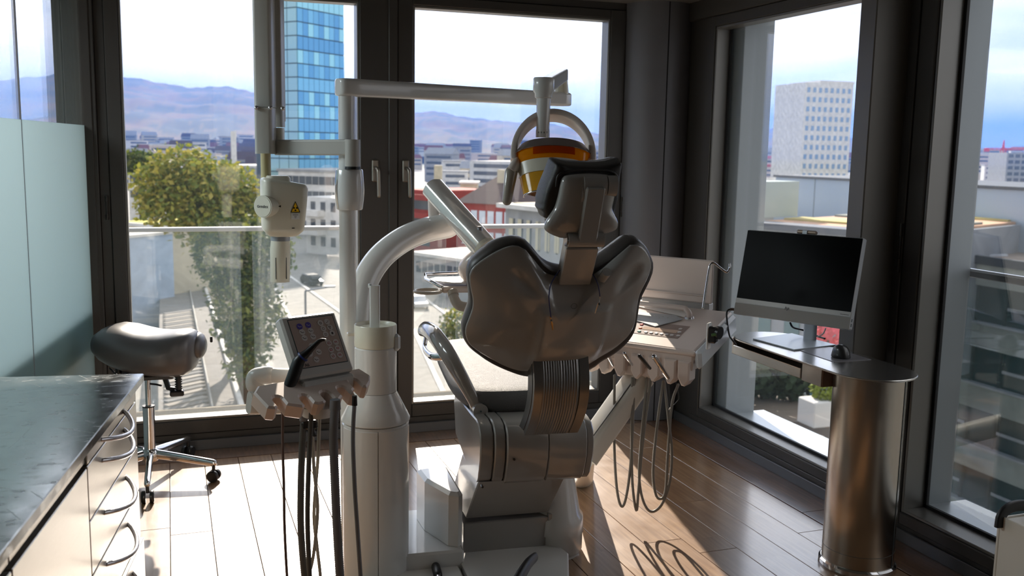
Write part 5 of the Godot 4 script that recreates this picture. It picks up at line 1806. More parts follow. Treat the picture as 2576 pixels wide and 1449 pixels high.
	for k in keys:
		var q: Array = z1.call(k[0], k[1])
		var p: Vector2 = inv.call(q[0], q[1])
		var kp := K * Vector3(p.x, p.y, 0.0012)
		var b := piece("key", disc, purple if k[2] else key_m, ap, Transform3D(flat, kp))
		var up := K * Vector3(p.x, p.y, 0.0026)
		var icon := mb()
		var col := red if String(k[3]).begins_with("F") or String(k[3]).begins_with("r") else ink
		if String(k[3]).begins_with("F"):
			lettering("key_lettering", k[3], 0.0088, col, ap, Transform3D(Basis(R, U, N), up))
			continue
		match k[3]:
			"chair": icon.tube([up + R * -0.006 + U * 0.003, up + R * -0.001 + U * -0.002, up + R * 0.006 + U * -0.001], 0.0008, 5)
			"box": icon.tube([up + R * -0.003 + U * -0.004, up + R * -0.003 + U * 0.003, up + R * 0.003 + U * 0.003, up + R * 0.003 + U * -0.004, up + R * -0.003 + U * -0.004], 0.0006, 5)
			"bar": icon.tube([up + R * -0.005 + U * -0.003, up + R * 0.001 + U * -0.001, up + R * 0.005 + U * 0.004], 0.0006, 5)
			"tri": icon.tube([up + R * -0.004 + U * 0.004, up + R * 0.004 + U * 0.004, up + U * -0.005, up + R * -0.004 + U * 0.004], 0.0007, 5)
			"dot": icon.box(up, Vector3(0.006, 0.007, 0.001), 0.0, K.basis)
			"rbox": icon.tube([up + R * -0.005 + U * -0.003, up + R * -0.003 + U * 0.003, up + R * 0.003 + U * 0.003, up + R * 0.005 + U * -0.003, up + R * -0.005 + U * -0.003], 0.0008, 5)
			"rsq": icon.tube([up + R * -0.004 + U * -0.003, up + R * -0.004 + U * 0.003, up + R * 0.004 + U * 0.003, up + R * 0.004 + U * -0.003, up + R * -0.004 + U * -0.003], 0.001, 5)
			"rring": icon.tube([up + R * -0.004 + U * 0.002, up + R * -0.002 + U * -0.004, up + R * 0.003 + U * -0.004, up + R * 0.004 + U * 0.001, up + U * 0.004], 0.0009, 5)
		part("key_icon", icon, key_m if k[2] else col, ap)
	var lp: Vector2 = inv.call(772, 919)
	lettering("panel_lettering", "A6", 0.013, ink, ap, Transform3D(Basis(R, U, N), K * Vector3(lp.x, lp.y, 0.0014)))
	# foot of the panel
	m = mb()
	m.xf = Transform3D(Basis(R, Vector3.UP, Nh), K * Vector3(0.104, -0.212, -0.035))
	part("panel_foot", m.box(Vector3(0.0, -0.012, 0.0), Vector3(0.185, 0.05, 0.062), 0.006), am, ap)
	# holder tray: a slab with five U-shaped slots along the front
	var tc := px(806, 985, 2.92)
	var prof := PackedVector2Array()
	var xs := [-0.147, -0.066, 0.007, 0.071, 0.130]
	prof.append(Vector2(0.19, 0.075))
	prof.append(Vector2(-0.17, 0.075))
	prof.append(Vector2(-0.20, 0.045))
	prof.append(Vector2(-0.195, -0.030))
	for i in 5:
		var fy: float = [-0.036, -0.052, -0.052, -0.044, -0.020][i]
		var w := 0.0145
		prof.append(Vector2(xs[i] - w - 0.012, fy - 0.004))
		prof.append(Vector2(xs[i] - w, fy + 0.004))
		for j in 7:
			var a := PI + PI * j / 6.0
			prof.append(Vector2(xs[i] + cos(a) * w, fy + 0.034 - sin(a) * w))
		prof.append(Vector2(xs[i] + w, fy + 0.004))
		prof.append(Vector2(xs[i] + w + 0.012, fy - 0.004))
	prof.append(Vector2(0.185, 0.0))
	prof.append(Vector2(0.205, 0.03))
	m = mb()
	var tt := deg_to_rad(24.0)
	var Nt := Nh * cos(tt) - Vector3.UP * sin(tt)
	var Ut := Vector3.UP * cos(tt) + Nh * sin(tt)
	m.xf = Transform3D(Basis(R, -Nt, Ut), tc + Vector3(0, 0.004, 0))
	part("holder_tray", m.extrude(prof, -0.05, 0.0, 0.006), M("tray_beige", Color8(222, 202, 190), 0.3, 0.0, {"clearcoat_enabled": true, "clearcoat": 0.4}), ap)
	part("tray_underside", mb().lathe([Vector2(0, -0.03), Vector2(0.05, -0.03), Vector2(0.055, 0.0), Vector2(0, 0.0)], 24, Transform3D(Basis(), tc + Vector3(0, -0.045, 0) - Nh * 0.01)), am, ap)

	# suction hoses and the black curing handpiece, each a thing of its own
	var grey_h := M("grey_hose", Color8(120, 120, 124), 0.5)
	var dark_h := M("dark_hose", Color8(86, 84, 80), 0.5)
	var pale_h := M("pale_hose", Color8(168, 160, 146), 0.45)
	var hs := [
		["suction_hose", "thin brown grey hose hanging from the first holder slot under the black handpiece", [[711, 1030], [711, 1120], [714, 1219], [716, 1330], [722, 1449], [728, 1520]], 2.90, 0.0042, M("brown_hose", Color8(104, 84, 78), 0.45), 0.0],
		["suction_hose", "wide dark corrugated hose under the tray beside the black valve", [[764, 1048], [760, 1130], [757, 1219], [757, 1330], [766, 1449], [776, 1520]], 2.95, 0.0108, dark_h, 0.006],
		["suction_hose", "corrugated hose hanging from the second holder slot", [[784, 1020], [780, 1100], [775, 1219], [774, 1330], [779, 1449], [782, 1520]], 2.89, 0.0078, dark_h, 0.005],
		["suction_hose", "slim pale hose crossing behind the corrugated hoses", [[786, 1090, 2.95], [790, 1180, 2.95], [799, 1274, 2.95], [793, 1360, 2.95], [784, 1420, 2.95], [768, 1470, 2.95]], 2.95, 0.0052, pale_h, 0.0],
		["suction_hose", "slim pale hose with a plug hanging under the middle of the tray", [[804, 1042, 2.98], [800, 1150, 2.98], [790, 1290, 2.98], [797, 1370, 2.98], [806, 1449, 2.98], [810, 1520, 2.98]], 2.98, 0.0052, pale_h, 0.0],
		["suction_hose", "thickest grey corrugated hose hanging from the third holder slot", [[843, 1020], [839, 1100], [843, 1219], [848, 1330], [855, 1449], [860, 1520]], 2.87, 0.0138, grey_h, 0.0065],
		["suction_hose", "grey hose hanging from the fourth slot in front of the cabinet", [[892, 1010], [888, 1100], [892, 1219], [899, 1330], [907, 1449], [911, 1520]], 2.86, 0.0066, grey_h, 0.005],
	]
	for h in hs:
		var e: Array = h[2][0]
		var hn := thing(h[0], h[1], "hose", px(e[0], e[1], e[2] if e.size() > 2 else h[3]))
		hose(hn, "tube", h[2], h[3], h[4], h[5], h[6])
		var q: Vector3 = px(e[0], e[1], e[2] if e.size() > 2 else h[3])
		part("connector", mb().tube([q + Vector3(0, -0.012, 0), q + Vector3(0, 0.018, 0)], [h[4] * 1.25, h[4] * 1.1], 14, 1), M("black_plastic", Color8(28, 28, 30), 0.35) if h[4] < 0.009 else grey_h, hn)
	var hp := thing("curing_handpiece", "black angled handpiece with a slim tip resting in the first slot", "handpiece", px(713, 1012, 2.90))
	var bk := M("black_plastic", Color8(28, 28, 30), 0.35)
	part("grip", mb().tube(spline([px(713, 1006, 2.90), px(723, 982, 2.90), px(738, 945, 2.905), px(750, 912, 2.91)], 4), [0.0150, 0.0155, 0.016, 0.0165, 0.017, 0.0176, 0.0182, 0.0187, 0.0190, 0.0192, 0.0192, 0.0190, 0.0188], 18, 1), bk, hp)
	part("head", mb().tube(spline([px(749, 914, 2.91), px(757, 902, 2.91), px(775, 885, 2.915), px(803, 858, 2.92), px(818, 855, 2.92)], 3), [0.0188, 0.0184, 0.0176, 0.0164, 0.0148, 0.0130, 0.0112, 0.0094, 0.0078, 0.0064, 0.0054, 0.0046, 0.0042], 16, 1), bk, hp)
	part("blue_ring", mb().tube([px(760, 899, 2.911), px(763, 896, 2.911)], 0.0184, 18, 1), M("blue_ring", Color8(34, 52, 120), 0.4), hp)
	part("collar", mb().tube([px(717, 1004, 2.90), px(719, 999, 2.90)], 0.0162, 18, 1), chrome(), hp)
	part("clear_tip", mb().tube([px(815, 855, 2.92), px(819, 855, 2.92)], 0.0039, 10, 2), M("white_plastic", Color8(226, 224, 219), 0.35), hp)
	var vl := thing("suction_valve", "small black suction valve hanging under the holder tray", "valve", px(772, 1068, 2.94))
	part("body", mb().box(px(778, 1068, 2.955), Vector3(0.05, 0.028, 0.024), 0.006), bk, vl)
	part("nozzle", mb().tube([px(786, 1080, 2.955), px(793, 1095, 2.955)], 0.005, 10, 2), bk, vl)

# ---- operating light on its pole -----------------------------------------------------------
func lamp() -> void:
	var wg := white_gloss()
	var n := thing("operating_light", "operating light with amber shield on a long white arm and pole", "dental light", Vector3(0.578, 0, -3.312))
	var p0 := Vector3(0.578, 0.0, -3.312)
	part("pole", mb().tube([p0 + Vector3(0, 0.10, 0), p0 + Vector3(0, 1.70, 0)], 0.0288, 28, 1), wg, n)
	var top := Vector3(0.578, 1.700, -3.312)
	var end := px(1428, 253, 3.92)
	end.y = top.y + 0.008
	var d := (end - top).normalized()
	var side := d.cross(Vector3.UP).normalized()
	var m := mb()
	var arm := []
	for u in [-0.034, -0.031, -0.022, -0.008, 0.05]:
		var k: float = [0.45, 0.72, 0.92, 1.0, 1.0][[-0.034, -0.031, -0.022, -0.008, 0.05].find(u)]
		var r := PackedVector3Array()
		for q in rrect(0.072 * k, 0.058 * (0.9 + 0.1 * k), 0.012, 4): r.append(top + d * u + side * q.x + Vector3.UP * q.y)
		arm.append(r)
	for u in [[0.5, 0.0], [0.96, 0.0], [0.99, 0.15], [1.005, 0.5]]:
		var r := PackedVector3Array()
		var k: float = 1.0 - u[1]
		for q in rrect(0.064 * k, 0.055 * (0.75 + 0.25 * k), 0.012 * k, 4): r.append(top.lerp(end, u[0]) + side * q.x + Vector3.UP * q.y)
		arm.append(r)
	part("long_arm", m.loft(arm), wg, n)
	# second, short arm comes back towards the chair and carries the head
	var pv := top.lerp(end, 0.965)
	part("arm_pivot", mb().tube([pv + Vector3(0, 0.02, 0), pv + Vector3(0, 0.075, 0)], [0.030, 0.024], 24, 1), M("cream_plastic", Color8(224, 219, 200), 0.25), n)
	var hub := px(1368, 218, 3.30)
	var far := Vector3(pv.x, pv.y + 0.095, pv.z)
	var dd := (far - hub).normalized()
	m = mb()
	part("short_arm", m.sweep([hub + dd * 0.02, hub.lerp(far, 0.5), far + dd * 0.02], rrect(0.046, 0.050, 0.008, 3), 1), wg, n)
	part("hub", mb().lathe([Vector2(0, 0.030), Vector2(0.034, 0.030), Vector2(0.0365, 0.026), Vector2(0.0365, -0.016), Vector2(0.031, -0.024), Vector2(0.030, -0.036), Vector2(0.025, -0.040), Vector2(0, -0.04)], 36, Transform3D(Basis(), hub)), wg, n)
	part("stem", mb().tube([hub + Vector3(0, -0.04, 0), hub + Vector3(0, -0.152, 0)], [0.0245, 0.0225], 28, 1), wg, n)
	var col := part("collar", mb().tube([hub + Vector3(0, -0.146, 0), hub + Vector3(0, -0.172, 0)], 0.0242, 28, 1), wg, n)
	var ink := M("key_ink", Color8(60, 56, 58), 0.5)
	var fr := Vector3(EYE.x - hub.x, 0, EYE.z - hub.z).normalized()
	for k in 4:
		var a := (k - 1.5) * 0.42
		var dirn := fr.rotated(Vector3.UP, a)
		lettering("scale_number", str(4 + k), 0.008, ink, n, Transform3D(Basis(Vector3.UP.cross(dirn), Vector3.UP, dirn), hub + Vector3(0, -0.155, 0) + dirn * 0.0243))
	# yoke: a wide half ring
	var yc := px(1391, 396, 3.29)
	var rx := cam_b.x * Vector3(1, 0, 1)
	rx = rx.normalized()
	var fz := Vector3(rx.z, 0, -rx.x)
	var prof := rrect(0.022, 0.066, 0.006, 3)
	var rings := []
	for k in 41:
		var a := lerpf(PI * 1.04, -PI * 0.04, k / 40.0)
		var lean := deg_to_rad(26.0)
		var yu := Vector3.UP * cos(lean) + fz * sin(lean)
		var ya := fz * cos(lean) - Vector3.UP * sin(lean)
		var c := yc + rx * cos(a) * 0.134 + yu * sin(a) * 0.160
		var o := rx * cos(a) + yu * sin(a)
		var r := PackedVector3Array()
		for q in prof: r.append(c + o * q.x + ya * q.y)
		rings.append(r)
	part("yoke", mb().loft(rings), M("yoke_plastic", Color8(226, 214, 206), 0.28, 0.0, {"clearcoat_enabled": true, "clearcoat": 0.4}), n)
	# head: silver visor, amber shield, pale band and clear lower lens; it tilts down towards the chair
	var hc := yc + Vector3(0, -0.012, 0) - fz * 0.01
	var tilt := deg_to_rad(28.0)
	var up := Vector3.UP * cos(tilt) + fz * sin(tilt)          # top leans away from the camera
	var out := -fz * cos(tilt) + Vector3.UP * sin(tilt)
	var bowl := func(r0: float, r1: float, y0: float, y1: float, deep: float, n1: int) -> Array:
		var rr := []
		for i in n1 + 1:
			var u := float(i) / n1
			var ring := PackedVector3Array()
			var rad: float = lerpf(r0, r1, u)
			for j in 49:
				var a := lerpf(-PI, 0.0, j / 48.0)
				ring.append(hc + rx * cos(a) * rad + up * lerpf(y0, y1, u) - out * (sin(a) * rad * 0.62) * deep)
			rr.append(ring)
		return rr
	var sheets := [["visor", 0.136, 0.112, 0.016, 0.052, 1.0, M("visor_silver", Color8(170, 160, 160), 0.2, 0.8)],
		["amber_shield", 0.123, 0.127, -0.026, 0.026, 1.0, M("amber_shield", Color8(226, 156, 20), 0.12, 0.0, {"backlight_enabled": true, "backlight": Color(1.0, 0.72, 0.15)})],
		["pale_band", 0.116, 0.124, -0.070, -0.026, 1.0, M("cream_plastic", Color8(224, 219, 200), 0.25)],
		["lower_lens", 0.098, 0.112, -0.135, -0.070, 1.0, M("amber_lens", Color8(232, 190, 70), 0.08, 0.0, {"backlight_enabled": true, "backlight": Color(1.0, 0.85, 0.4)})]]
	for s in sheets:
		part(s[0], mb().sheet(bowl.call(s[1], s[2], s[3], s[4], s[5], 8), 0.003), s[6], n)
	var win := []
	for i in 5:
		var r := PackedVector3Array()
		for j in 13:
			var a := lerpf(-PI * 0.68, -PI * 0.32, j / 12.0)
			r.append(hc + rx * cos(a) * 0.131 + up * lerpf(-0.010, 0.017, i / 4.0) - out * (sin(a) * 0.131 * 0.62))
		win.append(r)
	part("inner_window", mb().sheet(win, 0.002), M("amber_dark", Color8(176, 84, 10), 0.15, 0.0, {"backlight_enabled": true, "backlight": Color(1.0, 0.45, 0.05)}), n)
	part("lens_rim", mb().tube(bowl.call(0.098, 0.1, -0.137, -0.135, 1.0, 1)[0] as Array, 0.003, 8), chrome(), n)
	part("lens_rim", mb().tube(bowl.call(0.12, 0.124, -0.028, -0.026, 1.0, 1)[0] as Array, 0.0022, 8), M("joint_dark", Color8(40, 40, 40), 0.6), n)
	part("reflector_back", mb().sheet(bowl.call(0.09, 0.115, -0.12, 0.03, -0.7, 6), 0.003), M("visor_silver"), n)
	# handles: pale arm and smoked grip on both sides
	for s in [-1, 1]:
		var h0: Vector3 = hc + rx * s * 0.120 + Vector3(0, 0.004, 0)
		part("handle_arm", mb().tube(spline([h0, h0 + rx * s * 0.006 + Vector3(0, -0.018, 0) - fz * 0.03, h0 + rx * s * 0.022 + Vector3(0, -0.045, 0) - fz * 0.05], 5), [0.012, 0.014, 0.016, 0.018, 0.02, 0.0215, 0.0225, 0.023, 0.023, 0.023, 0.0225], 16, 1, 0.8), M("yoke_plastic"), n)
		part("handle_grip", mb().tube([h0 + rx * s * 0.0215 + Vector3(0, -0.044, 0) - fz * 0.05, h0 + rx * s * 0.034 + Vector3(0, -0.138, 0) - fz * 0.065], [0.0222, 0.0165], 18, 2, 0.85), M("smoked_grip", Color8(166, 156, 142), 0.12, 0.0, {"clearcoat_enabled": true}), n)

# ---- x-ray head on its folded arm ------------------------------------------------------------
func xray() -> void:
	var cr := M("xray_cream", Color8(216, 212, 196), 0.3, 0.0, {"clearcoat_enabled": true, "clearcoat": 0.3})
	var gr := M("xray_grey", Color8(186, 184, 178), 0.35)
	var n := thing("xray_unit", "cream dental x-ray head hanging on a folded arm clamped to the pole", "x-ray unit", px(880, 520, 3.30))
	var pole := Vector3(0.578, 0, -3.312)
	var hgt := func(y: float) -> float: return pxp(874, y, pole, Vector3(cam_b.z.x, 0, cam_b.z.z).normalized()).y
	# barrel clamp round the pole
	var T := Transform3D(Basis(), Vector3(pole.x + 0.006, 0, pole.z + 0.01))
	var y0: float = hgt.call(527)
	var y1: float = hgt.call(425)
	part("barrel", mb().lathe([Vector2(0.029, y0 + 0.002), Vector2(0.042, y0), Vector2(0.0445, y0 + 0.004), Vector2(0.0485, y0 + 0.035), Vector2(0.050, (y0 + y1) / 2), Vector2(0.0485, y1 - 0.04), Vector2(0.0455, y1 - 0.005), Vector2(0.043, y1), Vector2(0.029, y1)], 40, T), white_gloss(), n)
	var face := atan2(-pole.z, -pole.x)
	part("chrome_strip", mb().lathe([Vector2(0.045, y0 + 0.003), Vector2(0.0492, y0 + 0.036), Vector2(0.0508, (y0 + y1) / 2), Vector2(0.0492, y1 - 0.04), Vector2(0.046, y1 - 0.004)], 10, T, face + 0.95, face + 1.75), chrome(), n)
	var pc := px(887, 400, 3.24)
	part("pivot", mb().tube([Vector3(pc.x, hgt.call(419), pc.z), Vector3(pc.x, hgt.call(351), pc.z)], 0.0258, 28, 1), gr, n)
	part("pivot_ring", mb().tube([Vector3(pc.x, hgt.call(425), pc.z), Vector3(pc.x, hgt.call(418), pc.z)], 0.0262, 28, 1), M("black_plastic", Color8(28, 28, 30), 0.35), n)
	part("bracket", mb().sweep([px(884, 371, 3.24), px(700, 371, 3.36)], rrect(0.045, 0.053, 0.006, 3), -1), gr, n)
	# folded arm
	var bx := func(x: float, ytop: float, ybot: float, w: float, deep: float, t: float, called: String, m: Material, r: float) -> void:
		var b := px(x, ybot, t)
		var a := px(x + (ybot - ytop) * -0.012, ytop, t)
		a = Vector3(b.x, px(x, ytop, t).y, b.z)
		part(called, mb().sweep([b, a], rrect(w, deep, r, 4), 1, Vector3(cam_b.z.x, 0, cam_b.z.z).normalized()), m, n)
	bx.call(669, 272, 387, 0.060, 0.075, 3.32, "lower_sleeve", gr, 0.012)
	bx.call(668, -60, 270, 0.062, 0.078, 3.32, "upper_sleeve", gr, 0.012)
	bx.call(702, 322, 356, 0.034, 0.045, 3.37, "joint_post", cr, 0.012)
	bx.call(705, -60, 305, 0.026, 0.060, 3.40, "rear_arm", gr, 0.004)
	bx.call(700, 262, 320, 0.040, 0.050, 3.395, "fork", gr, 0.008)
	for q in [[645, 271], [680, 271], [711, 273]]:
		var c := px(q[0], q[1], 3.28)
		part("bolt", mb().tube([c, px(q[0], q[1], 3.255)], 0.0075, 14, 2), M("satin_handle", Color8(205, 202, 205), 0.25, 0.85), n)
	bx.call(670, 386, 496, 0.034, 0.034, 3.30, "drop_tube", M("ivory_tube", Color8(196, 184, 140), 0.35), 0.0165)
	bx.call(672, 478, 506, 0.040, 0.040, 3.30, "yoke_neck", gr, 0.0195)
	# disc with the maker's name, in front of the head
	var dc := px(672, 519, 3.235)
	var rx := (cam_b.x * Vector3(1, 0, 1)).normalized()
	var fz := Vector3(rx.z, 0, -rx.x)                       # away from the camera
	var ax := (rx * 0.42 + fz * 0.9).normalized()
	part("hinge_drum", mb().tube([dc - ax * 0.022, dc + ax * 0.050], [0.0375, 0.0385], 32, 1), cr, n)
	part("drum_face", mb().tube([dc - ax * 0.0235, dc - ax * 0.0215], 0.034, 32, 1), cr, n)
	var nx := -ax
	var tx := Vector3.UP.cross(nx).normalized()
	lettering("maker_name", "Gendex", 0.0125, M("key_ink", Color8(60, 56, 58), 0.5), n, Transform3D(Basis(tx, Vector3.UP, nx), dc - ax * 0.0238))
	# head: a tall rounded block, top narrower, turned a little to the right
	var hb := Basis(Vector3.UP, 0.0)
	var hx := (rx * 0.94 + fz * 0.34).normalized()
	var hz := Vector3(-hx.z, 0, hx.x)                        # towards the camera
	if hz.dot(EYE - dc) < 0.0: hz = -hz
	var c0 := px(713, 520, 3.30)
	var rings := []
	var lev := [[-0.102, 0.050, 0.052], [-0.098, 0.095, 0.088], [-0.082, 0.128, 0.112], [-0.072, 0.137, 0.120], [0.0, 0.147, 0.126], [0.075, 0.152, 0.128], [0.084, 0.148, 0.122], [0.089, 0.136, 0.110]]
	for l in lev:
		var r := PackedVector3Array()
		var drop := 0.0
		for q in rrect(l[1], l[2], minf(l[1], l[2]) * 0.22, 5):
			r.append(c0 + hx * (q.x + 0.004 * l[0] / 0.1) + hz * q.y + Vector3.UP * (l[0] - 0.012 * q.x / 0.07 * (1.0 if l[0] > 0.06 else 0.0)))
		rings.append(r)
	part("tube_head", mb().loft(rings), cr, n)
	rings = []
	for l in [[0.07, 0.082, 0.098], [0.100, 0.078, 0.092], [0.106, 0.068, 0.082]]:
		var r := PackedVector3Array()
		for q in rrect(l[1], l[2], 0.02, 5): r.append(c0 + hx * (q.x - 0.018) + hz * q.y + Vector3.UP * l[0])
		rings.append(r)
	part("head_cap", mb().loft(rings), cr, n)
	# cone
	var k0 := c0 + Vector3(0, -0.104, 0) - hx * 0.012
	var kd := Vector3(0, -1, 0) - hx * 0.02
	part("cone_ring", mb().tube([k0 + kd * -0.004, k0 + kd * 0.012], 0.0325, 28, 1), M("cone_ring_grey", Color8(150, 154, 160), 0.35, 0.3), n)
	part("cone", mb().tube([k0 + kd * 0.010, k0 + kd * 0.045, k0 + kd * 0.154], [0.0315, 0.0345, 0.0325], 32, 1), cr, n)
	for s in [-0.55, 0.55]:
		var a := hz.rotated(Vector3.UP, s)
		part("cone_slot", mb().box(k0 + kd * 0.105 + a * 0.0335, Vector3(0.002, 0.074, 0.003), 0.0, Basis(Vector3.UP, atan2(a.x, a.z))), M("joint_dark", Color8(40, 40, 40), 0.6), n)
	# warning sign and rating plate on the right front face
	var sf := (hz * 1.0).normalized()
	var sp := pxp(743, 521, c0 + hz * 0.0636, hz)
	var tri := mb()
	tri.xf = Transform3D(Basis(hx, Vector3.UP, hz), sp)
	part("warning_sign", tri.extrude(PackedVector2Array([Vector2(-0.016, -0.018), Vector2(0.016, -0.018), Vector2(0, 0.020)]), 0.0, 0.001), M("sign_black", Color8(22, 20, 14), 0.5), n)
	tri = mb()
	tri.xf = Transform3D(Basis(hx, Vector3.UP, hz), sp)
	part("sign_field", tri.extrude(PackedVector2Array([Vector2(-0.0128, -0.0160), Vector2(0.0128, -0.0160), Vector2(0, 0.0155)]), 0.001, 0.0014), M("sign_yellow", Color8(240, 190, 20), 0.5), n)
	for k in 3:
		var a := PI * 0.5 + PI + TAU / 3.0 * k
		var bl := PackedVector2Array()
		for j in 5: bl.append(Vector2(0, -0.0055) + Vector2.from_angle(a - 0.5 + 0.25 * j) * 0.0078)
		for j in 5: bl.append(Vector2(0, -0.0055) + Vector2.from_angle(a + 0.5 - 0.25 * j) * 0.0024)
		tri = mb()
		tri.xf = Transform3D(Basis(hx, Vector3.UP, hz), sp)
		part("trefoil_blade", tri.extrude(bl, 0.0014, 0.0018), M("sign_black"), n)
	tri = mb()
	tri.xf = Transform3D(Basis(hx, Vector3.UP, hz), sp + Vector3(0, -0.031, 0))
	part("rating_plate", tri.box(Vector3(0, 0, 0.0005), Vector3(0.027, 0.020, 0.001), 0.0), M("label_white", Color8(232, 232, 230), 0.5), n)
	for k in 3:
		tri = mb()
		tri.xf = Transform3D(Basis(hx, Vector3.UP, hz), sp + Vector3(0, -0.026 - 0.005 * k, 0))
		part("plate_line", tri.box(Vector3(0, 0, 0.0012), Vector3([0.018, 0.008, 0.006][k], 0.0012, 0.0004), 0.0), M("sign_black"), n)
	tri = mb()
	tri.xf = Transform3D(Basis(hx, Vector3.UP, hz), sp + Vector3(-0.008, -0.071, -0.002))
	part("print_mark", tri.box(Vector3(0, 0, 0.0012), Vector3(0.009, 0.003, 0.0006), 0.0), M("sign_black"), n)
	for q in [[702, 519]]:
		tri = mb()
		var e := px(q[0], q[1], 3.22)
		tri.xf = Transform3D(Basis(hx, Vector3.UP, hz), e)
		part("angle_pointer", tri.extrude(PackedVector2Array([Vector2(0.006, 0.004), Vector2(0.006, -0.004), Vector2(-0.003, 0.0)]), 0.0, 0.001), M("sign_black"), n)

# ---- delivery system: pantograph arm, side tray, console with instruments ---------------------
func delivery() -> void:
	var wg := white_gloss()
	var cream := M("console_cream", Color8(226, 212, 204), 0.3, 0.0, {"clearcoat_enabled": true, "clearcoat": 0.4, "clearcoat_roughness": 0.1})
	var alu := M("polished_aluminium", Color8(236, 235, 232), 0.16, 0.45)
	# pantograph arm between swan neck and tray
	var n := thing("pantograph_arm", "polished aluminium pantograph arm slanting behind the backrest", "support arm", px(1092, 540, 3.73))
	part("riser", mb().sweep([px(1092, 552, 3.73), px(1090, 500, 3.73)], rrect(0.042, 0.042, 0.012, 4), 1, cam_b.x), cream, n)
	var a := px(1089, 472, 3.72)
	var b := px(1219, 620, 3.55)
	part("beam", mb().sweep([a, b], rrect(0.088, 0.082, 0.034, 7), 1, Vector3.UP), alu, n)
	part("end_cap", mb().sweep([b, b + (b - a).normalized() * 0.016], rrect(0.090, 0.084, 0.036, 7), 1, Vector3.UP), M("cream_plastic", Color8(224, 219, 200), 0.25), n)
	part("lower_bar", mb().sweep([px(1098, 512, 3.74), px(1205, 640, 3.58)], rrect(0.03, 0.03, 0.01, 3), 1, Vector3.UP), alu, n)
	part("lock_knob", mb().box(px(1206, 577, 3.55), Vector3(0.02, 0.022, 0.02), 0.004), M("satin_handle", Color8(205, 202, 205), 0.25, 0.85), n)
	part("wrist", mb().tube(spline([px(1222, 632, 3.56), px(1232, 660, 3.58), px(1228, 700, 3.60)], 5), [0.030, 0.031, 0.032, 0.034, 0.036, 0.038, 0.041, 0.045, 0.05, 0.055, 0.06], 20, 1), cream, n)

	# side tray
	var tn := thing("instrument_tray", "white instrument tray with dotted mat and cup ring left of the chair", "tray", px(1160, 740, 3.62))
	var h := px(1150, 712, 3.62).y
	var rt := chair_b.x
	var fw := -chair_b.z
	var tb := Basis(rt, Vector3.UP, -fw)
	var tc := pxy(1112, 730, h - 0.026)                       # front left corner of the tray
	var m := mb()
	m.xf = Transform3D(tb, tc)
	part("tray_body", m.span(0.0, 0.34, -0.012, 0.012, -0.20, 0.0, 0.006), cream, tn)
	part("rim", mb().tube([tc + tb * Vector3(0, 0.012, 0), tc + tb * Vector3(-0.045, 0.030, -0.10), tc + tb * Vector3(-0.03, 0.034, -0.20), tc + tb * Vector3(0.10, 0.036, -0.22)], 0.007, 10, 2), chrome(), tn)
	m = mb()
	m.xf = Transform3D(tb, tc)
	part("mat", m.extrude_flat(PackedVector2Array([Vector2(-0.045, -0.10), Vector2(0.05, -0.015), Vector2(0.34, -0.015), Vector2(0.34, -0.20), Vector2(0.02, -0.20)]), 0.022, 0.026), M("silicone_white", Color8(232, 230, 226), 0.35), tn)
	var nub := mb().lathe([Vector2(0.0022, 0.0), Vector2(0.0018, 0.0012), Vector2(0, 0.0016)], 8).mesh()
	for i in 18:
		piece("mat_nub", nub, chrome(), tn, Transform3D(Basis(), tc + tb * Vector3(0.06 + 0.022 * (i % 6), 0.0262, -0.03 - 0.022 * (i / 6) - 0.008 * (i % 2))))
	var rc := pxy(1076, 733, h - 0.03)
	var ring := []
	for k in 33: ring.append(rc + Vector3(cos(TAU * k / 32.0) * 0.048, 0, sin(TAU * k / 32.0) * 0.048))
	part("cup_ring", mb().tube(ring, 0.0065, 10, 0), M("ring_beige", Color8(196, 186, 172), 0.3), tn)
	part("ring_stem", mb().tube([rc + Vector3(0.045, 0, 0.004), tc + tb * Vector3(0.02, -0.002, -0.02)], 0.007, 10), M("ring_beige"), tn)
	part("handle", mb().tube(spline([px(1139, 738, 3.60), px(1143, 752, 3.58), px(1152, 766, 3.57), px(1168, 772, 3.57), px(1200, 774, 3.57)], 6), 0.0185, 18, 2), M("ring_beige"), tn)
	part("handle_collar", mb().tube([px(1138, 734, 3.60), px(1141, 744, 3.59)], 0.0205, 18, 1), M("ring_beige"), tn)
	part("tray_neck", mb().tube(spline([tc + tb * Vector3(0.20, 0.026, -0.12), px(1178, 678, 3.64), px(1205, 645, 3.60)], 5), [0.085, 0.070, 0.058, 0.050, 0.044, 0.040, 0.038, 0.036, 0.035, 0.034, 0.033], 20, 1), cream, tn)

	# console to the right of the backrest
	var R := Vector3(0.611, 0, 0.791)
	var N := Vector3(-0.791, 0, 0.611)                        # towards the operator
	var lip := px(1650, 870, 3.82)                            # middle of the deck's front lip
	var cn := thing("instrument_console", "cream instrument console with keypad and six holder lobes beside the chair", "dental console", lip + Vector3(0, -0.12, 0))
	var tilt := deg_to_rad(14.0)
	var Ud := -N * cos(tilt) + Vector3.UP * sin(tilt)         # up the deck, away from the operator
	var Nd := Vector3.UP * cos(tilt) + N * sin(tilt)
	var D := Transform3D(Basis(R, Ud, R.cross(Ud)), lip)      # x along, y up the deck, z out of the deck
	var dz := 1.0 if R.cross(Ud).dot(Vector3.UP) > 0.0 else -1.0
	var on := func(x: float, y: float) -> Vector2:
		var q := D.affine_inverse() * pxp(x, y, lip, D.basis.z)
		return Vector2(q.x, q.y)
	var right: float = on.call(1746, 884).x
	var deep: float = clampf(on.call(1765, 776).y, 0.24, 0.5)
	m = mb()
	m.xf = D
	part("deck", m.span(-0.40, right, 0.0, deep, -0.045 * dz, 0.0, 0.006), cream, cn)
	var edge := mb()
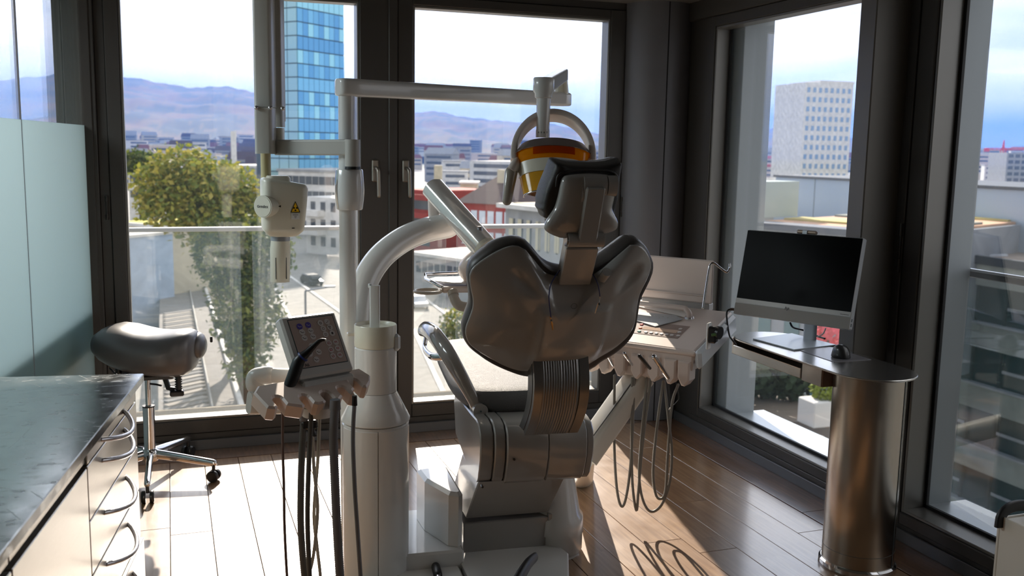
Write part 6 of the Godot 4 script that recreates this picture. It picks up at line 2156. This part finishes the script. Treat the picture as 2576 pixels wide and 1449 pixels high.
	edge.tube([D * Vector3(-0.40, -0.002, -0.012 * dz), D * Vector3(right - 0.004, -0.002, -0.012 * dz)], 0.011, 12, 2)
	part("deck_lip", edge, cream, cn)
	m = mb()
	m.xf = D
	part("side_cheek", m.span(right + 0.001, right + 0.03, -0.012, deep - 0.03, -0.075 * dz, 0.006 * dz, 0.012), M("cheek_plastic", Color8(206, 214, 220), 0.2, 0.0, {"clearcoat_enabled": true}), cn)
	# key field with display, six white and three coloured keys
	var f0: Vector2 = on.call(1668, 828)
	var g0: Vector2 = on.call(1700, 790)
	m = mb()
	m.xf = D
	var k0: Vector2 = on.call(1736, 822)
	var k1: Vector2 = on.call(1727, 855)
	part("key_field", m.span(-0.26, k0.x, k1.y, k0.y, -0.001 * dz, 0.0015 * dz), M("key_field", Color8(150, 132, 124), 0.3), cn)
	var l0: Vector2 = on.call(1622, 822)
	var l1: Vector2 = on.call(1700, 840)
	m = mb()
	m.xf = D
	part("display", m.span(l0.x, l1.x, l1.y + 0.002, l0.y, 0.0015 * dz, 0.0025 * dz), M("display_glass", Color8(206, 178, 158), 0.2, 0.1), cn)
	var key := mb().lathe([Vector2(0, 0.003), Vector2(0.0065, 0.003), Vector2(0.0078, 0.002), Vector2(0.008, 0.0), Vector2(0, 0)], 18).mesh()
	var kb := Basis(R, D.basis.z * dz, -Ud * dz)
	var put := func(x: float, y: float, mm: Material) -> void:
		var p: Vector2 = on.call(x, y)
		piece("key", key, mm, cn, Transform3D(kb, D * Vector3(p.x, p.y, 0.0015 * dz)))
	for q in [[1625, 837], [1638, 838.5], [1651, 840], [1664, 841.5], [1677, 843], [1690, 844.5], [1712, 829], [1709, 837], [1706, 846]]: put.call(q[0], q[1], M("key_white", Color8(214, 208, 206), 0.4))
	put.call(1614, 817.5, M("key_bright_red", Color8(206, 34, 44), 0.35))
	put.call(1611, 826, M("key_orange", Color8(236, 96, 30), 0.35))
	put.call(1608, 834.5, M("key_teal", Color8(40, 142, 134), 0.35))
	# handle bar over the deck
	var h0: Vector2 = on.call(1734, 800)
	var bar := [D * Vector3(h0.x, h0.y, 0.0), D * Vector3(h0.x, h0.y, 0.020 * dz), D * Vector3(h0.x - 0.012, h0.y + 0.004, 0.034 * dz), D * Vector3(h0.x - 0.04, h0.y + 0.008, 0.038 * dz), D * Vector3(h0.x - 0.20, h0.y + 0.010, 0.038 * dz), D * Vector3(h0.x - 0.40, h0.y + 0.010, 0.036 * dz)]
	part("handle_bar", mb().tube(spline(bar, 5), 0.012, 16, 2), cream, cn)
	part("handle_foot", mb().tube([D * Vector3(h0.x, h0.y, 0.0), D * Vector3(h0.x, h0.y, 0.008 * dz)], [0.021, 0.018], 20, 1), M("satin_handle", Color8(205, 202, 205), 0.25, 0.85), cn)
	# backboard
	var b0 := D * Vector3(right - 0.02, deep + 0.005, 0.0)
	m = mb()
	m.xf = Transform3D(Basis(R, Vector3.UP, N), b0)
	var top_y: float = pxp(1788, 655, b0, N).y - b0.y
	var br: float = (pxp(1793, 700, b0, N) - b0).dot(R)
	part("backboard", m.span(-0.42, br, 0.02, top_y, -0.012, 0.0, 0.005), cream, cn)
	m = mb()
	m.xf = Transform3D(Basis(R, Vector3.UP, N), b0)
	part("backboard_ledge", m.span(-0.40, br - 0.03, 0.052, 0.058, 0.0, 0.010, 0.002), cream, cn)
	m = mb()
	m.xf = Transform3D(Basis(R, Vector3.UP, N), b0)
	part("rear_shelf", m.span(-0.40, br - 0.01, -0.012, 0.02, -0.05, 0.004, 0.004), M("shelf_grey", Color8(168, 166, 164), 0.4), cn)
	# wire hook
	var hk := []
	for q in [[1768, 775], [1775, 730], [1783, 680], [1787, 666], [1796, 662], [1812, 674], [1824, 683], [1831, 684], [1836, 673], [1836, 665]]: hk.append(px(q[0], q[1], 3.62))
	part("wire_hook", mb().tube(spline(hk, 5), 0.0042, 10, 2), chrome(), cn)
	# holder block: six lobes with slots between
	var lobes := [[1487, 918, 940], [1520, 925, 945], [1560, 930, 951], [1603, 937, 958], [1646, 943, 963], [1687, 948, 968], [1722, 952, 972]]
	var low := lip - Vector3(0, 0.022, 0)
	m = mb()
	m.xf = Transform3D(Basis(R, Vector3.UP, N), low)
	part("holder_block", m.span(-0.34, right - 0.005, -0.060, 0.004, -0.10, 0.0, 0.006), cream, cn)
	var lob_in := func(x: float) -> float: return (pxp(x, 935, low, N) - low).dot(R)
	for i in lobes.size():
		var c: float = lob_in.call(lobes[i][0])
		var w := 0.050
		var poly := PackedVector2Array([Vector2(c - w / 2, 0.0), Vector2(c + w / 2, 0.0), Vector2(c + w / 2, -0.075), Vector2(c + w * 0.12, -0.100), Vector2(c - w * 0.16, -0.098), Vector2(c - w / 2, -0.066)])
		m = mb()
		m.xf = Transform3D(Basis(R, Vector3.UP, N), low + Vector3(0, -0.022, 0))
		part("holder_lobe", m.extrude(poly, -0.055, 0.014, 0.006), cream, cn)
	part("accessory_plate", mb().box(px(1783, 845, 3.58), Vector3(0.008, 0.10, 0.035), 0.003, Basis(R, Vector3.UP, N)), M("label_white", Color8(232, 232, 230), 0.5), cn)
	part("accessory_clamp", mb().box(px(1793, 842, 3.57), Vector3(0.035, 0.062, 0.03), 0.006, Basis(R, Vector3.UP, N)), M("black_plastic", Color8(28, 28, 30), 0.35), cn)
	part("clamp_knob", mb().tube([px(1803, 836, 3.57), px(1812, 838, 3.56)], 0.024, 20, 1), M("black_plastic"), cn)
	part("clamp_screw", mb().tube([px(1790, 843, 3.55), px(1802, 841, 3.55)], 0.0055, 10, 1), M("green_brass", Color8(110, 148, 96), 0.35, 0.4), cn)
	# diamond mat lying on the deck
	var mat := thing("silicone_mat", "grey diamond shaped silicone mat with studs on the console deck", "mat", D * Vector3(0.0, 0.1, 0.003 * dz))
	var dia := []
	for q in [[1648, 824], [1716, 806], [1700, 796], [1590, 786], [1585, 806], [1610, 812]]: dia.append(on.call(q[0], q[1]))
	m = mb()
	m.xf = D
	part("sheet", m.extrude(PackedVector2Array(dia), 0.003 * dz, 0.006 * dz), M("mat_grey", Color8(190, 194, 198), 0.35), mat)
	var stud := mb().lathe([Vector2(0.0024, 0.0), Vector2(0.002, 0.0014), Vector2(0, 0.0018)], 8).mesh()
	for q in [[1622, 799], [1634, 802], [1646, 798], [1658, 803], [1668, 800], [1640, 810], [1628, 806], [1612, 800], [1652, 814], [1606, 806], [1680, 803], [1600, 797]]:
		var p: Vector2 = on.call(q[0], q[1])
		piece("stud", stud, M("silicone_white", Color8(232, 230, 226), 0.35), mat, Transform3D(kb, D * Vector3(p.x, p.y, 0.006 * dz)))
	var mat2 := thing("silicone_mat", "pale silicone mat with a pointed corner behind the handle bar", "mat", D * Vector3(0.0, 0.17, 0.003 * dz))
	dia = []
	for q in [[1600, 772], [1610, 757], [1684, 752], [1704, 772], [1742, 797], [1735, 803]]: dia.append(on.call(q[0], q[1]))
	m = mb()
	m.xf = D
	part("sheet", m.extrude(PackedVector2Array(dia), 0.003 * dz, 0.0055 * dz), M("silicone_white"), mat2)
	# instruments in the slots
	var tips := [["air_syringe", "steel syringe tip in the slot beside the backrest edge", 1535, 905, 1529, 893, 0.0058, chrome()], ["handpiece", "steel handpiece with a dark tip in the second console slot", 1580, 902, 1571, 889, 0.0062, chrome()], ["handpiece", "black handpiece in the third console slot", 1621, 910, 1609, 896, 0.0075, M("black_plastic")], ["handpiece", "chrome turbine handpiece lying out of the fourth console slot", 1662, 922, 1646, 898, 0.0095, chrome()]]
	for t in tips:
		var p0 := px(t[2], t[3], 3.70)
		var p1 := px(t[4], t[5], 3.66)
		var hn := thing(t[0], t[1], "handpiece", p0)
		part("body", mb().tube([p0 - (p1 - p0) * 1.2, p0, p1], [t[6] * 0.8, t[6], t[6] * 1.05], 14, 2), t[7], hn)
		part("tip", mb().tube([p1, p1 + (p1 - p0).normalized() * 0.012], [t[6] * 0.55, t[6] * 0.4], 10, 2), M("black_plastic"), hn)
	# supply hoses in loops
	var gh := M("console_hose", Color8(138, 136, 130), 0.4)
	var loops := [
		["first grey supply hose looping down beside the lift cover", [[1546, 945], [1545, 1100], [1549, 1200], [1556, 1255], [1565, 1274], [1574, 1255], [1583, 1200], [1590, 1110], [1596, 950]]],
		["second grey supply hose hanging in a tight narrow loop", [[1590, 952], [1589, 1140], [1592, 1230], [1601, 1284], [1606, 1235], [1616, 1120], [1637, 955]]],
		["longest grey supply hose swinging in a wide round loop", [[1628, 952], [1613, 1110], [1608, 1200], [1618, 1260], [1638, 1287], [1664, 1270], [1684, 1215], [1690, 1140], [1682, 1060], [1671, 960]]],
		["shortest grey supply hose in a small loop inside the wide one", [[1668, 960], [1652, 1080], [1643, 1180], [1648, 1238], [1660, 1255], [1674, 1236], [1680, 1140], [1690, 1020], [1706, 968]]]]
	for l in loops:
		var e: Array = l[1][0]
		var hn := thing("supply_hose", l[0], "hose", px(e[0], e[1], 3.88))
		hose(hn, "tube", l[1], 3.88, 0.0056, gh)
	var wn := thing("control_cable", "thin black cable hanging under the console with a white plug", "cable", px(1683, 985, 3.95))
	part("wire", mb().tube(spline([px(1683, 960, 3.95), px(1684, 1000, 3.95), px(1683, 1030, 3.95)], 5), 0.0022, 8), M("black_plastic"), wn)
	part("wire", mb().tube(spline([px(1700, 960, 3.95), px(1708, 1000, 3.95), px(1702, 1012, 3.95), px(1690, 1024, 3.95)], 5), 0.0022, 8), M("black_plastic"), wn)
	part("plug", mb().tube([px(1681, 1030, 3.95), px(1690, 1026, 3.95)], 0.0035, 8), M("label_white"), wn)
	# slanting support from the chair base to the console
	var sn := thing("console_support", "broad white slanting support beam between chair base and console", "support arm", px(1490, 1130, 3.80))
	part("beam", mb().sweep([px(1468, 1150, 3.86), px(1612, 945, 3.95)], rrect(0.115, 0.085, 0.02, 4), 1, Vector3.UP), M("beam_white", Color8(222, 220, 212), 0.3), sn)
	part("beam_seam", mb().sweep([px(1462, 1138, 3.805), px(1600, 948, 3.895)], rrect(0.006, 0.003, 0.001, 2), 1, Vector3.UP), M("joint_grey", Color8(70, 68, 66), 0.5), sn)
	part("head_plate", mb().box(px(1622, 925, 3.95), Vector3(0.2, 0.05, 0.14), 0.01, Basis(R, Vector3.UP, N)), cream, sn)
	part("floor_post", mb().tube([pxy(1462, 1205, 0.0), px(1462, 1150, 3.86)], 0.055, 24, 1), M("beam_white"), sn)

# ---- saddle stool --------------------------------------------------------------------------
func stool() -> void:
	var c := Vector3(-0.112, 0, -4.50)
	var n := thing("saddle_stool", "grey saddle stool on a chrome five-star base by the window", "stool", c)
	var rx := (cam_b.x * Vector3(1, 0, 1)).normalized()
	var fz := Vector3(rx.z, 0, -rx.x)
	var at := func(x: float, y: float) -> Vector3: return pxp(x, y, c, fz)
	var pad := M("saddle_vinyl", Color8(84, 82, 83), 0.34, 0.0, {"clearcoat_enabled": true, "clearcoat": 0.25, "clearcoat_roughness": 0.3})
	var prof := [[238, 858, 862, 0.01], [242, 846, 876, 0.06], [252, 832, 888, 0.10], [272, 818, 904, 0.14], [300, 812, 918, 0.165], [330, 816, 928, 0.175], [360, 824, 935, 0.175], [390, 830, 940, 0.17], [420, 831, 943, 0.165], [450, 828, 944, 0.15], [472, 827, 940, 0.13], [487, 831, 926, 0.10], [493, 842, 908, 0.06], [494, 868, 878, 0.01]]
	var rings := []
	for p in prof:
		var a: Vector3 = at.call(p[0], p[1])
		var b: Vector3 = at.call(p[0], p[2])
		var mid := (a + b) / 2
		var hh := (a.y - b.y) / 2
		var r := PackedVector3Array()
		for j in 36:
			var u := TAU * j / 36
			var groove := 0.02 * exp(-pow(cos(u) / 0.35, 2.0)) * smoothstep(0.03, 0.1, p[3]) if sin(u) > 0 else 0.0
			r.append(mid + Vector3.UP * (signf(sin(u)) * pow(absf(sin(u)), 0.85) * hh - groove * 0.3) + fz * signf(cos(u)) * pow(absf(cos(u)), 0.85) * p[3])
		rings.append(r)
	part("saddle", mb().loft(rings), pad, n)
	rings = []
	for p in [[484, 868, 876, 0.01], [488, 848, 898, 0.05], [496, 841, 908, 0.075], [504, 846, 906, 0.07], [510, 856, 898, 0.05], [513, 870, 884, 0.01]]:
		var a: Vector3 = at.call(p[0] - 6, p[1]) + fz * 0.05
		var b: Vector3 = at.call(p[0] - 6, p[2]) + fz * 0.05
		var r := PackedVector3Array()
		for j in 24:
			var u := TAU * j / 24
			r.append((a + b) / 2 + Vector3.UP * sin(u) * (a.y - b.y) / 2 + fz * cos(u) * p[3])
		rings.append(r)
	part("saddle_wing", mb().loft(rings), pad, n)
	var bk := M("black_plastic", Color8(28, 28, 30), 0.35)
	part("pull_tab", mb().box(at.call(514, 865) + fz * 0.1, Vector3(0.012, 0.026, 0.012), 0.003), bk, n)
	var ch := chrome()
	part("seat_plate", mb().box(Vector3(c.x, 0.485, c.z), Vector3(0.22, 0.02, 0.2), 0.005), bk, n)
	part("gas_rod", mb().tube([Vector3(c.x, 0.33, c.z), Vector3(c.x, 0.48, c.z)], 0.0125, 20, 1), ch, n)
	part("cylinder", mb().tube([Vector3(c.x, 0.13, c.z), Vector3(c.x, 0.335, c.z)], 0.0255, 28, 1), ch, n)
	part("cylinder_cap", mb().tube([Vector3(c.x, 0.332, c.z), Vector3(c.x, 0.338, c.z)], 0.0265, 28, 1), bk, n)
	# springs under the seat
	var sp := mb()
	var q: Vector3 = at.call(449, 962)
	var rad := []
	var pts := []
	for k in 15:
		pts.append(q + Vector3(0, -0.035 + 0.0055 * k, 0))
		rad.append(0.017 if k % 2 else 0.0105)
	part("tension_spring", sp.tube(pts, rad, 16, 1), bk, n)
	part("spring_cup", mb().box(q + Vector3(-0.008, -0.047, 0), Vector3(0.06, 0.024, 0.05), 0.005), bk, n)
	part("tilt_strut", mb().sweep([at.call(412, 942), at.call(424, 976), at.call(440, 980)], rrect(0.022, 0.016, 0.003, 2), -1, fz), bk, n)
	pts = []
	for k in 15: pts.append(at.call(298, 922) + Vector3(0, -0.03 + 0.0055 * k, 0))
	part("tension_spring", mb().tube(pts, rad, 16, 1), bk, n)
	part("height_lever", mb().tube([at.call(372, 965), at.call(392, 967), at.call(405, 970)], 0.0045, 10, 2), bk, n)
	part("height_lever", mb().tube([at.call(345, 945), at.call(300, 950), at.call(277, 927)], 0.0045, 10, 2), bk, n)
	# star base and castors
	var hub := Vector3(c.x, 0.115, c.z)
	part("hub", mb().lathe([Vector2(0, -0.03), Vector2(0.035, -0.03), Vector2(0.042, -0.005), Vector2(0.036, 0.02), Vector2(0.03, 0.026), Vector2(0, 0.026)], 28, Transform3D(Basis(), hub)), ch, n)
	for e in [[0.155, -4.379], [-0.12, -4.178], [0.066, -4.80], [-0.40, -4.37], [-0.27, -4.76]]:
		var tip := Vector3(e[0], 0.084, e[1])
		var d := (tip - hub)
		d.y = 0
		if d.length() > 0.325: tip = hub + d.normalized() * 0.325 + Vector3(0, -0.031, 0)
		var leg := part("leg", mb().tube([hub + d.normalized() * 0.02, hub.lerp(tip, 0.5) + Vector3(0, 0.003, 0), tip], [0.0225, 0.019, 0.0165], 16, 2, 0.8), ch, n)
		var cm := mb()
		var sd := d.normalized().rotated(Vector3.UP, PI / 2)
		cm.tube([tip + Vector3(0, -0.004, 0), tip + Vector3(0, -0.04, 0)], 0.0075, 10)
		var cas := part("castor", cm, bk, leg)
		for s in [-1, 1]:
			var w0: Vector3 = Vector3(tip.x, 0.0265, tip.z) + sd * s * 0.008
			part("wheel", mb().tube([w0, w0 + sd * s * 0.004, w0 + sd * s * 0.014, w0 + sd * s * 0.018], [0.0255, 0.0265, 0.0265, 0.022], 22, 1), bk, n)

# ---- computer desk ---------------------------------------------------------------------------
func desk() -> void:
	var h := 0.748
	var cx := 2.341
	var r := 0.153
	var st := steel("desk_steel", Color8(196, 194, 190), 0.26)
	var n := thing("desk", "narrow steel desk with rounded ends on a round steel column", "desk", Vector3(2.37, 0, -2.775))
	var outline_ := PackedVector2Array()
	for k in 25:
		var a := PI * k / 24.0
		outline_.append(Vector2(cx + cos(a) * r, -2.73 + sin(a) * r))
	for k in 25:
		var a := PI + PI * k / 24.0
		outline_.append(Vector2(cx + cos(a) * r, -3.335 + sin(a) * r))
	var m := mb()
	m.xf = Transform3D(Basis(Vector3(1, 0, 0), Vector3(0, 0, 1), Vector3(0, -1, 0)), Vector3.ZERO)
	part("desktop", m.extrude(outline_, -h, -h + 0.008, 0.002, true), st, n)
	# drawer tray under the far half
	m = mb()
	part("apron", m.span(2.228, 2.24, h - 0.085, h - 0.009, -2.975, -2.86, 0.001), st, n)
	part("apron_end", mb().span(2.232, 2.40, h - 0.085, h - 0.009, -2.868, -2.856, 0.001), M("apron_side", Color8(96, 70, 52), 0.45), n)
	part("drawer_front", mb().span(2.224, 2.234, h - 0.080, h - 0.042, -3.445, -2.978, 0.002), st, n)
	part("drawer_bottom", mb().span(2.234, 2.44, h - 0.080, h - 0.076, -3.442, -2.978, 0.001), st, n)
	part("drawer_back", mb().span(2.434, 2.44, h - 0.076, h - 0.010, -3.442, -2.978, 0.001), st, n)
	part("drawer_end", mb().span(2.224, 2.44, h - 0.080, h - 0.009, -3.452, -3.442, 0.002), st, n)
	# column of brushed steel; the brushing runs round it
	var cs := M("column_steel", Color8(176, 168, 158), 0.24, 1.0, {"anisotropy_enabled": true, "anisotropy": 0.75})
	var col := mb()
	var C := Vector3(2.372, 0, -2.772)
	for j in 64:
		var u := TAU * j / 64
		var v := TAU * (j + 1) / 64
		var R := 0.127
		var A := C + Vector3(cos(u) * R, 0.012, sin(u) * R)
		var Bq := C + Vector3(cos(v) * R, 0.012, sin(v) * R)
		var up := Vector3(0, h - 0.021, 0)
		col.q(A, Bq, Bq + up, A + up, 1)
		var ua := float(j) / 64
		var ub := float(j + 1) / 64
		col.U.append_array(PackedVector2Array([Vector2(ua, 0), Vector2(ub, 0), Vector2(ub, 1), Vector2(ua, 0), Vector2(ub, 1), Vector2(ua, 1)]))
	part("column", col.done(), cs, n)
	part("column_base", mb().lathe([Vector2(0.10, 0.0), Vector2(0.134, 0.0), Vector2(0.138, 0.006), Vector2(0.137, 0.020), Vector2(0.130, 0.026), Vector2(0.1275, 0.026)], 56, Transform3D(Basis(), C)), chrome(), n)
	part("column_joint", mb().lathe([Vector2(0.1268, 0.075), Vector2(0.1274, 0.0755), Vector2(0.1274, 0.0765), Vector2(0.1268, 0.077)], 56, Transform3D(Basis(), C)), M("joint_dark", Color8(40, 40, 40), 0.6), n)
	var sa := deg_to_rad(62.0)
	part("column_seam", mb().box(C + Vector3(cos(sa) * 0.127, h / 2, sin(sa) * 0.127), Vector3(0.003, h - 0.03, 0.003), 0.0, Basis(Vector3.UP, -sa)), M("joint_dark"), n)
	part("seam_screw", mb().tube([C + Vector3(cos(sa) * 0.127, h - 0.018, sin(sa) * 0.127), C + Vector3(cos(sa) * 0.132, h - 0.018, sin(sa) * 0.132)], 0.005, 10, 1), M("screw_dark", Color8(60, 60, 60), 0.4, 0.6), n)

	# all-in-one computer
	var tl := px(1873, 577, 3.95)
	var tr := px(2164, 598, 3.62)
	var bl := px(1845, 789, 3.93)
	var ax := (tr - tl).normalized()
	var ay := (tl - bl)
	ay = (ay - ax * ay.dot(ax)).normalized()
	var az := ax.cross(ay)
	var W := tl.distance_to(tr)
	var H := tl.distance_to(bl)
	var K := Transform3D(Basis(ax, ay, az), bl)
	var pos := Vector3(2.45, h, -3.27)
	var c := thing("computer", "silver all-in-one computer with a black screen on the desk", "computer", pos)
	var silver := M("silver_plastic", Color8(150, 148, 146), 0.4, 0.4)
	m = mb(); m.xf = K
	part("housing", m.span(0, W, 0, H, -0.034, -0.002, 0.004), M("housing_silver", Color8(186, 190, 194), 0.35, 0.4), c)
	m = mb(); m.xf = K
	part("screen", m.span(0.003, W - 0.003, 0.066, H - 0.003, -0.004, 0.001), M("black_screen", Color8(5, 6, 8), 0.3, 0.0, {"metallic_specular": 0.16}), c)
	m = mb(); m.xf = K
	part("chin_upper", m.span(0.001, W - 0.001, 0.048, 0.0665, -0.004, 0.0012), silver, c)
	m = mb(); m.xf = K
	part("chin", m.span(0.001, W - 0.001, 0.001, 0.047, -0.004, 0.0016), M("chin_grey", Color8(138, 134, 130), 0.5, 0.25), c)
	var dark := M("key_ink", Color8(60, 56, 58), 0.5)
	lettering("maker_mark", "hp", 0.016, dark, c, K * Transform3D(Basis(Vector3(1, 0, 0), Vector3(0.25, 1, 0).normalized(), Vector3(0, 0, 1)), Vector3(W * 0.47, 0.0495, 0.0016)))
	var tm := mb(); tm.xf = K
	part("model_print", tm.span(W - 0.042, W - 0.008, 0.0535, 0.0555, 0.0012, 0.0016), dark, c)
	for s in [0.03, 0.012]:
		m = mb(); m.xf = K
		part("port", m.span(W - 0.0005, W + 0.0006, s, s + 0.012, -0.018, -0.010), M("joint_dark"), c)
	var pm := M("stand_silver", Color8(196, 204, 210), 0.35, 0.3)
	var post := pxy(2037, 853, h + 0.006)
	part("stand_post", mb().sweep([post, post + Vector3(0, 0.19, 0)], rrect(0.052, 0.028, 0.010, 3), 1, az), pm, c)
	var base := []
	for q in [[1894, 851], [1992, 838], [2104, 867], [1998, 879]]:
		var p := pxy(q[0], q[1], h + 0.006)
		base.append(Vector2(p.x, p.z))
	m = mb()
	m.xf = Transform3D(Basis(Vector3(1, 0, 0), Vector3(0, 0, 1), Vector3(0, -1, 0)), Vector3.ZERO)
	part("stand_base", m.extrude(PackedVector2Array(base), -h - 0.006, -h - 0.0005, 0.001), pm, c)
	m = mb(); m.xf = K
	part("webcam", m.span(W * 0.43, W * 0.60, H + 0.001, H + 0.016, -0.026, -0.010, 0.004), M("webcam_bronze", Color8(160, 142, 126), 0.35, 0.5), c)
	m = mb(); m.xf = K
	part("webcam_clip", m.span(W * 0.485, W * 0.525, H - 0.002, H + 0.014, -0.010, -0.006, 0.001), pm, c)
	# cables
	var cb := thing("computer_cable", "black cable looping from the computer side round the desk edge", "cable", px(1835, 780, 3.95))
	part("wire", mb().tube(spline([px(1846, 778, 3.95), px(1832, 780, 3.95), px(1828, 795, 3.95), px(1834, 840, 3.93), px(1842, 855, 3.9), px(1852, 868, 3.9)], 6), 0.0038, 8), M("black_plastic"), cb)
	part("plug", mb().tube([px(1846, 778, 3.95), px(1836, 778, 3.95)], 0.006, 10, 1), M("plug_brown", Color8(96, 78, 66), 0.4), cb)
	cb = thing("computer_cable", "dark cable hanging in a bow behind the monitor stand", "cable", px(2030, 830, 4.0))
	part("wire", mb().tube(spline([px(1988, 812, 4.0), px(1996, 824, 4.02), px(2025, 832, 4.05), px(2055, 845, 4.03), px(2075, 852, 3.98)], 6), 0.0042, 8), M("black_plastic"), cb)
	cb = thing("computer_cable", "thin white cable curving down right of the monitor stand", "cable", px(2070, 840, 3.95))
	part("wire", mb().tube(spline([px(2077, 826, 3.95), px(2070, 840, 3.97), px(2056, 848, 3.98)], 6), 0.0028, 8), M("label_white", Color8(232, 232, 230), 0.5), cb)
	# mouse on its mat
	var mp := []
	for q in [[2012, 881], [2078, 869], [2192, 904], [2098, 910]]:
		var p := pxy(q[0], q[1], h + 0.002)
		mp.append(Vector2(p.x, p.z))
	m = mb()
	m.xf = Transform3D(Basis(Vector3(1, 0, 0), Vector3(0, 0, 1), Vector3(0, -1, 0)), Vector3.ZERO)
	tag(part("mouse_mat", m.extrude(PackedVector2Array(mp), -h - 0.002, -h - 0.0003), M("mouse_mat", Color8(132, 130, 134), 0.3, 0.2), null, pxy(2100, 890, h)), "thin grey mouse mat lying on the desk beside the monitor foot", "mouse mat")
	var mc := pxy(2115, 899, h + 0.002)
	var mo := thing("mouse", "black vertical computer mouse on the grey mat", "mouse", mc)
	var rings := []
	for e in [[0.0, 0.037, 0.030], [0.004, 0.039, 0.033], [0.018, 0.036, 0.031], [0.034, 0.030, 0.028], [0.044, 0.022, 0.022], [0.050, 0.010, 0.012]]:
		var rg := PackedVector3Array()
		for j in 28:
			var a := TAU * j / 28
			rg.append(mc + Vector3(cos(a) * e[2] - e[0] * 0.12, e[0], sin(a) * e[1] + e[0] * 0.1))
		rings.append(rg)
	part("body", mb().loft(rings), M("mouse_black", Color8(24, 22, 24), 0.2, 0.0, {"clearcoat_enabled": true}), mo)
	part("scroll_wheel", mb().tube([mc + Vector3(-0.022, 0.038, 0.0), mc + Vector3(-0.014, 0.046, 0.004)], 0.006, 10, 2), M("black_plastic"), mo)

# ---- foot control, heater -----------------------------------------------------------------
func small_things() -> void:
	var bk := M("black_rubber_grip", Color8(26, 26, 28), 0.45)
	var a := px(1345, 1402, 3.28)
	var b := px(1296, 1475, 3.05)
	var n := thing("foot_pedal", "black foot pedal lever on the chair's floor plate", "pedal", Vector3(b.x, 0.055, b.z))
	var pts := spline([a, a.lerp(b, 0.35) + Vector3(0, 0.012, 0), a.lerp(b, 0.7) + Vector3(0, 0.01, 0), b], 5)
	var rad := []
	for k in pts.size(): rad.append(lerpf(0.017, 0.027, float(k) / pts.size()))
	part("lever", mb().tube(pts, rad, 18, 2, 0.7), bk, n)
	part("lever_mount", mb().box(Vector3(b.x, 0.06, b.z), Vector3(0.06, 0.03, 0.06), 0.006), bk, n)
	var c := px(1098, 1430, 3.36)
	var p := thing("foot_pedal", "small grey rod pedal with a dark cap on the base skirt", "pedal", Vector3(c.x, 0.05, c.z))
	part("rod", mb().tube([c, px(1112, 1500, 3.15)], 0.009, 14, 1), M("satin_handle", Color8(205, 202, 205), 0.25, 0.85), p)
	part("cap", mb().tube([c + Vector3(0, 0.002, -0.01), c.lerp(px(1112, 1500, 3.15), 0.25)], 0.0155, 18, 2), bk, p)
	# mobile heater at the lower right
	var o := Vector3(2.30, 0, -2.10)
	var ax := Vector3(0, 0, 1)
	var bz := Vector3(1, 0, 0)
	var H := 0.452
	var hn := thing("mobile_heater", "cream mobile heater with black handle and slatted top by the window", "heater", o + ax * 0.2)
	var X := Transform3D(Basis(ax, Vector3.UP, -bz), o)
	var cm := M("heater_cream", Color8(226, 218, 204), 0.35)
	var m := mb(); m.xf = X
	part("front", m.span(0.012, 0.5, 0.05, H, -0.006, 0.0, 0.002), cm, hn)
	m = mb(); m.xf = X
	part("side", m.span(0.0, 0.012, 0.05, H - 0.006, -0.115, 0.0, 0.003), cm, hn)
	m = mb(); m.xf = X
	part("back", m.span(0.012, 0.5, 0.05, H, -0.115, -0.109, 0.002), cm, hn)
	m = mb(); m.xf = X
	part("bottom", m.span(0.0, 0.5, 0.04, 0.06, -0.115, 0.0, 0.003), cm, hn)
	m = mb(); m.xf = X
	part("top_plate", m.span(0.012, 0.09, H - 0.016, H - 0.010, -0.109, -0.006, 0.001), cm, hn)
	for k in 9:
		m = mb(); m.xf = X
		part("top_slat", m.span(0.10 + 0.026 * k, 0.112 + 0.026 * k, H - 0.024, H - 0.008, -0.109, -0.006, 0.001), cm, hn)
	m = mb(); m.xf = X
	part("element", m.span(0.09, 0.48, 0.10, H - 0.05, -0.09, -0.025), M("joint_dark", Color8(40, 40, 40), 0.6), hn)
	m = mb(); m.xf = X
	part("top_mark", m.span(0.05, 0.066, H - 0.0102, H - 0.0094, -0.07, -0.065), M("joint_dark"), hn)
	var arc := []
	for k in 15:
		var u := PI * k / 14.0
		arc.append(X * Vector3(0.016, H - 0.032 + 0.060 * pow(sin(u), 0.5), -0.058 + cos(u) * 0.064))
	part("handle", mb().sweep(arc, rrect(0.034, 0.014, 0.005, 3), 1, ax), bk, hn)
	for s in [[0.06, -0.02], [0.44, -0.02], [0.06, -0.095], [0.44, -0.095]]:
		m = mb(); m.xf = X
		part("castor", m.tube([Vector3(s[0], 0.021, s[1]), Vector3(s[0] + 0.02, 0.021, s[1])], 0.021, 16, 1), bk, hn)
